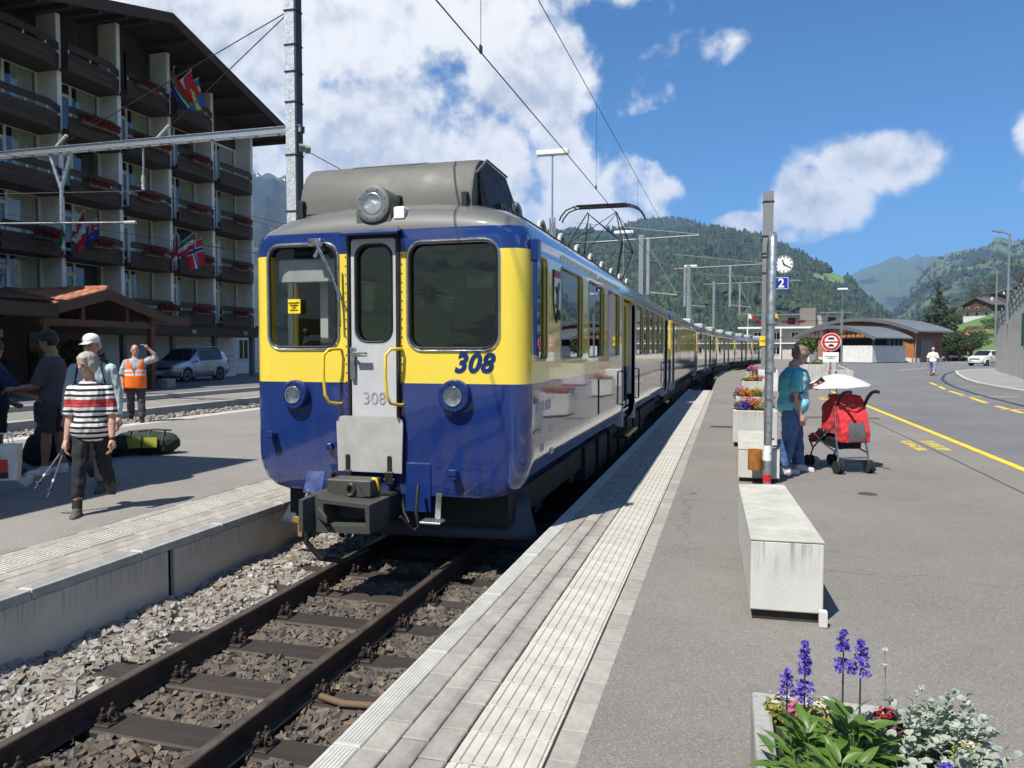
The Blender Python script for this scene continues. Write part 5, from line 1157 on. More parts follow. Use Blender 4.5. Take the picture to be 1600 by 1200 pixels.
def small_flag(label, p, h, cols):
    f = thing('rooftop_flag', label, 'flag', p); M().cyl((0, 0, 0), (0, 0, h), .05, n=6).build('pole', WHITEP, f); m = M()
    for i in range(8):
        for j in range(4):
            m.cur = cols[min(len(cols) - 1, i // 4)]; x = .13 * i; y = .08 * math.sin(i * .9); x2, y2 = .13 * (i + 1), .08 * math.sin((i + 1) * .9); z = h - .2 * j - .06 * i; z2 = z - .06; m.quad((x, y, z), (x2, y2, z2), (x2, y2, z2 - .2), (x, y, z - .2))
    m.build('cloth', [FC['red'], FC['yellow'], FC['white']], f)
small_flag('red and yellow flag on the apartment house terrace', (7.0, 138, 5.45), 2.6, [0, 1]); small_flag('small white and red flag at the left end of the apartment house', (3.2, 139, 5.45), 2.4, [2, 0])
# guard rail, retaining wall with railing
gr = thing('guard_rail', 'low white guard rail beyond the station hall', 'guard rail', (24, 118, 0))
B(M().box(23, 40, 118, 118.15, .45, .78), 'rail_beam', WHITEP, gr)
for k in range(9): B(M().box(23.4 + k * 2, 23.5 + k * 2, 118.15, 118.3, -.2, .7), 'rail_post', GALV, gr)
wl = [(13.2, 28), (13.75, 36), (14.0, 43), (14.9, 47), (16.0, 52), (17.4, 58.5), (19.2, 65), (21.0, 71)]; wt = [4.6, 4.35, 4.0, 3.7, 3.3, 2.9, 2.5, 2.0]
rw = thing('retaining_wall', 'stained concrete retaining wall sloping down to the white car', 'wall', (16, 50, .12))
RWM = concrete('wall_concrete', (.64, .59, .51), zt=2.6)
for i in range(len(wl) - 1):
    for j in range(3):
        a = Vector(wl[i]).lerp(Vector(wl[i + 1]), j / 3 + .001); b = Vector(wl[i]).lerp(Vector(wl[i + 1]), (j + 1) / 3 - .004); za = wt[i] + (wt[i + 1] - wt[i]) * j / 3; zb = wt[i] + (wt[i + 1] - wt[i]) * (j + 1) / 3
        B(M().loft([[(a.x, a.y, -.1), (b.x, b.y, -.1), (b.x + .5, b.y, -.1), (a.x + .5, a.y, -.1)], [(a.x, a.y, za), (b.x, b.y, zb), (b.x + .5, b.y, zb), (a.x + .5, a.y, za)]]), 'wall_panel', RWM, rw)
rl = thing('wall_railing', 'leaning grey railing along the top of the retaining wall', 'railing', (16, 50, 3))
for i in range(len(wl) - 1):
    a, b = Vector(wl[i]), Vector(wl[i + 1])
    for j in range(3):
        c = a.lerp(b, j / 3); z = wt[i] + (wt[i + 1] - wt[i]) * j / 3; B(M().loft([[(c.x + .1, c.y, z), (c.x + .28, c.y, z), (c.x + .28, c.y + .1, z), (c.x + .1, c.y + .1, z)], [(c.x - .05, c.y, z + 1.25), (c.x + .02, c.y, z + 1.25), (c.x + .02, c.y + .1, z + 1.25), (c.x - .05, c.y + .1, z + 1.25)]]), 'rail_post', GALV, rl)
    for h in (.35, .7, 1.05): B(M().tube([(a.x + .12 - h * .12, a.y, wt[i] + h), (b.x + .12 - h * .12, b.y, wt[i + 1] + h)], .03, 6), 'rail_bar', DKMET, rl)
up = M(); up.add([(x + .5, y, z - .05) for (x, y), z in zip(wl, wt)] + [(90, 75, 2.0), (90, 28, 6.0)], [tuple(range(len(wl) + 2))]); tag(up.build('upper_ground', GRASS), 'raised ground behind the retaining wall', 'ground', kind='structure')
sb = thing('green_signboard', 'green notice board fixed to the retaining wall', 'sign', (13.6, 42, 2.2)); B(M().bbox(13.55, 13.68, 38.0, 42.3, 1.75, 3.35, .02), 'board', pm('board_green', (.025, .085, .05), .5), sb); B(M().box(13.70, 13.9, 37.9, 42.4, 1.6, 3.45), 'board_frame', DKMET, sb)
for k in range(4):                                       # illegible white script
    q_ = random.Random(k); B(M().tube([(13.545, 38.9 + j * .16, 3.1 - k * .36 + q_.uniform(-.09, .09)) for j in range(14)], .016, 5), 'script_line', WHITEP, sb)
# low electricity box by the lamp etc
def street_lamp(label, x, y, z0, h, dx):
    o = thing('street_lamp', label, 'street lamp', (x, y, z0), 0, 'tall street lamps on the upper road'); M().cyl((0, 0, 0), (0, 0, h), .11, .06, 10).build('post', GALV, o, smooth=60)
    M().tube([(0, 0, h - .05), (dx * .4, 0, h + .06), (dx, 0, h + .15)], .05, 8).build('arm', GALV, o, smooth=60); M().loft([[(dx * 1.0, -.14, h + .08), (dx * 2.1, -.10, h + .2), (dx * 2.1, .10, h + .2), (dx, .14, h + .08)], [(dx * 1.0, -.14, h + .2), (dx * 2.1, -.10, h + .27), (dx * 2.1, .10, h + .27), (dx, .14, h + .2)]]).build('lamp_head', GREYP, o)
street_lamp('tallest street lamp, nearest at the right edge', 16.1, 52.6, 3.1, 5.4, -.45); street_lamp('street lamp left of the tallest one, further up the road', 21.2, 72, 2.0, 6.2, -.5); street_lamp('small far street lamp at the right edge', 26.5, 84, 2.0, 5.2, -.5)
# ================================================================ street furniture on the right
BENCHC = concrete('bench_concrete', (.66, .65, .60), zt=.47); BTOP = pm('bench_top', (.44, .43, .37), .9, v=.2, s=5, b=.35, bs=70)
def bench(label, c, z0, z1):
    o = thing('concrete_bench', label, 'bench', ((c[0][0] + c[2][0]) / 2, (c[0][1] + c[2][1]) / 2, 0), 0, 'concrete benches along the platform')
    m = M(); m.loft([[(x, y, z) for x, y in c] for z in (z0, z1 - .012)]); m.v = [tuple(v) for v in m.v]; B(m, 'block', BENCHC, o, bevel=.008)
    cx, cy_ = sum(p[0] for p in c) / 4, sum(p[1] for p in c) / 4; t = M(); t.loft([[(cx + (x - cx) * 1.012, cy_ + (y - cy_) * 1.003, z) for x, y in c] for z in (z1 - .012, z1)]); B(t, 'seat_slab', BTOP, o, bevel=.004)
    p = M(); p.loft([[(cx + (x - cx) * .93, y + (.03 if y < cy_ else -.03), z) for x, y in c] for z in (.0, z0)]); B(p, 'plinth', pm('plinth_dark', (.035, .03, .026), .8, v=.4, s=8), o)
    return o
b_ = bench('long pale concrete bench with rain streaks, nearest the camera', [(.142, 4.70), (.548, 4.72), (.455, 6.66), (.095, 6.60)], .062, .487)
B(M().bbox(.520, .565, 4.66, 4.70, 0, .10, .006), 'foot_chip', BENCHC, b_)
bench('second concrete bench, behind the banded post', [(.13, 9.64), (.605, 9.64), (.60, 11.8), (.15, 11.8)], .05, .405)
TUBC = concrete('tub_concrete', (.55, .545, .515), zt=.58)
SOIL = pm('soil', (.03, .022, .016), .95, v=.3, s=20, b=.5)
def tub(label, x0, x1, y0, y1, h, group='concrete flower tubs', name='flower_tub', cat='planter'):
    o = thing(name, label, cat, ((x0 + x1) / 2, (y0 + y1) / 2, 0), 0, group); m = M(); t = .06; zb = .07
    A = [(x0, y0), (x1, y0), (x1, y1), (x0, y1)]; I = [(x0 + t, y0 + t), (x1 - t, y0 + t), (x1 - t, y1 - t), (x0 + t, y1 - t)]
    m.loft([[(x, y, zb) for x, y in A], [(x, y, h) for x, y in A], [(x, y, h) for x, y in I], [(x, y, h - .10) for x, y in I]]); B(m, 'shell', TUBC, o, bevel=.012)
    B(M().box(x0 + t, x1 - t, y0 + t, y1 - t, h - .12, h - .05), 'soil', SOIL, o); B(M().box(x0 + .08, x1 - .08, y0 + .06, y1 - .08, 0, zb), 'plinth', MATS['plinth_dark'], o); return o
FLC = {k: leaf_mat('petal_' + k, tuple(x * .8 for x in c), c, .6, .3) for k, c in dict(purple=(.13, .06, .50), orange=(.80, .22, .02), yellow=(.80, .55, .05), red=(.62, .02, .03), white=(.75, .72, .62), pink=(.65, .14, .30)).items()}
LEAFG = leaf_mat('bedding_leaf', (.05, .10, .02), (.11, .18, .04))
def bedding(label, x0, x1, y0, y1, z, mix, seed, tall=None):
    o = thing('bedding_flowers', label, 'flowers', ((x0 + x1) / 2, (y0 + y1) / 2, z), 0, 'bedding flowers in the tubs'); w, d = (x1 - x0) / 2, (y1 - y0) / 2; rr = random.Random(seed)
    leaf_cloud('foliage', [(rr.uniform(-w, w) * .8, rr.uniform(-d, d) * .8, .04, w * .45, d * .45, .10) for _ in range(8)], 900, .028, LEAFG, o, seed=seed)['kind'] = 'stuff'
    for i, (c, n, cx, cy_) in enumerate(mix): leaf_cloud('%s_blossom' % c, [(w * (cx + rr.uniform(-.35, .35)), d * (cy_ + rr.uniform(-.6, .6)), .10 + rr.uniform(-.04, .08), .09, .10, .055) for _ in range(5)], n, .021, FLC[c], o, seed=seed + i + 1, up=.8)['kind'] = 'stuff'
    if tall: leaf_cloud('tall_blossom', [(0, 0, .42, .16, .16, .1)], 160, .03, FLC[tall], o, seed=seed + 77)['kind'] = 'stuff'; B(M().cyl((o.location.x, o.location.y, z), (o.location.x, o.location.y, z + .36), .02), 'stem', LEAFG, o)
tub('concrete flower tub with purple and orange flowers, nearest of the row', .085, .78, 13.1, 14.1, .60); bedding('purple, orange and yellow bedding flowers in the nearest tub of the row', .12, .74, 13.15, 14.05, .58, [('purple', 260, -.55, -.6), ('orange', 160, .1, -.4), ('yellow', 220, .55, -.2), ('red', 120, -.3, .6), ('pink', 100, .4, .7)], 101)
tub('concrete flower tub with orange and red flowers, second of the row', .16, .86, 16.9, 17.9, .60); bedding('orange, red and white bedding flowers in the second tub of the row', .18, .84, 17, 17.8, .58, [('orange', 260, -.4, -.5), ('red', 240, .5, -.3), ('white', 220, .1, .3), ('pink', 160, -.5, .7), ('yellow', 100, 0, -.7)], 201)
tub('concrete flower tub with tall pink flowers, third of the row', .42, 1.08, 25.2, 26.2, .60); bedding('yellow and red bedding flowers with tall pink heads in the third tub', .44, 1.06, 25.3, 26.1, .58, [('yellow', 240, -.4, -.4), ('orange', 160, .1, 0), ('red', 200, .7, -.2)], 301, 'pink')
tub('pale planter box with a small round tree, behind the woman', 2.75, 3.75, 33.0, 34.2, 1.0, 'planter boxes on the forecourt', 'planter_box'); bedding('yellow flowers and greenery in the planter with the round tree', 2.8, 3.7, 33.1, 34.1, .97, [('yellow', 120, .5, 0)], 401)
tub('far planter box with purple flowers left of the round sign', 4.0, 5.2, 41.5, 42.6, .95, 'planter boxes on the forecourt', 'planter_box'); bedding('purple and pink flowers in the far planter box', 4.05, 5.15, 41.6, 42.5, .93, [('purple', 160, -.2, 0), ('pink', 120, .4, 0)], 501)
tub('low pale concrete block planter under the round sign', 4.6, 5.6, 38.6, 39.6, .62, 'planter boxes on the forecourt', 'planter_box')
bt = thing('ball_tree', 'small round topped tree standing in the planter box', 'tree', (3.05, 33.7, .95)); M().cyl((0, 0, 0), (0, 0, .55), .03, .025, 8).build('trunk', PWOOD, bt); leaf_cloud('crown', [(0, 0, .8, .42, .42, .36), (.2, .1, .7, .3, .3, .25), (-.2, 0, .72, .3, .3, .25)], 900, .06, LEAFG, bt, seed=9)['kind'] = 'stuff'
bd_ = thing('grey_bollard', 'dark grey rounded bollard by the shed', 'bollard', (9.2, 92, 0)); M().lathe([(.45, 0), (.45, 1.6), (.38, 1.9), (.2, 2.1), (.01, 2.15)], n=14).build('post', GREYP, bd_, smooth=60)
# ---- nearest planter with salvia, silver foliage
TUBC = concrete('planter_concrete', (.37, .365, .34), zt=.44)
tub('big concrete planter with purple salvia at the bottom right corner', .088, .76, 1.15, 2.67, .45, None)
SALL = leaf_mat('salvia_leaf', (.05, .115, .018), (.17, .29, .05), .42, .3); SILL = leaf_mat('silver_leaf', (.30, .36, .27), (.52, .57, .47), .6, .25)
SPUR = leaf_mat('salvia_purple', (.09, .055, .42), (.22, .15, .72), .6, .3); STEMM = pm('purple_stem', (.05, .045, .09), .6); STEMG = pm('green_stem', (.09, .14, .05), .6); STEMW = pm('silver_stem', (.28, .31, .24), .7)
def leaf_obj(L, w, fold=.25, droop=.35, n=6):
    m = M(); rows_ = []
    for i in range(n + 1):
        t = i / n; ww = w * math.sin(math.pi * min(1, .06 + .94 * t)) ** .8 * (1 - .25 * t); y = L * t; z = -droop * L * t * t
        rows_.append([(-ww, y, z + fold * ww), (-ww * .5, y, z + fold * ww * .35), (0, y, z), (ww * .5, y, z + fold * ww * .35), (ww, y, z + fold * ww)])
    m.loft(rows_, caps=False, closed=False); return m
lm_ = [leaf_obj(.078, .0125, .35, .3).mesh('leaf', SALL, 179), leaf_obj(.068, .0125, .3, .5).mesh('leaf', SALL, 179), leaf_obj(.052, .0105, .3, .2).mesh('leaf', SALL, 179)]
rl_ = random.Random(4)
def salvia(label, x, y, n, spread, zb=.40, h=.20):
    o = thing('salvia_plant', label, 'plant', (x, y, zb), 0, 'salvia plants in the nearest planter')
    for k in range(n):
        a = rl_.uniform(0, 6.28); t = rl_.random() ** .7; r = spread * t * rl_.uniform(.25, 1.0); z = .04 + h * (1 - t * .75) * rl_.uniform(.5, 1.05)
        q = lk(bpy.data.objects.new('leaf', lm_[k % 3]), o); q.location = (r * math.cos(a), r * math.sin(a), z); q.rotation_euler = (rl_.uniform(.0, .75) + .5 * (1 - t), rl_.uniform(-.4, .4), a - math.pi / 2 + rl_.uniform(-.5, .5)); s = rl_.uniform(.75, 1.25); q.scale = (s, s, s)
    for k in range(6):
        a = rl_.uniform(0, 6.28); r = spread * .5 * rl_.random(); M().tube([(0, 0, 0), (r * math.cos(a) * .6, r * math.sin(a) * .6, h * .6), (r * math.cos(a), r * math.sin(a), h)], .0035, 6).build('stem', STEMG, o)
    return o
sp1 = salvia('leafy green salvia at the left of the nearest planter', .205, 2.06, 120, .15); sp2 = salvia('leafy green salvia in the middle of the nearest planter', .325, 2.14, 170, .17, h=.22); sp3 = salvia('leafy green salvia at the bottom edge of the picture', .27, 1.92, 150, .17, h=.22)
def spike(par, x, y, z0, z1, zs, seed):
    L = par.location; M().tube([(x - L.x + .01, y - L.y, z0 - L.z), (x - L.x, y - L.y, (z0 + zs) / 2 - L.z), (x - L.x, y - L.y, z1 - L.z)], [.0035, .003, .0015], 6).build('flower_stem', STEMM, par)
    cs = []; n = max(3, int((z1 - zs) / .016)); rr = np.random.RandomState(seed)
    for i in range(n):
        t = i / (n - 1); r = .021 * (1 - t) ** .7 + .004
        if i in (int(n * .35),) and n > 5: continue
        cs += [(x - L.x + r * math.cos(a) * .8, y - L.y + r * math.sin(a) * .8, zs + (z1 - zs) * t - L.z + rr.uniform(-.003, .003), .0065) for a in np.arange(0, 6.2, 1.25) + rr.uniform(0, 1)]
    leaf_cloud('flower_spike', cs, 46 * n, .0068, SPUR, par, seed=seed, spread=1.25)['kind'] = 'stuff'
spike(sp1, .174, 2.3, .45, .676, .612, 1); spike(sp1, .221, 2.3, .45, .762, .606, 2); spike(sp2, .322, 2.3, .45, .803, .700, 3); spike(sp2, .367, 2.3, .45, .783, .698, 4); spike(sp3, .52, 2.02, .45, .60, .575, 5)
def disc_leaf(): 
    m = M(); pts = [(0, 0, 0)] + [(.0125 * math.cos(a) * (1.15 if abs(math.sin(a)) > .8 else 1),   .0145 * math.sin(a) + .012, .003 * math.cos(2 * a)) for a in np.arange(0, 6.28, .785)]; m.add(pts, [(0, i + 1, (i + 1) % 8 + 1) for i in range(8)]); return m.mesh('leaf', SILL, 179)
dl = disc_leaf()
def silver(label, x, y, nst, spread, zb=.40, lean=(.0, .0)):
    o = thing('silver_leaf_plant', label, 'plant', (x, y, zb), 0, 'silver leaved plants in the nearest planter')
    for k in range(nst):
        a = rl_.uniform(0, 6.28); r = spread * math.sqrt(rl_.random()); ex, ey = r * math.cos(a) + lean[0] * rl_.random(), r * math.sin(a) + lean[1] * rl_.random(); ez = rl_.uniform(.12, .22) * (1 - .35 * r / spread); P = [Vector((ex * .3, ey * .3, 0)), Vector((ex * .7, ey * .7, ez * .7)), Vector((ex, ey, ez))]
        M().tube(P, .0016, 5).build('stem', STEMW, o)
        for j in range(8):
            t = .25 + .75 * j / 7; p = P[0].lerp(P[1], t * 2) if t < .5 else P[1].lerp(P[2], t * 2 - 1); q = lk(bpy.data.objects.new('leaf', dl), o); q.location = p; q.rotation_euler = (rl_.uniform(.1, 1.0), rl_.uniform(-.4, .4), j * 2.4 + rl_.uniform(-.4, .4)); s = rl_.uniform(.7, 1.35) * (1.15 - .35 * t); q.scale = (s, s, s)
    return o
silver('silvery round leaved plant at the far right of the nearest planter', .50, 2.38, 36, .13); silver('silvery round leaved plant spilling over the planter rim at right', .57, 2.16, 36, .15, lean=(.14, 0)); silver('silvery round leaved plant at the bottom edge of the picture', .55, 1.86, 30, .13, lean=(.10, 0)); silver('silvery round leaved plant filling the far right corner of the planter', .62, 2.44, 36, .13, lean=(.06, .02)); silver('silvery round leaved plant hanging over the right rim', .66, 2.0, 36, .14, lean=(.12, 0)); silver('silvery round leaved plant in front of the salvia', .45, 2.02, 36, .14)
def white_head(label, x, y, z0, z1):
    o = thing('white_flower_stalk', label, 'flower', (x, y, z0), 0, 'white flower stalks in the nearest planter'); M().tube([(0, 0, 0), (.004, 0, (z1 - z0) * .5), (0, 0, z1 - z0)], .0016, 5).build('stem', STEMW, o); leaf_cloud('flower_head', [(0, 0, z1 - z0, .008, .008, .006)], 46, .0042, FLC['white'], o, seed=int(x * 997))['kind'] = 'stuff'
for i, (x, y, z) in enumerate(((.466, 2.5, .695), (.462, 2.48, .655), (.568, 2.5, .592), (.545, 2.46, .590))): white_head(('tallest white flower stalk rising from the silver leaves', 'white flower stalk just below the tallest one', 'right one of two short white flower stalks', 'left one of two short white flower stalks')[i], x, y, .42, z)
def begonia(label, x, y, z, col, leafcol, r, seed):
    o = thing('begonia', label, 'plant', (x, y, z), 0, 'low bedding plants in the nearest planter'); leaf_cloud('foliage', [(0, 0, .02, r, r, .045)], 90, .015, leafcol, o, seed=seed)['kind'] = 'stuff'; leaf_cloud('blossom', [(0, 0, .045, r * .6, r * .5, .03)], 42, .012, FLC[col], o, seed=seed + 1, up=1)['kind'] = 'stuff'
BRL = leaf_mat('bronze_leaf', (.06, .015, .02), (.10, .03, .03)); YGL = leaf_mat('yellow_leaf', (.22, .24, .04), (.36, .34, .08))
begonia('begonia with one crimson flower among silver leaves', .452, 2.38, .50, 'red', BRL, .045, 41); begonia('white begonia at the far left corner of the planter', .175, 2.55, .43, 'white', YGL, .05, 43); begonia('pink begonia behind the left salvia', .215, 2.50, .43, 'pink', YGL, .05, 45); begonia('pale yellow begonia behind the middle salvia', .30, 2.56, .43, 'white', YGL, .06, 47); begonia('white pansy at the right rim of the planter', .64, 2.30, .47, 'white', YGL, .04, 49)
bedding('low green bedding with white flowers at the near end of the planter', .15, .70, 1.2, 1.75, .42, [('white', 160, -.2, 0), ('pink', 120, .4, 0), ('purple', 120, .1, .3)], 601)
# ---- banded tube frame, ash bin, brochure plate
tf = thing('sign_frame', 'galvanised tube frame with red and white bands on its foot', 'sign post', (.455, 9.5, 0))
M().tube([(0, 0, 0), (.012, 0, 1.5), (.03, 0, 2.80), (.032, .06, 2.92), (.036, .2, 2.96), (.05, .9, 2.96), (.052, 1.04, 2.92), (.053, 1.1, 2.80), (.053, 1.1, 0)], .047, 14).build('tube', GALV, tf, smooth=60)
M().cyl((.0005, 0, .04), (.001, 0, .125), .0495, n=16).build('red_band', REDP, tf, smooth=40); M().cyl((.0025, 0, .29), (.004, 0, .47), .0495, n=16).build('white_band', WHITEP, tf, smooth=40)
for z in (1.02, 1.33, 1.36, 1.9): M().lathe([(.062, z), (.062, z + .03)], (.012 + z * .006, 0, 0), 14).build('clamp', GALV, tf, smooth=30)
M().box(.02, .06, .12, .98, 1.25, 2.75).build('edge_on_panel', GREYP, tf)
M().obox((-.055, .1, 1.05), (.02, .16, .28), (0, .25, 0)).build('leaflet_holder', GREYP, tf)
ab = thing('ash_bin', 'small rusty brown cylinder ash bin wired to the post', 'bin', (.318, 9.5, .175)); RUST = pm('corten_rust', (.46, .17, .025), .75, v=.35, s=14, b=.2, c2=(.24, .08, .015))
M().lathe([(.001, 0), (.078, 0), (.082, .02), (.082, .24), (.074, .24), (.072, .03), (.001, .03)], n=22).build('cup', RUST, ab, smooth=35); M().tube([(.08, 0, .18), (.14, -.02, .19), (.19, -.055, .21)], .004).build('wire', DKMET, ab)
# ---- clock mast
mast_ = thing('clock_mast', 'grey steel catenary mast carrying the station clock and platform number', 'mast', (1.50, 33.4, 0))
hb = M(); hb.box(-.20, .20, -.16, -.13, 0, 8.05); hb.box(-.20, .20, .13, .16, 0, 8.05); hb.box(-.02, .02, -.13, .13, 0, 8.05); hb.build('beam', pm('mast_grey', (.21, .215, .225), .55, v=.1, s=3), mast_)
M().bbox(-.3, .45, -.35, .35, -.3, .75, .02).build('footing', WCONC, mast_)
for z in (7.6, 6.2, 5.5, 5.35, 4.7): M().box(-.225, .225, -.18, .18, z, z + .05).build('band', DKMET, mast_)
M().box(-.28, .02, -.19, -.17, 1.75, 2.15).build('warning_plate', MATS['sticker_yellow'], mast_); text_mesh('plate_text', 'Hochspannung\nLebensgefahr', .05, BLACK, mast_, (-.13, -.195, 1.95), FRONT)
ck = thing('station_clock', 'round white station clock showing twenty past eleven', 'clock', (2.12, 33.2, 5.05))
M().lathe([(.34, -.09), (.37, -.09), (.375, -.06), (.375, .09), (.34, .09)], n=40, axis='y', caps=False).build('case', GALV, ck, smooth=35); M().lathe([(.001, -.075), (.345, -.075)], n=40, axis='y', caps=False).build('dial', WHITEP, ck)
for k in range(12):
    a = R(30 * k); L, w = (.09, .032) if k % 3 == 0 else (.07, .024); o = M().box(-w / 2, w / 2, -.082, -.078, .33 - L, .33).build('hour_mark', BLACK, ck); o.rotation_euler = (0, a, 0)
for ang, L, w in ((340, .20, .04), (120, .29, .034)): o = M().box(-w / 2, w / 2, -.09, -.085, -.06, L).build('hand', BLACK, ck); o.rotation_euler = (0, R(ang), 0)
M().tube([(-.36, 0, .1), (-.62, .05, .1)], .03).build('bracket', GALV, ck)
ps = thing('platform_number_sign', 'blue platform number sign reading 2 below the clock', 'sign', (1.98, 33.2, 4.29)); M().bbox(-.36, .36, -.03, .03, -.27, .27, .01).build('plate', pm('sign_blue', (.012, .035, .30), .35), ps)
fr_ = M(); 
for a, b, c, d in ((-.32, .32, .215, .235), (-.32, .32, -.235, -.215), (-.32, -.30, -.215, .215), (.30, .32, -.215, .215)): fr_.box(a, b, -.034, -.030, c, d)
fr_.build('white_border', WHITEP, ps); text_mesh('numeral', '2', .50, WHITEP, ps, (.05, -.035, -.01), FRONT, .012)
sn = thing('prohibition_sign', 'round red and white no motor vehicles sign on a post', 'sign', (3.43, 28.8, 0)); M().cyl((0, 0, 0), (0, 0, 2.15), .03, n=10).build('post', GALV, sn); M().cyl((0, 0, .9), (0, 0, 1.0), .034, n=10).build('red_band', REDP, sn)
M().lathe([(.001, -.05), (.315, -.05), (.315, -.03), (.001, -.03)], (0, 0, 1.86), 36, 'y').build('rim', WHITEP, sn); M().lathe([(.001, -.056), (.295, -.056), (.295, -.05)], (0, 0, 1.86), 36, 'y').build('red_ring', REDP, sn); M().lathe([(.001, -.060), (.215, -.060), (.215, -.056)], (0, 0, 1.86), 36, 'y').build('white_field', WHITEP, sn)
M().box(-.22, .22, -.066, -.058, 1.835, 1.885).build('red_bar', REDP, sn)
cb = M(); cb.bbox(-.10, .10, -.066, -.06, 1.70, 1.745, .004); cb.bbox(-.06, .06, -.066, -.06, 1.745, 1.785, .004); cb.build('car_symbol', BLACK, sn); cb = M(); cb.bbox(-.11, .11, -.066, -.06, 1.945, 1.985, .004); cb.bbox(-.08, .08, -.066, -.06, 1.985, 2.02, .004); cb.build('motorcycle_symbol', BLACK, sn)
M().bbox(-.26, .26, -.05, -.03, 1.15, 1.50, .008).build('supplementary_plate', WHITEP, sn); text_mesh('plate_text', 'Zubringerdienst\ngestattet', .058, BLACK, sn, (0, -.053, 1.33), FRONT)
# ================================================================ overhead line
WIRE = pm('copper_wire', (.03, .032, .04), .5, .5, b=0)
ol = thing('overhead_line', 'overhead contact wire and carrying wire above the train', 'overhead line', (CX, 0, 5))
for nm, z, zz, r in (('contact_wire', 5.12, 0, .0085), ('carrying_wire', 6.95, .25, .0075)):
    pts = [(track_x(y) + .10 * math.sin(y * .09), y, z - zz * math.sin(math.pi * ((y + 12) % 44) / 44) + zz * .9) for y in range(-30, 118, 2)]; B(M().tube(pts, r, 5), nm, WIRE, ol)
for k in range(13):
    y = .75 + 8.08 * k; x = track_x(y) + .10 * math.sin(y * .09); B(M().tube([(x, y, 5.12), (x, y, 6.95 - .25 * math.sin(math.pi * ((y + 12) % 44) / 44) + .22)], .004, 5), 'dropper', WIRE, ol); B(M().box(x - .012, x + .012, y - .03, y + .03, 5.11, 5.2), 'dropper_clamp', DKMET, ol)
INS = pm('insulator_grey', (.45, .44, .42), .4)
def h_mast(o, h, w=.34, d=.30):
    hb = M(); hb.box(-w / 2, w / 2, -d / 2, -d / 2 + .025, 0, h); hb.box(-w / 2, w / 2, d / 2 - .025, d / 2, 0, h); hb.box(-.012, .012, -d / 2 + .025, d / 2 - .025, 0, h); hb.build('beam', GALV, o)
lm = thing('catenary_mast', 'tall galvanised mast with long arm in front of the hotel', 'mast', (-11.33, 18.6, 0))
t = NT('zinc_spangle'); vo_ = t.n('ShaderNodeTexVoronoi', {'Scale': 26.}); t.t.links.new(t.obj(), vo_.inputs['Vector']); t.bsdf(t.mix(t.sep(vo_.outputs['Color'])[0], (.42, .44, .46), (.74, .75, .76)), .45, .45)
bm_ = M(); bm_.box(-.17, .11, -.15, -.13, 0, 11.6); bm_.build('face_plate', t.m, lm); bm_ = M(); bm_.box(.11, .17, -.15, .15, 0, 11.6); bm_.build('side_flange', pm('mast_dark', (.045, .047, .05), .5, .5), lm); bm_ = M(); bm_.box(-.17, .11, .12, .15, 0, 11.6); bm_.build('rear_plate', GALV, lm)
for z in (4.0, 5.3, 6.8, 8.2, 9.0, 9.7, 10.6): M().box(-.19, .19, -.17, .17, z, z + .035).build('band', DKMET, lm)
arm = M()
for dy in (-.09, .09): arm.box(-12.8, .25, dy - .02, dy + .02, 7.42, 7.58 - .0); arm.box(-12.8, .25, dy - .05, dy + .05, 7.58, 7.60)
for k in range(18): arm.box(-12.4 + k * .7, -12.34 + k * .7, -.09, .09, 7.40, 7.43)
arm.build('gantry_arm', GALV, lm)
for x, zt in ((-4.4, 10.6), (-8.0, 10.65)): M().tube([(-.15, 0, zt), (x, 0, 7.6)], .014, 6).build('stay_rod', DKMET, lm); M().tube([(x, 0, 7.6), (x + .4, 0, 7.93)], .05, 8).build('stay_insulator', INS, lm)
hv = M(); hv.tube([(-8.25, 0, 7.42), (-7.85, 0, 6.35), (-7.88, 0, 5.35)], .05, 8); hv.tube([(-7.45, 0, 7.42), (-7.85, 0, 6.35)], .05, 8); hv.build('drop_bracket', GALV, lm, smooth=60)
M().tube([(-11.5, 0, 5.50), (-5.6, 0, 5.28)], .03, 8).build('registration_tube', GALV, lm, smooth=60); M().tube([(-5.6, 0, 5.28), (-5.2, 0, 5.27)], .05, 8).build('tube_insulator', INS, lm)
M().tube([(-4.9, 0, 7.42), (-4.9, 0, 6.9), (-4.92, 0, 6.6)], .025, 8).build('wire_hanger', GALV, lm); M().lathe([(.03, 6.15), (.06, 6.2), (.03, 6.25), (.06, 6.32), (.03, 6.38), (.06, 6.45), (.03, 6.6)], (-4.92, 0, 0), 12).build('hanger_insulator', INS, lm, smooth=60)
for dx, dz in ((.30, 6.98), (.47, 6.92)): M().obox((dx, -.12, dz), (.14, .2, .16), (.5, 0, .6)).build('floodlight', GREYP, lm)
M().tube([(.5, 0, 6.85), (2.1, 1.5, 5.9)], .012, 5).build('feeder_wire', WIRE, lm)
so2 = thing('side_overhead_line', 'thin overhead wires crossing in front of the hotel', 'overhead line', (-16.2, 18.6, 6))
for nm, P in (('contact_wire', [(-16.25, -5, 6.15), (-16.25, 18.6, 6.15), (-16.1, 60, 6.1)]), ('cross_wire', [(-24, 16, 5.9), (-16.2, 18.6, 6.15), (-10.5, 30, 5.0)]), ('cross_wire', [(-19.2, 8, 5.2), (-19.2, 18.6, 5.35), (-15, 42, 5.3)]), ('cross_wire', [(-19, 18.6, 5.3), (-14, 25, 4.7), (-8, 34, 4.4)])): B(M().tube(P, .007, 5), nm, WIRE, so2)
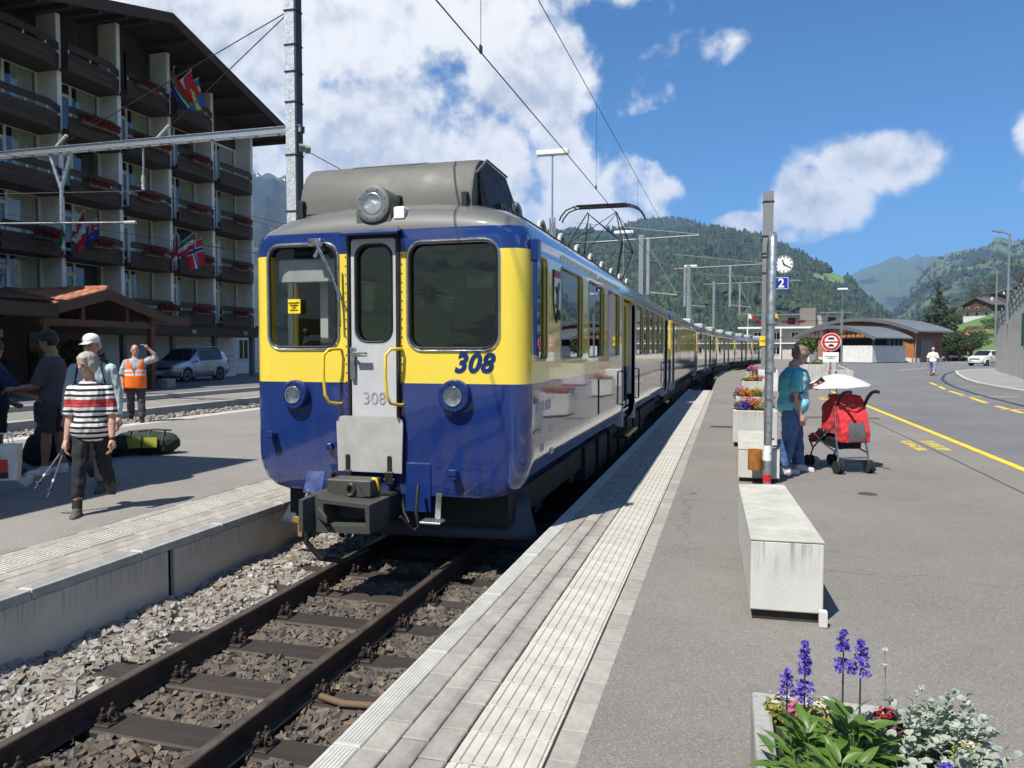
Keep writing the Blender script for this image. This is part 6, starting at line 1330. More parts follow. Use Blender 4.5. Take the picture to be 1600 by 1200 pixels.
def platform_lamp(label, x, y, z, L=1.1, pole_z=0, ang=0.):
    o = thing('platform_lamp', label, 'lamp', (x, y, pole_z), ang, 'box lamps on slim poles'); h = z - pole_z; M().cyl((0, 0, 0), (0, 0, h * .72), .085, .075, 10).build('post', GALV, o, smooth=60); M().cyl((0, 0, h * .72), (0, 0, h), .035, .03, 8).build('upper_post', GALV, o, smooth=60)
    M().bbox(-L / 2, L / 2, -.11, .11, h, h + .19, .03).build('lamp_box', WHITEP, o); M().box(-L / 2 + .05, L / 2 - .05, -.08, .08, h - .012, h).build('diffuser', pm('diffuser', (.7, .7, .68), .3), o)
    for dx in (-.09, .09): M().cyl((dx, 0, h * .45), (dx, 0, h * .74), .03, n=6).build('clamp_tube', GALV, o)
platform_lamp('box lamp on a slim pole directly above the railcar roof', -6.2, 27.4, 8.6, 1.15); platform_lamp('box lamp half hidden behind the pantograph', -6.2, 47, 8.6, 1.15); platform_lamp('far box lamp among the masts above the coaches', -3.6, 76, 9.5, 1.2); platform_lamp('box lamp on a tall pole left of the station hall', 11.0, 84, 7.6, .95)
# far gantries
GFAR = pm('weathered_zinc', (.28, .29, .30), .6, .2)
def gantry(label, y, xm, h, x0, x1, drops):
    o = thing('catenary_gantry', label, 'mast', (xm, y, 0), 0, 'far catenary gantries'); h_mast(o, h, .26, .22); M().tube([(x0 - xm, 0, h - .35), (x1 - xm, 0, h - .15)], .045, 6).build('crossbeam', GFAR, o); M().tube([(x0 - xm, 0, h + .9), (x1 - xm, 0, h - .1)], .02, 6).build('stay_rod', GFAR, o)
    for dx, l in drops:
        M().bbox(dx - xm - .09, dx - xm + .09, -.09, .09, h - .3 - l, h - .25, .01).build('drop_post', GFAR, o); M().tube([(dx - xm, 0, h - .3 - l + .15), (dx - xm + 1.7, 0, h - .35 - l)], .035, 6).build('cantilever', GFAR, o); M().tube([(dx - xm, 0, h - .6), (dx - xm + 1.7, 0, h - .35 - l)], .02, 6).build('brace', GFAR, o)
gantry('catenary gantry behind the pantograph, nearest of the far ones', 45.7, -5.0, 8.3, -9.0, -1.7, [(-4.6, 3.2)])
gantry('catenary gantry above the middle coaches', 68, -3.4, 8.9, -4.6, 3.0, [(-3.7, 3.3), (.05, 3.4)])
gantry('furthest catenary gantry above the end of the train', 96, -1.8, 9.8, -3.0, 8.0, [(1.2, 3.8)])
cw = thing('crossing_wires', 'thin pale wires running between the far gantries', 'overhead line', (0, 70, 6))
for P in (((-9, 45.7, 8.1), (-3.4, 68, 8.5), (3, 96, 9.0)), ((-5, 45.7, 7.0), (1.0, 68, 6.8), (8, 96, 6.9)), ((-4.6, 45.7, 5.6), (-1.5, 68, 5.5), (2, 96, 5.9)), ((-9, 45.7, 6.4), (-4, 68, 6.2), (6, 96, 6.0)), ((2.6, 40, 6.2), (3, 68, 8.4), (8, 96, 9.5))): B(M().tube(P, .016, 5), 'wire', GFAR, cw)
# ================================================================ people
def fuse(m, name, mat, parent, voxel=.010, smooth=4, wrinkle=0., seed=0):
    o = m.build(name, mat, parent); r = o.modifiers.new('r', 'REMESH'); r.mode = 'VOXEL'; r.voxel_size = voxel; r.use_smooth_shade = True
    if smooth: s = o.modifiers.new('s', 'SMOOTH'); s.iterations = smooth; s.factor = .5
    bake(o, name); me = o.data
    if wrinkle:
        n = len(me.vertices); co = np.empty(n * 3, np.float32); me.vertices.foreach_get('co', co); co = co.reshape(-1, 3); no = np.empty(n * 3, np.float32); me.vertices.foreach_get('normal', no); no = no.reshape(-1, 3)
        x, y, z = co.T; d = np.sin(z * 38 + 14 * x + seed) * np.sin(y * 21 + x * 17 + seed * 2) + .7 * np.sin(z * 71 - 30 * x + 11 * y + seed) * np.sin(x * 33 + seed) + .5 * np.sin((x + y) * 90 + z * 25)
        me.vertices.foreach_set('co', (co + no * (d * wrinkle)[:, None]).astype(np.float32).ravel())
    me.shade_smooth(); me.update(); return o
def skin_mat(name, c):
    if name in MATS: return MATS[name]
    t = NT(name); n = t.noise(25, 4, .6, t.obj()); t.bsdf(t.mix(t.map(n, .35, .7), tuple(a * b for a, b in zip(c, (.86, .74, .70))), c), .5, 0, t.bump(t.noise(220, 3, .6, t.obj()), .15, .002), Subsurface_Weight=.12, Subsurface_Radius=(.02, .008, .005), Subsurface_Scale=.6); MATS[name] = t.m; return t.m
SK1, SK2, SK3 = skin_mat('skin_fair', (.56, .35, .26)), skin_mat('skin_pink', (.55, .32, .25)), skin_mat('skin_tan', (.36, .20, .13))
def cloth(name, c, v=.14, **k): return pm(name, c, .9, v=v, s=9, b=.35, bs=130, bd=.002, **k)
def rot_to(v): return Vector(v).normalized()
def ringpts(c, ax, ay, rx, ry, n=20, e=2.5):
    out = []
    for k in range(n):
        a = 2 * math.pi * k / n; ca, sa = math.cos(a), math.sin(a); q = (abs(ca) ** e + abs(sa) ** e) ** (-1 / e); out.append(c + ax * (rx * ca * q) + ay * (ry * sa * q))
    return out
def person(label, loc, rz, h, top, bottom, skin, pose=None, bulk=1.0, hair=None, hairstyle='short', sleeve=.45, leg_cut=.96, shoe=BLACK, female=False, hem=-.045, face=True, loose=1.0, belly=0., long_hair=0, sub='t_shirt', low='trousers', socks=None, legk=1.0):
    p = dict(lean=0, thighL=(0, 0), thighR=(0, 0), kneeL=0, kneeR=0, armL=((-.12, .02, -1), (-.05, .15, -1)), armR=((.12, .02, -1), (.05, .15, -1)), head=(0, 0), curl=.5, footL=0, footR=0, drop=None, twist=0); p.update(pose or {})
    root = thing('person', label, 'person', (loc[0], loc[1], loc[2] if len(loc) > 2 else 0), rz)
    X = Vector((1, 0, 0)); th, sh = .245 * h, .235 * h
    hipz = 0.; joints = {}
    def leg(side, ang, knee, out):
        a, b = R(ang), R(ang - knee); s = 1 if side == 'R' else -1; hip = Vector((s * .052 * h, 0, 0)); kn = hip + Vector((s * math.sin(R(out)), math.sin(a), -math.cos(a))).normalized() * th; an = kn + Vector((s * .02, math.sin(b), -math.cos(b))).normalized() * sh; return hip, kn, an
    LL = leg('L', p['thighL'][0], p['kneeL'], p['thighL'][1]); LRr = leg('R', p['thighR'][0], p['kneeR'], p['thighR'][1])
    foot_h = .045 * h; low_z = min(LL[2].z, LRr[2].z) - foot_h; base = Vector((0, 0, -low_z if p['drop'] is None else p['drop']))
    LL = [q + base for q in LL]; LRr = [q + base for q in LRr]; pel = base.copy()
    sp = Vector((0, math.sin(R(p['lean'])), math.cos(R(p['lean'])))); fwd = Vector((0, math.cos(R(p['lean'])), -math.sin(R(p['lean'])))); tw = R(p['twist'])
    def at(t): return pel + sp * (t * h)
    lv = [(-.06, .060, .052), (-.02, .092, .068), (.02, .094, .070), (.085, .080, .060), (.16, .088, .066), (.215, .098, .068), (.258, .096, .058), (.286, .070, .050), (.304, .046, .042), (.322, .035, .037), (.350, .033, .035)]
    if female: lv = [(t, a * (1.10 if t < .05 else (.93 if .05 < t < .15 else .92)), b * (1.12 if abs(t - .2) < .05 else 1.05)) for t, a, b in lv]
    def torso(m, infl, t0, t1, extra=0., w=1.0):
        rings = []; L = [q for q in lv if t0 - 1e-6 <= q[0] <= t1 + 1e-6]
        if not any(abs(q[0] - t0) < .012 for q in L): L = [(t0, *[np.interp(t0, [q[0] for q in lv], [q[i] for q in lv]) for i in (1, 2)])] + L
        for t, rx, ry in L:
            k = 1 if t < .26 else .5; bl = belly * max(0, 1 - abs(t - .06) / .13); a = tw * max(0, t) / .3; ax = X * math.cos(a) + fwd * math.sin(a); ay = fwd * math.cos(a) - X * math.sin(a)
            kk = bulk if t < .29 else min(bulk, 1.06)
            rings.append(ringpts(at(t) + fwd * (bl * h * .6), ax, ay, rx * h * kk * w + infl * k + extra, ry * h * kk * w + infl * k + bl * h + extra))
        m.loft(rings); return m
    # arms
    a_ = tw; axx = X * math.cos(a_) + fwd * math.sin(a_)
    arms = {}
    for sd, s in (('L', -1), ('R', 1)):
        so_ = at(.252) + axx * (s * .096 * h * min(bulk, 1.12)); u, f = p['arm' + sd]
        el = so_ + rot_to(u) * .168 * h; wr = el + rot_to(f) * .148 * h; arms[sd] = (so_, el, wr, rot_to(f))
    ab = min(1.25, bulk)
    # ---- skin
    m = M(); torso(m, -.006, -.06, .35)
    for hip, kn, an in (LL, LRr):
        m.tube([hip, hip.lerp(kn, .35), kn.lerp(hip, .12), kn, kn.lerp(an, .25), kn.lerp(an, .75), an, an - Vector((0, 0, foot_h * .5))], [.050 * h * bulk, .046 * h * bulk, .034 * h, .032 * h, .034 * h, .024 * h, .021 * h, .021 * h], 14)
        m.ell(an + Vector((0, .012 * h, -foot_h * .45)), (.019 * h, .03 * h, .018 * h))
    for sd, s in (('L', -1), ('R', 1)):
        so_, el, wr, fd = arms[sd]
        m.ell(so_, .033 * h * ab); m.tube([so_, so_.lerp(el, .4), el, el.lerp(wr, .3), wr], [.032 * h * ab, .029 * h * ab, .024 * h * ab, .025 * h * ab, .0165 * h], 12)
        # hand: palm, four unequal fingers, thumb
        side = fd.cross(Vector((0, 0, 1))) if abs(fd.z) < .9 else Vector((0, 1, 0)); side = (Vector((0, 1, 0)) - fd * fd.y); side = side.normalized() if side.length > .2 else Vector((1, 0, 0)); pn = fd.cross(side).normalized() * (1 if s > 0 else -1); inw = pn if pn.dot(Vector((-s, 0, 0))) > 0 else -pn
        hl = .108 * h; c = wr + fd * hl * .28; m.tube([wr, wr + fd * hl * .2, wr + fd * hl * .42, wr + fd * hl * .52], [.0165 * h, .021 * h, .023 * h, .018 * h], 12)
        cu = p['curl']
        for i, (off, ln) in enumerate(((.018, .46), (.006, .52), (-.006, .49), (-.017, .40))):
            b0 = wr + fd * hl * .48 + side * off * h; L = hl * ln; d1 = (fd + inw * cu * .7).normalized(); d2 = (fd + inw * cu * 2.2).normalized(); m.tube([b0 - fd * .01, b0 + d1 * L * .5, b0 + d1 * L * .5 + d2 * L * .5], [.0058 * h, .0055 * h, .0045 * h], 8)
        b0 = wr + fd * hl * .16 + side * .017 * h; d1 = (fd * .8 + side * .75 + inw * .3).normalized(); m.tube([b0, b0 + d1 * hl * .25, b0 + d1 * hl * .25 + (fd + inw * .4).normalized() * hl * .22], [.0075 * h, .0065 * h, .0055 * h], 8)
    # head
    hy, hp_ = R(p['head'][0]), R(p['head'][1]); hm = Matrix.Translation(at(.333)) @ Matrix.Rotation(-hy, 4, 'Z') @ Matrix.Rotation(hp_, 4, 'X'); k = h / 1.7
    def HP(x, y, z): return hm @ Vector((x * k, y * k, z * k))
    def hell(mm, c, r, nu=18, nv=12):
        q = M().ell((0, 0, 0), tuple(a * k for a in r), nu, nv); mat = Matrix.Translation(HP(*c)) @ hm.to_3x3().to_4x4(); q.xf(mat); mm.add(q.v, q.f)
    hell(m, (0, .018, .155), (.074, .094, .098)); hell(m, (0, .035, .085), (.058, .068, .070)); hell(m, (0, .072, .050), (.030, .028, .026)); hell(m, (0, .064, .098), (.050, .040, .052))
    m.tube([HP(0, .098, .135), HP(0, .118, .105), HP(0, .112, .092)], [.008 * k, .015 * k, .012 * k], 8); hell(m, (0, .100, .070), (.022, .012, .012), 10, 6); hell(m, (0, .098, .142), (.050, .012, .010), 12, 6)
    for s in (-1, 1): hell(m, (s * .076, .0, .112), (.010, .020, .030), 10, 8)
    m.tube([at(.29), at(.325), HP(0, .005, .07)], [.034 * h, .032 * h, .032 * h], 14)
    fuse(m, 'body', skin, root, .0078, 3)
    if face:
        for s in (-1, 1):
            e = M(); hell(e, (s * .030, .1005, .122), (.0125, .006, .0065), 10, 6); e.build('eye', pm('eye_dark', (.03, .022, .018), .2, b=0), root, smooth=179)
            e = M(); e.tube([HP(s * .014, .106, .140), HP(s * .032, .106, .146), HP(s * .048, .096, .140)], .0035 * k, 6); e.build('eyebrow', pm('brow_dark', (.10, .075, .055), .9), root)
        e = M(); e.tube([HP(-.022, .104, .066), HP(0, .112, .067), HP(.022, .104, .066)], [.0025 * k, .0045 * k, .0025 * k], 8); e.build('mouth', pm('lips', (.30, .10, .085), .5), root)
    # ---- clothes
    m = M(); torso(m, .016 * loose + (legk - 1) * .06, hem, .306, 0.0)
    for sd, s in (('L', -1), ('R', 1)):
        so_, el, wr, fd = arms[sd]; m.ell(so_, .036 * h * ab)
        if sleeve > 0:
            q = [so_]; rr_ = [.036 * h * ab]
            if sleeve <= .5: e = so_.lerp(el, sleeve * 2); q += [so_.lerp(e, .5), e]; rr_ += [.040 * h * ab * loose ** .4, .041 * h * ab * loose ** .5]
            else: e = el.lerp(wr, sleeve * 2 - 1); q += [so_.lerp(el, .5), el, e]; rr_ += [.037 * h * ab, .034 * h * ab, .026 * h * ab]
            m.tube(q, rr_, 14)
    fuse(m, sub, top, root, .0095, 5, .0034, seed=h * 7)
    m = M(); torso(m, .004 + (legk - 1) * .05, -.06, .05)
    for hip, kn, an in (LL, LRr):
        if leg_cut <= .5: e = hip.lerp(kn, leg_cut * 2); q = [hip, hip.lerp(e, .5), e]; rr_ = [.056 * h * bulk * legk, .055 * h * bulk * legk, .052 * h * bulk * legk]
        else: e = kn.lerp(an, leg_cut * 2 - 1); q = [hip, hip.lerp(kn, .4), kn, kn.lerp(e, .5), e]; rr_ = [.056 * h * bulk * legk, .050 * h * bulk * loose ** .2 * legk, .041 * h * loose ** .5 * legk ** .7, .039 * h * loose ** .8 * legk ** .6, .034 * h * loose * legk ** .5]
        m.tube(q, rr_, 16)
    fuse(m, low, bottom, root, .0105, 5, .0042, seed=h * 13)
    for (hip, kn, an), ft, sd in ((LL, p['footL'], -1), (LRr, p['footR'], 1)):
        f = M(); f.ell((0, .045 * h, -foot_h * .62), (.029 * h, .080 * h, .022 * h), 16, 10); f.ell((0, -.008 * h, -foot_h * .35), (.027 * h, .034 * h, .036 * h), 14, 10); f.ell((0, .02 * h, -foot_h * .35), (.025 * h, .045 * h, .026 * h), 14, 8); f.bbox(-.027 * h, .027 * h, -.036 * h, .118 * h, -foot_h * 1.02, -foot_h * .82, .008)
        f.tube([(0, -.004 * h, -foot_h * .2), (0, -.004 * h, .022 * h)], .027 * h, 12)
        f.xf(Matrix.Translation(an) @ Matrix.Rotation(R(-ft), 4, 'X')); fuse(f, 'shoe', shoe, root, .008, 2)
        if socks:
            e = M().tube([an + Vector((0, 0, .0)), an.lerp(kn, .22)], [.029 * h, .028 * h], 14); e.build('sock', socks, root, smooth=60)
    # ---- hair
    if hair:
        m = M()
        if hairstyle != 'fringe': hell(m, (0, .004, .174), (.083, .107, .094))
        if hairstyle == 'bob':
            hell(m, (0, -.03, .125), (.088, .075, .10)); 
            for s in (-1, 1): hell(m, (s * .070, .012, .120), (.026, .050, .070))
            hell(m, (0, .070, .200), (.065, .038, .035))
        elif hairstyle == 'short':
            hell(m, (0, -.025, .140), (.088, .080, .088)); hell(m, (0, .062, .208), (.062, .045, .036)); hell(m, (0, .0, .215), (.078, .09, .055))
            for s in (-1, 1): hell(m, (s * .066, .02, .165), (.024, .045, .045))
        elif hairstyle == 'thick': hell(m, (0, -.022, .145), (.088, .086, .085)); hell(m, (0, .058, .212), (.070, .052, .042)); hell(m, (.03, .0, .235), (.06, .07, .04))
        elif hairstyle == 'fringe': hell(m, (0, -.045, .120), (.082, .062, .062))
        hm_ = fuse(m, 'hair', hair, root, .0075, 2, .0022, seed=3)
        me = hm_.data                                             # keep the hair off the face
        inv = hm.inverted()
        bm = bmesh.new(); bm.from_mesh(me); kill = [v for v in bm.verts if (lambda q: q.y / k > .066 and q.z / k < .158 and abs(q.x / k) < .064)(inv @ v.co)]; bmesh.ops.delete(bm, geom=kill, context='VERTS'); bm.to_mesh(me); bm.free(); me.shade_smooth()
    return root, dict(HP=HP, hm=hm, at=at, arms=arms, fwd=fwd, pel=pel, k=k, L=LL, R=LRr, h=h, hell=hell, sp=sp)
def face_to(dx, dy): return math.atan2(-dx, dy)
def hairm(name, c): return pm(name, c, .55, v=.35, s=30, b=.6, bs=90, bd=.004, stretch=(6, 6, 1.2))
# striped shirt
t = NT('striped_jersey'); o_ = t.obj(); z = t.sep(o_)[2]; wob = t.math('MULTIPLY', t.math('SUBTRACT', t.noise(5, 2, .5, o_), .5), .018); zz = t.math('ADD', z, wob)
st_ = t.math('LESS_THAN', t.math('FRACT', t.math('MULTIPLY', zz, 1 / .052)), .44); redz = t.math('MULTIPLY', t.math('GREATER_THAN', zz, 1.045), t.math('LESS_THAN', zz, 1.118))
redl = t.math('MULTIPLY', t.math('GREATER_THAN', zz, 1.077), t.math('LESS_THAN', zz, 1.083)); col = t.mix(st_, (.72, .71, .70), (.012, .012, .015)); col = t.mix(redz, col, (.52, .05, .05)); col = t.mix(redl, col, (.05, .02, .02))
xa = t.math('ABSOLUTE', t.sep(o_)[0]); t.bsdf(col, .9, 0, t.bump(t.noise(120, 3, .6, o_), .2, .002)); STRIPE = t.m
W1, w1d = person('grey haired woman in striped top and black trousers walking with poles', (-6.02, 6.12), face_to(.52, -.86), 1.585, STRIPE, cloth('black_trousers', (.014, .015, .02)), SK1,
    dict(thighR=(17, 1), kneeR=6, footR=8, thighL=(-14, 1), kneeL=34, footL=-52, armR=((.13, -.10, -1), (.10, .22, -1)), armL=((-.15, .06, -1), (-.06, .30, -1)), head=(32, -6), lean=3, curl=.7), 1.0, hairm('hair_silver', (.42, .38, .33)), 'bob', .46, .86, pm('hiking_boot', (.085, .08, .075), .8, v=.3, s=20, b=.4), True, -.06, belly=.012, loose=1.05, socks=BLACK, low='capri_trousers', sub='striped_top')
def pole(label, hand, tip):
    o = thing('trekking_pole', label, 'trekking pole', tip, 0, 'folded trekking poles'); a = Vector(hand) - Vector(tip); d = a.normalized(); M().tube([(0, 0, 0), a * .45, a * .9], [.004, .007, .009], 8).build('shaft', pm('pole_grey', (.30, .31, .33), .35, .6), o, smooth=60); M().tube([a * .86, a * 1.12], [.015, .017], 10).build('grip', BLACK, o, smooth=60); M().tube([d * .06, d * .075], [.028, .024], 12).build('basket', BLACK, o); M().tube([a * .30, a * .36], .011, 8).build('joint_collar', WHITEP, o)
hw = W1.matrix_basis if False else Matrix.Translation(W1.location) @ Matrix.Rotation(W1.rotation_euler.z, 4, 'Z'); wr = hw @ (w1d['arms']['R'][2] + w1d['arms']['R'][3] * .09)
pole('left one of two trekking poles in the walking woman\'s hand', wr + Vector((-.01, 0, .02)), wr + Vector((-.20, -.17, -.36))); pole('right one of two trekking poles in the walking woman\'s hand', wr + Vector((.0, .0, .02)), wr + Vector((-.10, -.12, -.44)))
wt_ = w1d['arms']['L']; wa = M().tube([wt_[2] - wt_[3] * .02, wt_[2] + wt_[3] * .008], .031, 14); wa.build('wristwatch', BLACK, W1, smooth=60)
# man with cap and backpack behind her
M1, m1d = person('older man in white cap and pale blue shirt walking behind the striped woman', (-7.0, 7.16), face_to(.50, -.86), 1.79, cloth('pale_blue_shirt', (.42, .52, .54)), cloth('beige_trousers', (.26, .235, .195)), SK2,
    dict(thighR=(-12, 1), kneeR=28, footR=-34, thighL=(14, 1), kneeL=5, armR=((.22, .0, -1), (.10, .2, -1)), armL=((-.22, .02, -1), (-.08, .2, -1)), head=(14, -2), lean=2), 1.08, hairm('hair_white', (.60, .58, .55)), 'fringe', .95, .97, pm('trail_shoe', (.10, .09, .08), .8, b=.4), False, -.06, loose=1.3, sub='shirt')
CAPM = cloth('cap_white', (.74, .74, .73), .05)
cp = M(); m1d['hell'](cp, (0, .006, .182), (.086, .104, .074)); q = M(); q.loft([[(-.075, .07, .16), (0, .10, .165), (.075, .07, .16), (0, .05, .16)], [(-.062, .175, .135), (0, .20, .14), (.062, .175, .135), (0, .16, .14)]]); q.v = [tuple(m1d['HP'](*v)) for v in q.v]; cp.add(q.v, q.f)
cp_ = fuse(cp, 'cap', CAPM, M1, .008, 3); bm = bmesh.new(); bm.from_mesh(cp_.data); inv = m1d['hm'].inverted(); bmesh.ops.delete(bm, geom=[v for v in bm.verts if (lambda q: q.z / m1d['k'] < .150 and q.y / m1d['k'] < .10)(inv @ v.co)], context='VERTS'); bm.to_mesh(cp_.data); bm.free(); so_ = cp_.modifiers.new('s', 'SOLIDIFY'); so_.thickness = .004
def glasses(root, d, mat):
    HP = d['HP']; g = M()
    for s in (-1, 1):
        g.tube([HP(s * .034 + .022 * math.cos(a), .116 - .012 * abs(math.cos(a)) * (1 if s * math.cos(a) > 0 else 0), .122 + .016 * math.sin(a)) for a in np.arange(0, 6.6, .6)], .0018, 5); g.tube([HP(s * .056, .108, .126), HP(s * .078, .01, .126)], .0018, 5)
    g.tube([HP(-.013, .118, .126), HP(.013, .118, .126)], .0018, 5); g.build('glasses', mat, root)
glasses(M1, m1d, DKMET)
def backpack(root, d, mat, name='backpack', w=.17, dp=.10, hh=.24):
    at, fwd, sp, h = d['at'], d['fwd'], d['sp'], d['h']; m = M(); c = at(.16) - fwd * (.075 * h + dp); m.ell(c, (w, dp, hh), 18, 12); m.ell(c - sp * .10, (w * .95, dp * 1.1, hh * .6), 16, 10); b = fuse(m, name, mat, root, .012, 4, .003)
    for s in (-1, 1):
        P = [at(.30) + Vector((s * .085 * h * .8, 0, .0)) - fwd * .07 * h, at(.312) + Vector((s * .062 * h, 0, .012)), at(.27) + Vector((s * .066 * h, 0, 0)) + fwd * .078 * h, at(.17) + Vector((s * .085 * h, 0, 0)) + fwd * .06 * h, at(.10) + Vector((s * .10 * h, 0, 0)) - fwd * .02 * h]; M().tube(P, .018, 8, flat=.45).build('strap', mat, b, smooth=60)
backpack(M1, m1d, cloth('backpack_black', (.02, .018, .02)))
# railwayman in orange vest
t = NT('orange_vest'); o_ = t.obj(); z = t.sep(o_)[2]
def bandz(a, b): return t.math('MULTIPLY', t.math('GREATER_THAN', z, a), t.math('LESS_THAN', z, b))
t.bsdf(t.mix(t.math('ADD', bandz(1.03, 1.075), bandz(1.12, 1.165), clamp=True), (.95, .17, .012), (.55, .55, .53)), .75, 0, t.bump(t.noise(40, 4, .6, o_), .3, .006)); VEST = t.m
M2, m2d = person('railwayman in orange safety vest with one hand on his head', (-12.5, 13.95), face_to(.62, -.78), 1.70, cloth('grey_check_shirt', (.36, .37, .40), .3), cloth('charcoal_trousers', (.055, .055, .06)), SK2,
    dict(thighL=(8, 3), kneeL=4, thighR=(-10, 3), kneeR=22, footR=-24, armL=((-.95, .25, .45), (.85, .20, .95)), armR=((.25, -.12, -1), (.0, .3, -1)), head=(-6, -6), lean=1), 1.12, hairm('hair_grey', (.40, .37, .33)), 'fringe', .48, .95, BLACK, False, -.03, belly=.015, loose=1.3, sub='shirt')
vm = M()
at, fw = m2d['at'], m2d['fwd']; h = 1.70; rings = []
for tt, rx, ry in ((-.075, .112, .095), (0, .115, .100), (.085, .112, .102), (.16, .112, .092), (.22, .112, .085), (.268, .108, .068), (.298, .085, .055)): rings.append(ringpts(at(tt) + fw * (.012 * h if tt < .15 else .004), Vector((1, 0, 0)), fw, rx * h + .022, ry * h + .022, 40))
vm.loft(rings, caps=False); vo2 = vm.build('vest', VEST, M2, smooth=80); bm = bmesh.new(); bm.from_mesh(vo2.data)
for _ in range(2): bmesh.ops.subdivide_edges(bm, edges=bm.edges[:], cuts=1, use_grid_fill=True)
kill = []
for v in bm.verts:
    zl = (v.co - m2d['pel']).dot(m2d['sp']) / h; xl = abs(v.co.x) / h; yl = v.co.y
    if yl > 0 and zl > .10 and xl < (zl - .10) * .36: kill.append(v)
    elif zl > .165 and xl > .100: kill.append(v)
bmesh.ops.delete(bm, geom=kill, context='VERTS'); bm.to_mesh(vo2.data); bm.free(); vo2.data.shade_smooth(); s_ = vo2.modifiers.new('s', 'SOLIDIFY'); s_.thickness = .006
# two boys
M3, m3d = person('dark haired youth in grey T-shirt standing side on in the shade', (-8.32, 7.85), face_to(-.93, -.36), 1.83, cloth('grey_tshirt', (.075, .068, .078)), cloth('dark_shorts_grey', (.045, .042, .044)), SK3,
    dict(thighL=(4, 2), thighR=(-3, 2), armR=((.10, .45, -1), (-.15, 1.0, -.12)), armL=((-.10, .35, -1), (.1, 1.0, -.1)), head=(6, -14), lean=-1), .98, hairm('hair_black', (.012, .010, .010)), 'thick', .46, .46, WHITEP, False, -.07, loose=1.35, low='shorts')
M4, m4d = person('youth in navy T-shirt and black shorts seen from behind at the left edge', (-8.98, 7.60), face_to(.25, .95), 1.70, cloth('navy_tshirt', (.016, .026, .075)), cloth('black_shorts', (.012, .012, .014)), SK3,
    dict(thighL=(3, 3), thighR=(-3, 3), armR=((.55, .35, -1), (.85, .45, -.30)), armL=((-.2, .3, -1), (0, .8, -.5)), head=(-25, -10)), 1.06, MATS['hair_black'], 'thick', .46, .44, pm('grey_trainer', (.10, .10, .10), .8), False, -.06, loose=1.35, low='shorts')
# traveller at the left edge with a printed bag
M5, m5d = person('traveller with jeans and white trainers cut off by the left edge', (-7.72, 6.36), face_to(-.86, -.5), 1.70, cloth('pale_top', (.42, .46, .52)), cloth('dark_jeans', (.02, .028, .055)), SK1, dict(thighL=(20, 1), kneeL=8, footL=10, thighR=(-16, 1), kneeR=30, footR=-38), 1.0, MATS['hair_black'], 'short', .46, .93, pm('white_trainer', (.62, .62, .60), .7), True, loose=1.15)
bag = thing('shopping_bag', 'white paper carrier bag with a red print at the left edge', 'bag', (-7.05, 6.05, .28)); bg_ = M(); bg_.loft([[(-.13, -.06, 0), (.13, -.06, 0), (.13, .06, 0), (-.13, .06, 0)], [(-.15, -.075, .36), (.15, -.075, .36), (.15, .075, .36), (-.15, .075, .36)]]); bg_.build('paper', pm('paper_white', (.60, .60, .58), .7, b=.2, bs=12, bd=.01), bag)
pr__ = M(); pr__.obox((-.02, -.078, .15), (.16, .004, .13), (-.04, 0, 0)); pr__.build('red_print', REDP, bag); pr__ = M(); pr__.obox((-.04, -.080, .25), (.05, .004, .09), (-.04, 0, 0)); pr__.build('yellow_print', YELLOWP, bag); pr__ = M(); pr__.obox((-.03, -.073, .06), (.18, .004, .07), (-.04, 0, 0)); pr__.build('dark_print', BLACK, bag); bag.rotation_euler = (0, 0, R(30))
for s in (-1, 1): M().tube([(-.07, s * .07, .36), (-.05, s * .03, .47), (.05, s * .03, .47), (.07, s * .07, .36)], .005).build('handle', WHITEP, bag)
# crouching traveller among the rucksacks
M6, m6d = person('person in navy crouching among the rucksacks behind the two youths', (-9.75, 9.15), face_to(.8, -.6), 1.70, cloth('navy_hoodie', (.012, .018, .05)), cloth('blue_jeans_shade', (.05, .075, .13)), SK3, dict(thighL=(98, 8), kneeL=128, thighR=(92, 10), kneeR=120, lean=28, armL=((-.1, .8, -.7), (.1, 1, -.2)), armR=((.1, .8, -.7), (-.1, 1, -.2)), head=(0, -20)), 1.02, MATS['hair_black'], 'thick', .95, .96, BLACK, loose=1.25)
M7, m7d = person('person in yellow top mostly hidden behind the railcar', (-16.6, 27.55, -.004), face_to(.5, -.86), 1.68, cloth('lime_top', (.55, .62, .04)), cloth('dark_jeans', (.02, .028, .055)), SK1, dict(armR=((.85, -.25, -.55), (-.9, .35, -.1)), armL=((-.7, -.2, -.6), (.8, .3, -.1))), 1.0, hairm('hair_brown', (.10, .06, .035)), 'short', .3, .96)
# woman beside the pushchair
t = NT('turquoise_print'); o_ = t.obj(); n1_ = t.noise(14, 5, .7, o_, 1.5); sp_ = t.sep(o_); front = t.map(sp_[1], .02, .10); pat = t.math('MULTIPLY', t.map(n1_, .50, .56), t.math('MULTIPLY', front, t.map(t.math('ABSOLUTE', t.math('SUBTRACT', sp_[2], 1.12)), .22, .12)), clamp=True)
t.bsdf(t.mix(pat, t.mix(t.map(sp_[2], .8, 1.4), (.20, .56, .62), (.045, .40, .50)), (.55, .74, .76)), .9, 0, t.bump(t.noise(110, 3, .6, o_), .25, .002)); TURQ = t.m
t = NT('denim'); o_ = t.obj(); t.bsdf(t.mix(t.map(t.noise(4, 4, .6, o_), .35, .7), (.035, .075, .19), (.10, .18, .36)), .85, 0, t.bump(t.noise(1, 3, .6, t.scale(o_, (300, 300, 120))), .2, .001)); DENIM = t.m
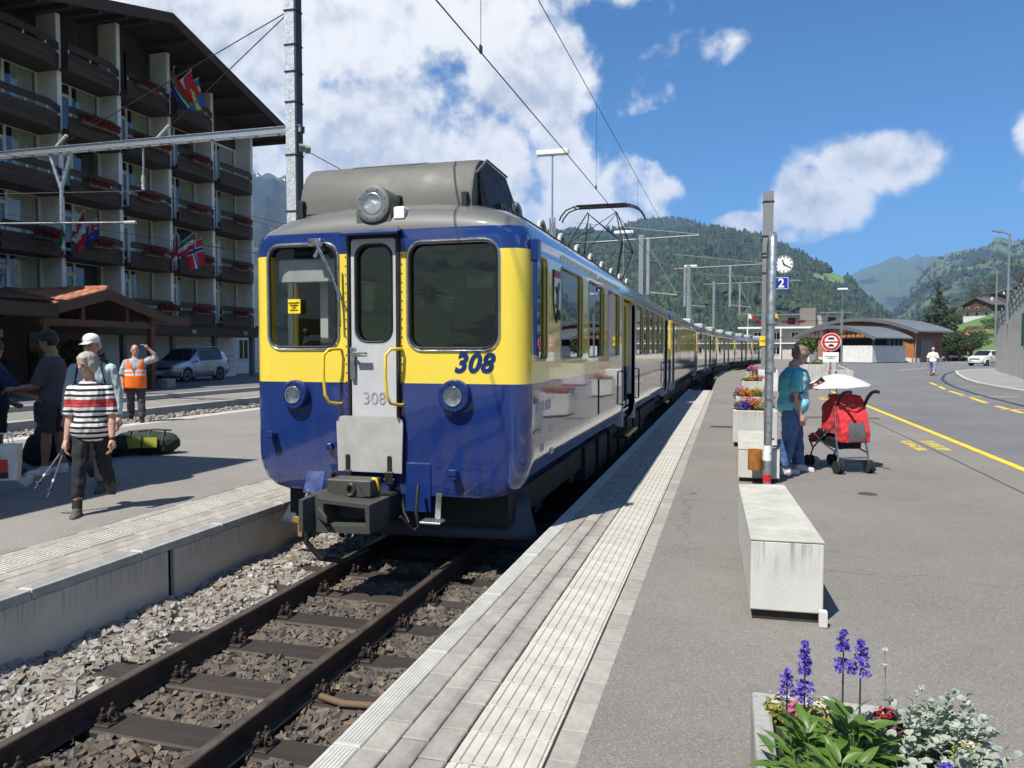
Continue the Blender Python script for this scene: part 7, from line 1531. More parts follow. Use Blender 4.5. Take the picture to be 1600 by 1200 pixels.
W2_, w2d = person('woman in turquoise T-shirt and jeans looking down beside the pushchair', (.80, 10.55), face_to(.93, .10), 1.66, TURQ, DENIM, SK2,
    dict(thighL=(11, 3), kneeL=5, thighR=(-7, 3), kneeR=2, armR=((.10, -.05, -1), (.02, .28, -1)), armL=((-.12, .10, -1), (.05, .95, .42)), head=(-4, -30), lean=2, curl=.7), 1.09, hairm('hair_light_brown', (.21, .145, .09)), 'short', .40, .97, pm('white_pink_shoe', (.60, .56, .55), .7), True, -.05, belly=.018, loose=1.12, legk=1.38)
glasses(W2_, w2d, WHITEP)
at, fw = w2d['at'], w2d['fwd']; h = 1.66; P = []
for k in range(17):
    a = math.pi * 2 * k / 16; tt = .12 + .17 * math.cos(a); x = .118 * h * math.sin(a); P.append((x, tt))
M().tube([at(.298) + Vector((-.06 * h, 0, .02)), at(.27) + Vector((-.02 * h, .098 * h, 0)), at(.20) + Vector((.05 * h, .112 * h, 0)), at(.12) + Vector((.115 * h, .06 * h, 0)), at(.09) + Vector((.13 * h, -.02 * h, 0))], .024, 8, flat=.5).build('bag_strap', cloth('strap_navy', (.03, .035, .055)), W2_, smooth=60)
hb_ = M(); hb_.ell(at(.07) + Vector((.128 * h, .0, 0)), (.03, .075, .06), 14, 10); fuse(hb_, 'shoulder_bag', cloth('bag_grey', (.10, .11, .12)), W2_, .012, 3)
ph_w = Matrix.Translation(W2_.location) @ Matrix.Rotation(W2_.rotation_euler.z, 4, 'Z'); pw = ph_w @ (w2d['arms']['L'][2] + w2d['arms']['L'][3] * .11 + Vector((.02, 0, .02))); tag(M().obox((0, 0, 0), (.012, .075, .14), (0, 0, 0)).build('mobile_phone', BLACK, loc=pw), 'mobile phone held by the woman in turquoise', 'phone').rotation_euler = (R(-50), 0, W2_.rotation_euler.z)
# man walking away
t = NT('plaid_shorts'); o_ = t.obj(); w_ = t.n('ShaderNodeTexChecker', {'Scale': 14., 'Color1': (.08, .10, .28, 1), 'Color2': (.35, .38, .50, 1)}); t.t.links.new(o_, w_.inputs[0]); t.bsdf(w_.outputs[0], .9)
M8, m8d = person('man in white T-shirt and plaid trousers walking away across the forecourt', (11.9, 51.6), face_to(.45, .9), 1.76, cloth('white_tshirt', (.74, .74, .72), .05), t.m, SK2, dict(thighL=(16, 4), kneeL=6, thighR=(-14, 4), kneeR=24, footR=-28, armL=((-.3, -.1, -1), (-.1, .1, -1)), armR=((.25, .2, -1), (.0, .4, -1))), 1.12, hairm('hair_grey', (.4, .37, .33)), 'fringe', .47, .75, BLACK, loose=1.35, face=False)
# ---------------------------------------------------------------- luggage
def rucksack(label, loc, rz, mat, s=1.0, panel=None, lying=True):
    o = thing('rucksack', label, 'rucksack', loc, rz, 'rucksacks on the platform'); m = M()
    if lying: m.ell((0, 0, .17 * s), (.42 * s, .20 * s, .17 * s), 20, 12); m.ell((.22 * s, 0, .16 * s), (.24 * s, .18 * s, .16 * s), 16, 10); m.ell((-.26 * s, 0, .17 * s), (.20 * s, .19 * s, .16 * s), 16, 10); m.bbox(-.35 * s, .3 * s, -.17 * s, .17 * s, .03, .28 * s, .05)
    else: m.ell((0, 0, .28 * s), (.2 * s, .18 * s, .28 * s), 18, 12); m.ell((0, .1 * s, .2 * s), (.18 * s, .12 * s, .18 * s), 16, 10)
    fuse(m, 'pack', mat, o, .014, 4, .004, seed=s * 9)
    if lying:
        for x in (-.2, .05, .25): M().tube([(x * s, -.19 * s, .05), (x * s, -.2 * s, .2 * s), (x * s, -.1 * s, .33 * s), (x * s, .1 * s, .33 * s)], .010, 6).build('strap', BLACK, o)
        M().tube([(-.25 * s, -.02, .34 * s), (.1 * s, -.03, .36 * s), (.34 * s, -.02, .345 * s)], .016, 6).build('roll', BLACK, o)
    if panel: pn = M(); pn.obox((-.02 * s, -.205 * s, .19 * s), (.40 * s, .012, .15 * s), (-.22, 0, 0)); pn.build('mesh_pocket', panel, o); M().obox((-.02 * s, -.22 * s, .19 * s), (.02, .012, .2 * s), (-.22, 0, 0)).build('buckle_strap', BLACK, o)
    return o
t = NT('yellow_mesh'); o_ = t.obj(); ck_ = t.n('ShaderNodeTexChecker', {'Scale': 60., 'Color1': (.50, .50, .03, 1), 'Color2': (.10, .11, .02, 1)}); t.t.links.new(o_, ck_.inputs[0]); t.bsdf(ck_.outputs[0], .8)
rucksack('dark green rucksack with yellow mesh pocket lying on the platform', (-8.55, 9.75, 0), R(28), cloth('pack_green', (.018, .032, .022)), 1.05, t.m); rucksack('black rucksack leaning against the green one', (-8.95, 9.25, 0), R(40), cloth('pack_black', (.012, .012, .015)), .85)
rucksack('dark red rucksack standing behind the grey shirted youth', (-8.72, 8.62, 0), 0, cloth('pack_red', (.06, .012, .016)), 1.0, None, False); rucksack('navy rucksack standing between the two youths', (-9.35, 8.75, 0), 1, cloth('pack_navy', (.012, .02, .045)), 1.05, None, False); rucksack('small black rucksack beside the crouching person', (-9.15, 8.35, 0), 2, MATS['pack_black'], .8, None, False)
# ================================================================ vehicles
def car(label, loc, rz, L, W, st, paint, wheel_r, ax, zb=.22, rails=False, scale=1.0):
    """body lofted through stations (s, z_belt, z_roof, width factor, kind of the panel after it)"""
    root = thing('car', label, 'car', loc, rz); root.scale = (scale,) * 3; rings = []; hw = W / 2
    for s, zbelt, zr, wf, kd in st:
        w = hw * wf; cab = zr - zbelt; wr = w * (.80 if cab > .25 else .90); q = []
        low = zb + (.10 if s < .25 or s > L - .25 else 0)
        half = [(w * .86, low), (w * .97, low + .10), (w, low + .26), (w * .995, (low + zbelt) / 2 + .12), (w * .97, zbelt), (wr + (w - wr) * .12, zbelt + cab * .84), (wr * .86, zr - .015), (wr * .45, zr)]
        rings.append([Vector((x, s - L / 2, z)) for x, z in half] + [Vector((-x, s - L / 2, z)) for x, z in half[::-1]])
    n = 16; body, side, ws = M(), M(), M()
    for i in range(len(rings) - 1):
        kd = st[i][4]
        for j in range(n):
            k = (j + 1) % n; f = [rings[i][j], rings[i][k], rings[i + 1][k], rings[i + 1][j]]; tgt = body
            if kd == 'g' and j in (4, 10): tgt = side
            if kd == 'w' and j in (5, 6, 7, 8, 9): tgt = ws
            tgt.add(f, [(0, 1, 2, 3)])
    body.add(rings[0], [tuple(range(n))[::-1]]); body.add(rings[-1], [tuple(range(n))])
    bo = body.build('body', paint, root, smooth=50, fix=True); bo.data.shade_smooth(); bo.data.set_sharp_from_angle(angle=R(50))
    CG_ = pm('car_glass', (.012, .016, .022), .04, v=0, b=0, rr=0); s1 = side.build('side_window', CG_, root, fix=True); s1.modifiers.new('s', 'SOLIDIFY').thickness = .01; w1 = ws.build('windscreen', CG_, root, smooth=60, fix=True)
    TY = pm('tyre', (.018, .018, .018), .85, b=.2); RIM = pm('alloy_rim', (.42, .43, .44), .3, .8)
    for y in ax:
        for s in (-1, 1):
            x = s * (hw - .10); w_ = M().lathe([(wheel_r * .62, -.10), (wheel_r * .96, -.10), (wheel_r, -.07), (wheel_r, .07), (wheel_r * .96, .10), (wheel_r * .62, .10)], (x, y - L / 2, wheel_r), 26, 'x'); wo = w_.build('wheel', TY, root, smooth=40)
            M().lathe([(wheel_r * .60, -.06), (wheel_r * .60, .06)], (x, y - L / 2, wheel_r), 22, 'x').build('hub', BLACK, wo)
            for k in range(5):
                a = R(72 * k); sp = M().obox((x + s * .085, y - L / 2 + math.sin(a) * wheel_r * .34, wheel_r + math.cos(a) * wheel_r * .34), (.03, wheel_r * .2, wheel_r * .62), (-a, 0, 0)); sp.build('spoke', RIM, wo)
            M().lathe([(wheel_r * .66, .0), (wheel_r * .66, .03), (wheel_r * .57, .03), (wheel_r * .57, .0)] if s > 0 else [(wheel_r * .66, 0), (wheel_r * .66, -.03), (wheel_r * .57, -.03), (wheel_r * .57, 0)], (x + s * .075, y - L / 2, wheel_r), 26, 'x', caps=False).build('rim', RIM, wo, smooth=50)
            ar = M().tube([(s * (hw - .0), y - L / 2 + (wheel_r + .07) * math.cos(R(a)), wheel_r + (wheel_r + .07) * math.sin(R(a))) for a in range(-8, 189, 14)], .035, 6); ar.build('wheel_arch', paint if not rails else paint, root, smooth=60)
            M().lathe([(.001, -.02), (wheel_r + .06, -.02), (wheel_r + .06, .015), (.001, .015)], (s * (hw - .015), y - L / 2, wheel_r + .01), 26, 'x').build('arch_shadow', BLACK, root)
    for s in (-1, 1):
        zb_ = st[1][1]; M().ell((s * hw * .66, -L / 2 + .16, zb_ - .06), (.20, .12, .085), 14, 8).build('headlight', LENS, root, smooth=179); M().ell((s * hw * .82, L / 2 - .10, st[-2][1] - .05), (.10, .08, .17), 12, 8).build('tail_light', pm('tail_red', (.45, .01, .012), .15, b=0), root, smooth=179)
        M().ell((s * (hw + .09), -L / 2 + L * .33, 1.02), (.10, .07, .075), 12, 8).build('mirror', paint, root, smooth=179)
        for y in (.33, .56, .78): M().box(s * (hw - .004), s * (hw + .001), -L / 2 + L * y, -L / 2 + L * y + .012, .42, .92).build('door_seam', BLACK, root)
        for y in (.50, .72): M().bbox(s * (hw - .01), s * (hw + .025), -L / 2 + L * y, -L / 2 + L * y + .16, .86, .89, .006).build('door_handle', paint, root)
        if rails: M().tube([(s * hw * .72, -L / 2 + L * .46, st[5][2] - .01), (s * hw * .74, -L / 2 + L * .5, st[5][2] + .05), (s * hw * .74, L / 2 - .75, st[6][2] + .05), (s * hw * .72, L / 2 - .6, st[6][2] - .02)], .022, 8).build('roof_rail', GALV, root, smooth=60)
    M().bbox(-.26, .26, -L / 2 - .01, -L / 2 + .02, .42, .54, .01).build('number_plate', WHITEP, root); M().bbox(-.26, .26, L / 2 - .03, L / 2 + .01, .55, .67, .01).build('number_plate', WHITEP, root)
    M().bbox(-hw * .6, hw * .6, -L / 2 - .005, -L / 2 + .03, .62, .74, .01).build('grille', BLACK, root)
    return root
SILVER = NT('car_silver'); o_ = SILVER.obj(); SILVER.bsdf((.36, .39, .43), .28, .6, None, Coat_Weight=1., Coat_Roughness=.03); SILVER = SILVER.m
WHITEC = NT('car_white'); WHITEC.bsdf((.66, .65, .61), .3, 0, None, Coat_Weight=1., Coat_Roughness=.03); WHITEC = WHITEC.m
suv = [(0, .72, .74, .80, 'h'), (.12, .84, .88, .92, 'h'), (.55, .93, .99, .98, 'h'), (1.15, .98, 1.06, 1.0, 'w'), (1.85, 1.02, 1.60, 1.0, 'g'), (2.1, 1.03, 1.66, 1.0, 'g'), (2.75, 1.05, 1.68, 1.0, 'g'), (2.9, 1.05, 1.68, 1.0, 'g'), (3.75, 1.07, 1.62, .99, 'h'), (4.12, 1.06, 1.45, .97, 'w'), (4.35, 1.0, 1.06, .93, 'h'), (4.42, .75, .80, .86, 'h')]
car('silver sport utility car parked under the hotel', (-26.1, 32.75, .012), R(2), 4.42, 1.82, suv, SILVER, .34, (.88, 3.46), rails=True)
hatch = [(0, .70, .72, .80, 'h'), (.10, .82, .86, .92, 'h'), (.4, .90, .96, .97, 'h'), (.85, .96, 1.03, .99, 'w'), (1.45, 1.0, 1.48, 1.0, 'g'), (1.7, 1.01, 1.53, 1.0, 'g'), (2.3, 1.02, 1.55, 1.0, 'g'), (3.1, 1.03, 1.52, .99, 'h'), (3.42, 1.03, 1.42, .96, 'w'), (3.58, .95, 1.0, .92, 'h'), (3.64, .70, .74, .86, 'h')]
car('white small hatchback parked by the end of the retaining wall', (24.2, 84.6, 0), R(-48), 3.64, 1.62, hatch, WHITEC, .29, (.66, 2.96))
# ================================================================ pushchair with parasol
pc = thing('pushchair', 'red folding pushchair with grey rear panel and black handles', 'pushchair', (1.42, 11.0, 0), face_to(-.42, .90))
REDF = cloth('pram_red', (.62, .035, .045)); GREYF = cloth('pram_grey', (.10, .105, .115)); BLKF = cloth('pram_black', (.012, .012, .014))
def pwheel(x, y, r):
    for dx in (-.028, .028):
        w = M().lathe([(r * .62, -.014), (r * .95, -.014), (r, -.006), (r, .006), (r * .95, .014), (r * .62, .014)], (x + dx, y, r), 22, 'x').build('wheel', MATS['tyre'], pc, smooth=40)
        M().lathe([(.001, -.011), (r * .60, -.012), (r * .60, .012), (.001, .011)], (x + dx, y, r), 18, 'x').build('wheel_disc', pm('pram_disc', (.30, .31, .31), .4, .5), w, smooth=40)
for s in (-1, 1): pwheel(s * .215, -.36, .085); pwheel(s * .17, .40, .075)
for s in (-1, 1):
    M().tube([(s * .215, -.36, .09), (s * .212, -.33, .28), (s * .20, -.27, .48), (s * .19, -.22, .80)], .013, 8).build('rear_leg', STEEL, pc, smooth=60)
    M().tube([(s * .17, .40, .09), (s * .18, .30, .26), (s * .19, .05, .44), (s * .19, -.22, .62)], .012, 8).build('front_leg', STEEL, pc, smooth=60)
    M().tube([(s * .212, -.33, .26), (s * .19, .0, .34), (s * .18, .28, .46)], .011, 8).build('cross_tube', STEEL, pc, smooth=60)
    M().tube([(s * .18, .30, .26), (s * .15, .45, .36), (s * .10, .50, .38)], .012, 8).build('footrest_tube', BLACK, pc)
    M().tube([(s * .19, -.22, .78), (s * .195, -.27, .90)], .012, 8).build('handle_tube', STEEL, pc); M().tube([(s * .195, -.27, .88), (s * .20, -.33, .98), (s * .195, -.42, 1.05), (s * .19, -.52, 1.07), (s * .19, -.56, 1.06)], .022, 12).build('handle', BLACK, pc, smooth=80)
M().tube([(-.21, -.33, .20), (.21, -.33, .20)], .010, 8).build('rear_axle', STEEL, pc); M().tube([(-.20, -.36, .16), (0, -.40, .17), (.20, -.36, .16)], .014, 8).build('brake_bar', BLACK, pc); M().obox((0, .50, .385), (.24, .08, .02), (.2, 0, 0)).build('footrest', BLACK, pc)
bk = M(); bk.loft([[(-.17, -.26, .30), (.17, -.26, .30), (.15, .20, .34), (-.15, .20, .34)], [(-.19, -.24, .45), (.19, -.24, .45), (.17, .22, .46), (-.17, .22, .46)]]); fuse(bk, 'basket', BLKF, pc, .012, 3, .003)
# red shell: seat sides, hood, hanging rear flap
sh_ = M()
prof = [(.42, .42, .15), (.25, .46, .17), (.08, .56, .185), (-.02, .72, .19), (-.10, .88, .185), (-.17, .99, .16)]
sh_.loft([[(-w, y, z - .10), (w, y, z - .10), (w, y + .03, z), (w * .96, y + .035, z + .015), (-w * .96, y + .035, z + .015), (-w, y + .03, z)] for y, z, w in prof])
sh_.loft([[(x * sx, y, z) for x, sx in ((-.2, 1), (-.14, 1), (0, 1), (.14, 1), (.2, 1))] + [(x, y + .17, z + .02) for x in (.19, -.19)] for (y, z, sx) in ((-.40, .40, 1.05), (-.40, .55, 1.05), (-.34, .74, 1.0), (-.27, .90, .94), (-.20, .99, .80))])
sh_.loft([[(.19 * c, -.05 + d, z) for c, d in ((-1, -.25), (1, -.25), (1, .0), (.9, .17), (-.9, .17), (-1, .0))] for z in (.50, .70, .86)] + [[(.15 * c, -.14 + d * .6, 1.0) for c, d in ((-1, -.15), (1, -.15), (1, .0), (.9, .1), (-.9, .1), (-1, .0))]])
fuse(sh_, 'red_shell', REDF, pc, .0095, 4, .0035, seed=4)
gp_ = M(); gp_.loft([[(x, y - .012, z) for x in (-.115, -.04, .04, .115)] + [(x, y - .006, z) for x in (.115, .04, -.04, -.115)] for y, z in ((-.415, .42), (-.418, .50), (-.405, .60), (-.385, .655))]); g__ = gp_.build('rear_panel', GREYF, pc, smooth=60)
M().tube([(-.19, -.30, .86), (0, -.36, .88), (.19, -.30, .86)], .010, 8).build('rear_strap', BLACK, pc); M().ell((-.20, .06, .50), (.02, .06, .05), 12, 8).build('side_buckle', BLACK, pc)
par = thing('pram_parasol', 'pale grey parasol clipped above the red pushchair', 'parasol', (1.40, 11.0, .9)); n = 8; apex = (0, 0, .375); rimr, rimz = .435, .215; pan = []
for k in range(n):
    m = M(); G = 6; rows_ = []
    for i in range(G + 1):
        t = i / G; r = rimr * t; zz = .375 - (.375 - rimz) * (t ** 1.7); row = []
        for j in range(5):
            a = 2 * math.pi * (k + j / 4) / n + .2; sag = .025 * t * math.sin(math.pi * j / 4); rr_ = r * (1 - .05 * math.sin(math.pi * j / 4) * t); row.append((rr_ * math.cos(a), rr_ * math.sin(a), zz - sag * .3 + (.012 * t * math.sin(math.pi * j / 4) if i == G else 0)))
        rows_.append(row)
    m.loft(rows_, caps=False, closed=False); o = m.build('canopy_panel', pm('parasol_cloth', (.50, .52, .53), .75, v=.05, Subsurface_Weight=0.), par, smooth=179)
    a = 2 * math.pi * k / n + .2; M().tube([(0, 0, .36), (rimr * .5 * math.cos(a), rimr * .5 * math.sin(a), .375 - .16 * .31 - .006), (rimr * math.cos(a), rimr * math.sin(a), rimz - .004)], .003, 5).build('rib', DKMET, par)
M().cyl((0, 0, -.12), (0, 0, .40), .006, n=8).build('stick', BLACK, par); M().ell((0, 0, .40), (.012, .012, .018), 8, 6).build('tip', BLACK, par)
par.rotation_euler = (R(2), R(-3), 0)
# ================================================================ unseen building, shaped to cast the shadow lying across the left platform
kk = thing('unseen_building', 'unseen two storey building left of the camera view, shaped for its shadow', 'building', (-11, 2.6, 0))
B(M().box(-12.2, -8.25, -3, 6.15, 0, 5.6), 'wall', PLAST, kk); B(M().bbox(-12.5, -8.05, -3.2, 6.3, 5.6, 5.85, .02), 'roof', ZDARK, kk)
for y in (-1.2, 1.0, 3.2, 5.2):
    for z in (.9, 3.3): w = B(M().box(-8.25, -8.18, y - .55, y + .55, z, z + 1.4), 'window', WFRAME, kk); B(M().box(-8.18, -8.17, y - .47, y + .47, z + .08, z + 1.32), 'pane', MATS['dark_glass'], w)
# ================================================================ landscape
def vnoise(x, y, seed=0):
    xi, yi = np.floor(x).astype(np.int64), np.floor(y).astype(np.int64); fx, fy = x - xi, y - yi; fx = fx * fx * (3 - 2 * fx); fy = fy * fy * (3 - 2 * fy)
    def hsh(a, b):
        v = (a * 374761393 + b * 668265263 + seed * 974634777) & 0xffffffff; v = ((v ^ (v >> 13)) * 1274126177) & 0xffffffff; return ((v ^ (v >> 16)) & 0xffff) / 65535.
    return (hsh(xi, yi) * (1 - fx) + hsh(xi + 1, yi) * fx) * (1 - fy) + (hsh(xi, yi + 1) * (1 - fx) + hsh(xi + 1, yi + 1) * fx) * fy
def fbm(x, y, o=5, seed=0, ridged=False):
    s = 0; a = .5; f = 1.
    for i in range(o):
        n = vnoise(x * f, y * f, seed + i * 17); n = 1 - abs(2 * n - 1) if ridged else n; s = s + a * n; a *= .5; f *= 2.03
    return s
def px_az(u): return math.atan((u - 800) / 1200) - R(15.73)          # azimuth right of the tracks
def mountain(name, label, ridge, D, d0, z0, amp, mat, na=240, nr=60, seed=1, shape=1.25, back=.35, rough=.0, ridged=False, kind='structure'):
    """ridge: (azimuth rad, elevation tan) pairs; the slope runs from distance d0 up to the ridge at D and down again behind"""
    A = np.linspace(ridge[0][0], ridge[-1][0], na); E_ = np.interp(A, [r[0] for r in ridge], [r[1] for r in ridge]); Dm = D(A) if callable(D) else np.full(na, float(D)); zr = E_ * Dm + 1.6
    s = np.concatenate([np.linspace(0, 1, nr), np.linspace(1, 1 + back, 8)[1:]]); AA, SS_ = np.meshgrid(A, s); DD = d0 + (Dm[None] - d0) * SS_; X, Y = DD * np.sin(AA), DD * np.cos(AA)
    f = np.where(SS_ <= 1, np.clip(SS_, 0, 1) ** shape, 1 - (SS_ - 1) * 1.1); sc = D0 = float(np.mean(Dm)) * .12
    N = fbm(X / sc + 11, Y / sc + 5, 6, seed, ridged) - .5; env = np.clip(SS_, 0, 1) * np.clip((1.02 - SS_) / .25, .0, 1) + .0; Z = z0 + (zr[None] - z0) * f + amp * N * env * 2
    N2 = fbm(X / (sc * .16), Y / (sc * .16), 4, seed + 50, True) - .5; Z += rough * N2 * np.clip(SS_ * 3, 0, 1)
    V = np.stack([X, Y, Z], -1).reshape(-1, 3); ns = len(s); i = np.arange(ns - 1)[:, None] * na + np.arange(na - 1)[None]; F = np.stack([i, i + 1, i + na + 1, i + na], -1).reshape(-1, 4)
    o = lk(bpy.data.objects.new(name, fast_mesh(name, V, F, mat, True))); tag(o, label, 'mountain', kind=kind); return o, (A, s, X, Y, Z)
def P2R(pts): return [(px_az(u), (546 - v) / math.sqrt(1200 ** 2 + (u - 800) ** 2)) for u, v in pts]
def alpine(name, forest, meadow, rock, fl, ml, sc, snow=0.):
    t = NT(name); g = t.n('ShaderNodeNewGeometry'); pos = g.outputs['Position']; nz_ = t.sep(g.outputs['Normal'])[2]; n1_ = t.noise(1, 7, .6, t.scale(pos, (sc,) * 3)); n2_ = t.noise(1, 6, .65, t.scale(pos, (sc * 5,) * 3)); z = t.sep(pos)[2]
    mead = t.map(t.math('ADD', n1_, t.math('MULTIPLY', n2_, .35)), ml, ml + .05); col = t.mix(mead, t.mix(t.map(n2_, .35, .65), tuple(x * .65 for x in forest), forest), t.mix(t.map(n2_, .4, .6), meadow, tuple(x * .75 for x in meadow)))
    rk = t.math('MULTIPLY', t.map(t.math('SUBTRACT', t.math('ADD', n2_, t.math('MULTIPLY', z, fl)), t.math('MULTIPLY', nz_, .35)), .62, .74), 1.0); col = t.mix(rk, col, t.mix(t.map(n2_, .3, .7), tuple(x * .6 for x in rock), rock))
    if snow: col = t.mix(t.math('MULTIPLY', t.map(t.noise(1, 5, .6, t.scale(pos, (sc * 9,) * 3)), .64, .67), t.map(z, snow, snow * 1.1)), col, (.85, .86, .88))
    t.bsdf(col, .95, 0, t.bump(n2_, .6, 1 / sc * .05)); return t.m
FORG = alpine('forest_floor', (.022, .042, .018), (.10, .16, .04), (.22, .21, .20), .0004, .98, .004)
# wooded hill behind the train with its meadow and far summit
near_r = P2R([(420, 420), (640, 410), (780, 392), (850, 372), (900, 362), (935, 360), (975, 364), (1010, 366), (1060, 367), (1095, 364), (1125, 368), (1160, 377), (1190, 381), (1215, 391), (1245, 402), (1275, 414), (1305, 432), (1325, 449), (1345, 472), (1370, 492), (1400, 517), (1440, 541)])
hill, hg = mountain('wooded_hill', 'steep wooded hill rising behind the train', near_r, 1800, 620, -3, 60, FORG, 300, 90, 3, .95)
MEAD = alpine('hill_meadow', (.03, .055, .02), (.12, .19, .05), (.2, .2, .2), 0, .40, .01)
far_r = P2R([(760, 420), (850, 372), (890, 356), (915, 360), (945, 372), (962, 370), (980, 352), (1000, 347), (1040, 346), (1060, 347), (1085, 354), (1105, 368), (1140, 390), (1200, 440)])
summit, sg = mountain('far_summit', 'darker wooded summit behind the hill', far_r, 2900, 1500, 0, 26, FORG, 160, 30, 8, 1.0)
def forest(name, label, grid, n, hmin, hmax, cond, mat, seed, smin=0., smax=1.03, parent=None, round_=.5):
    A, s, X, Y, Z = grid; rr = np.random.RandomState(seed); na = len(A); a = rr.uniform(0, na - 1.001, n * 3); b = np.interp(rr.uniform(0, 1, n * 3), [0, 1], [smin, smax]); si = np.interp(b, s, np.arange(len(s)))
    i0, j0 = si.astype(int), a.astype(int); i0 = np.clip(i0, 0, len(s) - 2); fi, fj = (si - i0), (a - j0)
    def bl(G): return G[i0, j0] * (1 - fi) * (1 - fj) + G[i0 + 1, j0] * fi * (1 - fj) + G[i0, j0 + 1] * (1 - fi) * fj + G[i0 + 1, j0 + 1] * fi * fj
    x, y, z = bl(X), bl(Y), bl(Z); u = 800 + 1200 * np.tan(np.interp(a, np.arange(na), A) + R(15.73)); dist = np.hypot(x, y); v = 546 - (z - 1.6) / dist * np.sqrt(1200 ** 2 + (u - 800) ** 2); ok = cond(x, y, u, v); x, y, z = x[ok][:n], y[ok][:n], z[ok][:n]; m = len(x)
    h = rr.uniform(hmin, hmax, m) * (.45 + 1.1 * fbm(x / 60., y / 60., 3, 77)); r = h * rr.uniform(.16, .26, m); k = 6; tmpl = []
    ang = np.arange(k) * 2 * np.pi / k
    lev = [(.02, .6), (.14, 1.0), (.5, .66), (.8, .32), (1.0, .03)]; lev2 = [(.02, .55), (.25, 1.0), (.55, 1.05), (.82, .75), (1.0, .22)]; rd = rr.uniform(0, 1, m) < round_; h = np.where(rd, h * .72, h); r = np.where(rd, r * 1.55, r)
    V = np.zeros((m, len(lev) * k, 3)); rot = rr.uniform(0, 6.28, m)
    for L in range(5):
        zh = np.where(rd, lev2[L][0], lev[L][0]); rf = np.where(rd, lev2[L][1], lev[L][1])[:, None]; jit = rr.uniform(.65, 1.3, (m, k)); V[:, L * k:(L + 1) * k, 0] = x[:, None] + np.cos(ang[None] + rot[:, None]) * r[:, None] * rf * jit; V[:, L * k:(L + 1) * k, 1] = y[:, None] + np.sin(ang[None] + rot[:, None]) * r[:, None] * rf * jit; V[:, L * k:(L + 1) * k, 2] = z[:, None] + (h * zh)[:, None] - 1 + (jit - 1) * h[:, None] * .05
    F = []
    for L in range(len(lev) - 1):
        for q in range(k): F.append((L * k + q, L * k + (q + 1) % k, (L + 1) * k + (q + 1) % k, (L + 1) * k + q))
    F = np.array(F); FF = (F[None] + (np.arange(m) * len(lev) * k)[:, None, None]).reshape(-1, 4)
    o = lk(bpy.data.objects.new(name, fast_mesh(name, V.reshape(-1, 3), FF, mat, False)), parent); return tag(o, label, 'forest', kind='stuff')
TREEM = leaf_mat('spruce_mass', (.014, .030, .013), (.056, .092, .030), .8, .1)
def hill_open(x, y, u, v):
    n = fbm(x / 90., y / 90., 4, 21); patch = (u > 1262) & (u < 1320) & (v > 428) & (v < 442 + (u - 1265) * .27); top = (u > 870) & (u < 962) & (v < 380); return ~patch & ~(top & (n < .53)) & (n > .20)
forest('hill_forest', 'dense mixed forest covering the hill', hg, 24000, 11, 24, hill_open, TREEM, 5, .02)
forest('summit_forest', 'spruce forest on the far summit', sg, 4500, 15, 28, lambda x, y, u, v: (u > 965), TREEM, 6, .45)
# green patch on the right flank
A_, s__, X_, Y_, Z_ = hg; U_ = 800 + 1200 * np.tan(np.broadcast_to(A_[None], X_.shape) + R(15.73)); V_ = 546 - (Z_ - 1.6) / np.hypot(X_, Y_) * np.sqrt(1200 ** 2 + (U_ - 800) ** 2)
ins = (U_ > 1263) & (U_ < 1319) & (V_ > 429) & (V_ < 437 + (U_ - 1265) * .27); na_ = len(A_); idx = np.arange(ins.size).reshape(ins.shape); q_ = ins[:-1, :-1] & ins[1:, :-1] & ins[:-1, 1:] & ins[1:, 1:]; F_ = np.stack([idx[:-1, :-1], idx[:-1, 1:], idx[1:, 1:], idx[1:, :-1]], -1)[q_]
us, inv_ = np.unique(F_, return_inverse=True); VV = np.stack([X_, Y_, Z_ + 3], -1).reshape(-1, 3)[us]; tag(lk(bpy.data.objects.new('hill_pasture', fast_mesh('hill_pasture', VV, inv_.reshape(-1, 4), pm('pasture', (.13, .21, .05), .95, v=.3, s=.05, b=0), True))), 'bright green pasture high on the right flank of the hill', 'meadow', kind='structure')
# far ranges
ALP1 = alpine('far_alps', (.018, .030, .024), (.075, .105, .055), (.28, .27, .26), .00016, .62, .0016, 0); ALP2 = alpine('right_alps', (.020, .036, .022), (.095, .135, .055), (.24, .23, .22), .00016, .585, .0030); ALP3 = alpine('left_alps', (.018, .032, .024), (.07, .11, .05), (.24, .235, .23), .0002, .70, .0016, 480)
mountain('far_range', 'bluish rocky mountains far down the valley', P2R([(1180, 520), (1250, 490), (1290, 462), (1310, 447), (1330, 432), (1345, 424), (1365, 417), (1385, 407), (1400, 401), (1412, 406), (1428, 399), (1438, 404), (1460, 402), (1490, 410), (1560, 430), (1700, 440)]), 6800, 2500, 0, 200, ALP1, 380, 110, 12, 1.0, .3, 38, False)
_, rg = mountain('right_range', 'meadow and forest covered mountain at the right', P2R([(1330, 540), (1380, 505), (1415, 465), (1440, 425), (1455, 408), (1470, 402), (1500, 394), (1535, 391), (1547, 380), (1556, 376), (1566, 379), (1573, 383), (1600, 378), (1650, 366), (1750, 350), (1900, 360), (2300, 350)]), 4300, 900, 0, 150, ALP2, 420, 130, 14, 1.05, .3, 42, False)
mountain('left_range', 'high hazy mountain with snow patches behind the hotel', P2R([(-900, 330), (-500, 300), (-200, 290), (0, 280), (200, 270), (330, 272), (400, 286), (430, 290), (470, 300), (560, 345), (700, 395), (850, 420), (1000, 460)]), 3400, 800, 0, 120, ALP3, 260, 70, 16, 1.25, .3, 120, True)
ring = [(R(a), math.tan(R(8 + 4 * (.5 + .5 * math.sin(a * .11)) + 2 * math.sin(a * .31)))) for a in range(52, 312, 4)]
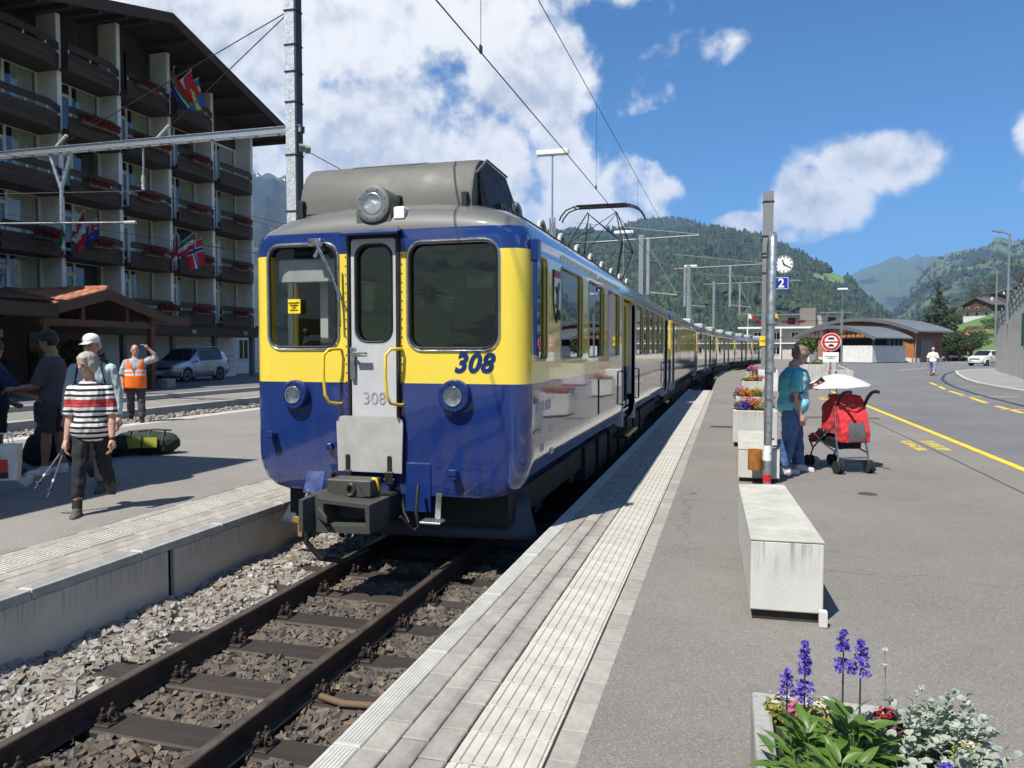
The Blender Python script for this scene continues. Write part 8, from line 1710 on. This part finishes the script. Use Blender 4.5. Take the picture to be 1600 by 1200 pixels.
mountain('rear_range', 'mountain ring behind the camera closing the valley', ring, 3300, 700, 0, 100, ALP2, 300, 40, 19, 1.2, .3, 80, True)
forest('range_forest', 'patchy forest on the mountain at the right', rg, 3600, 9, 20, lambda x, y, u, v: (fbm(x / 300., y / 300., 5, 91) > .55) & (u < 1640) & (u > 1380), TREEM, 61, .12, 1.0)
# ---- near hillside on the right with chalets
def HK(u): return np.interp(u, [1380, 1440, 1480, 1520, 1560, 1600, 1700, 1900], [.0, .01, .036, .050, .060, .066, .08, .09])
hs_r = [(px_az(u), float(HK(u)) * .92) for u in (1385, 1420, 1450, 1480, 1500, 1520, 1540, 1560, 1580, 1600, 1650, 1700, 1800, 1900)]
hsd, hsg = mountain('chalet_hillside', 'grassy hillside dotted with chalets at the right', hs_r, 640, 150, -1, 4, MEAD, 90, 50, 31, .9, .3)
def hz_at(x, y):
    A, s, X, Y, Z = hsg; a = math.atan2(x, y); d = math.hypot(x, y); j = int(np.clip(np.searchsorted(A, a) - 1, 0, len(A) - 2)); col = np.hypot(X[:, j], Y[:, j]); return float(np.interp(d, col, Z[:, j]))
CHW = pm('chalet_wood', (.10, .05, .028), .8, v=.25); CHR = pm('chalet_roof', (.10, .085, .08), .8, v=.25); CHP = pm('chalet_plaster', (.66, .63, .56), .9)
def chalet(label, x, y, z, w, d, h, rz, roofm=CHR, wood=CHW, plaster=CHP, s=1.0):
    o = thing('chalet', label, 'house', (x, y, z), rz, 'chalets on the hillside'); M().box(-w / 2, w / 2, -d / 2, d / 2, -2, h * .45).build('base', plaster, o); M().box(-w / 2 - .05, w / 2 + .05, -d / 2 - .05, d / 2 + .05, h * .45, h).build('upper_storey', wood, o)
    g = M(); g.prism([(-w / 2 - .05, h), (w / 2 + .05, h), (0, h + w * .22)], 'y', -d / 2 - .05, d / 2 + .05); g.build('gable', wood, o)
    for s_ in (-1, 1): M().loft([[(0, y_, h + w * .22 + .05), (s_ * (w / 2 + 1.0), y_, h - .42), (s_ * (w / 2 + 1.0), y_, h - .17), (0, y_, h + w * .22 + .3)] for y_ in (-d / 2 - 1.1, d / 2 + .9)]).build('roof', roofm, o)
    for i in range(3):
        for zz in (h * .12, h * .58):
            xx = -w / 2 + w * (i + .5) / 3; wi = M().box(xx - .6, xx + .6, -d / 2 - .12, -d / 2 - .05, zz, zz + 1.25).build('window', WHITEP, o); M().box(xx - .5, xx + .5, -d / 2 - .14, -d / 2 - .12, zz + .1, zz + 1.15).build('pane', MATS['dark_glass'], wi)
    M().box(-w / 2 - .2, w / 2 + .2, -d / 2 - 1.0, -d / 2 - .06, h * .45, h * .45 + .15).build('balcony', wood, o); M().box(-w / 2 - .2, w / 2 + .2, -d / 2 - 1.0, -d / 2 - .92, h * .45 + .15, h * .45 + .95).build('balcony_rail', wood, o); M().bbox(w * .18, w * .18 + .7, .4, 1.1, h, h + w * .22 + .5, .03).build('chimney', plaster, o)
ORD = ['lowest left', 'upper left', 'middle left', 'upper middle', 'white walled middle', 'lower middle', 'upper right', 'middle right', 'far right', 'topmost', 'low roofed', 'small upper left', 'small topmost middle', 'small middle', 'small upper middle']
CHX = [(1500, 400), (1510, 500), (1521, 430), (1534, 530), (1546, 450), (1536, 370), (1560, 520), (1556, 410), (1590, 460), (1574, 560), (1491, 470), (1506, 575), (1530, 610), (1542, 500), (1516, 600)]
for i, (u, d) in enumerate(CHX):
    a = px_az(u); x, y = d * math.sin(a), d * math.cos(a); chalet('%s chalet on the hillside right of the tall spruce' % ORD[i], x, y, hz_at(x, y), 9 + (i % 3) * 1.5, 9, 4.6 + .5 * (i % 2), -a + R((-25, 15, -10, 30, 5, -35, 20, -5, 12, -20, 8)[i % 11]))
a = px_az(1541); x, y = 235 * math.sin(a), 235 * math.cos(a); chalet('cream house with orange tiled roof behind the white car', x, y, 0, 8.5, 8, 4.6, -a + R(62), pm('orange_roof', (.42, .16, .07), .8, v=.2), pm('cream_wall', (.62, .56, .38), .9), MATS['cream_wall']); bpy.context.scene.collection.objects[-1] if False else None
# ---- single trees
SPR = leaf_mat('spruce_leaf', (.016, .034, .012), (.045, .075, .022), .7, .12); DEC = leaf_mat('broad_leaf', (.035, .065, .018), (.085, .13, .035), .6, .25)
def spruce(label, x, y, z, h, r, seed, n=5200):
    o = thing('spruce_tree', label, 'tree', (x, y, z), 0, 'trees right of the station hall'); M().tube([(0, 0, -.5), (0, 0, h * .5), (0, 0, h * .98)], [r * .09, r * .06, .03], 8).build('trunk', PWOOD, o); rr = random.Random(seed); c = []
    for k in range(26):
        t = (k + .5) / 26; rad = r * (1 - t) ** .85 + .12; nb = max(3, int(9 * (1 - t) + 3))
        for j in range(nb):
            a = rr.uniform(0, 6.28); q = rad * rr.uniform(.35, 1.0); c.append((q * math.cos(a), q * math.sin(a), h * (.06 + .92 * t) - q * .25, rad * .30 + .08, rad * .30 + .08, h * .018 + .05))
    leaf_cloud('crown', c, n, .17 * (h / 11) ** .5, SPR, o, seed=seed, up=.5)['kind'] = 'stuff'
def broad(label, x, y, z, h, r, seed, n=3600, mat=None):
    o = thing('leafy_tree', label, 'tree', (x, y, z), 0, 'trees right of the station hall'); rr = random.Random(seed); M().tube([(0, 0, -.5), (.1, 0, h * .35), (0, .1, h * .6)], [r * .1, r * .07, r * .03], 8).build('trunk', PWOOD, o)
    for j in range(4): a = j * 1.6; M().tube([(0, 0, h * .3), (r * .3 * math.cos(a), r * .3 * math.sin(a), h * .5), (r * .6 * math.cos(a), r * .6 * math.sin(a), h * .65)], [r * .05, r * .035, r * .015], 6).build('limb', PWOOD, o)
    c = [(r * .62 * math.cos(a_) * q, r * .62 * math.sin(a_) * q, h * zz, r * s_, r * s_, h * .14) for a_, q, zz, s_ in [(rr.uniform(0, 6.28), rr.uniform(.2, 1.1), rr.uniform(.32, .9), rr.uniform(.22, .42)) for _ in range(16)]]
    leaf_cloud('crown', c, n, .16 * (h / 8) ** .5, mat or DEC, o, seed=seed)['kind'] = 'stuff'
def at_px(u, d): a = px_az(u); return d * math.sin(a), d * math.cos(a)
x, y = at_px(1462, 128); spruce('tall dark spruce right behind the station hall', x, y, 0, 12.2, 3.3, 71, 9000)
x, y = at_px(1483, 124); spruce('narrow spruce leaning on the tall one', x, y, 0, 7.2, 2.2, 72); x, y = at_px(1208 + 112, 190); spruce('small far spruce above the shed roof', x, y, 0, 10.5, 1.9, 73)
for i, (u, d, h, r, lb) in enumerate(((1478, 121, 4.2, 2.6, 'broad shrub left of the guard rail'), (1498, 119, 4.0, 2.4, 'leafy shrub in the middle of the guard rail'), (1516, 122, 3.9, 2.6, 'leafy shrub behind the white car'), (1508, 185, 3.4, 3.5, 'leafy tree below the chalets'), (1524, 205, 3.4, 4, 'wide leafy tree right of the chalet path'), (1523, 600, 18, 10, 'round leafy tree on the hill crest at left'), (1545, 640, 22, 13, 'round leafy tree on the hill crest in the middle'), (1552, 560, 9, 7, 'leafy tree between the upper chalets'), (1590, 620, 26, 14, 'large leafy tree on the crest at the right edge'), (1505, 590, 11, 8, 'small leafy tree at the left end of the crest'), (1570, 230, 4.5, 5, 'leafy tree below the right chalets'), (1556, 215, 4, 4.5, 'hedge like tree above the orange roof'), (1600, 250, 9, 7, 'leafy tree behind the railing at the right'))):
    x, y = at_px(u, d); broad(lb, x, y, hz_at(x, y) if d > 150 else 0, h, r, 80 + i, 3000)
forest('hillside_woods', 'scattered trees filling the far hillside', hsg, 700, 6, 13, lambda x, y, u, v: (fbm(x / 40., y / 40., 3, 9) > .50) & (u > 1470), TREEM, 33, .35, 1.05)
forest('valley_woods', 'trees at the foot of the wooded hill', hg, 900, 9, 17, lambda x, y, u, v: u > 1000, TREEM, 34, .0, .05)
# ================================================================ haze
hz = M().box(-8800, 8800, -8800, 8800, -2.6, 1020).build('haze', None); hz.data.materials.clear(); t = NT('haze_air'); t.m.node_tree.nodes.clear(); nt2 = t.m.node_tree; o2 = nt2.nodes.new('ShaderNodeOutputMaterial'); pv = nt2.nodes.new('ShaderNodeVolumePrincipled'); pv.inputs['Color'].default_value = (.34, .58, 1, 1); pv.inputs['Density'].default_value = 1.25e-4; pv.inputs['Anisotropy'].default_value = .0; nt2.links.new(pv.outputs[0], o2.inputs['Volume']); hz.data.materials.append(t.m)
tag(hz, 'thin blue summer haze filling the valley air', 'haze', kind='stuff'); t.m.cycles.homogeneous_volume = True if hasattr(t.m.cycles, 'homogeneous_volume') else None
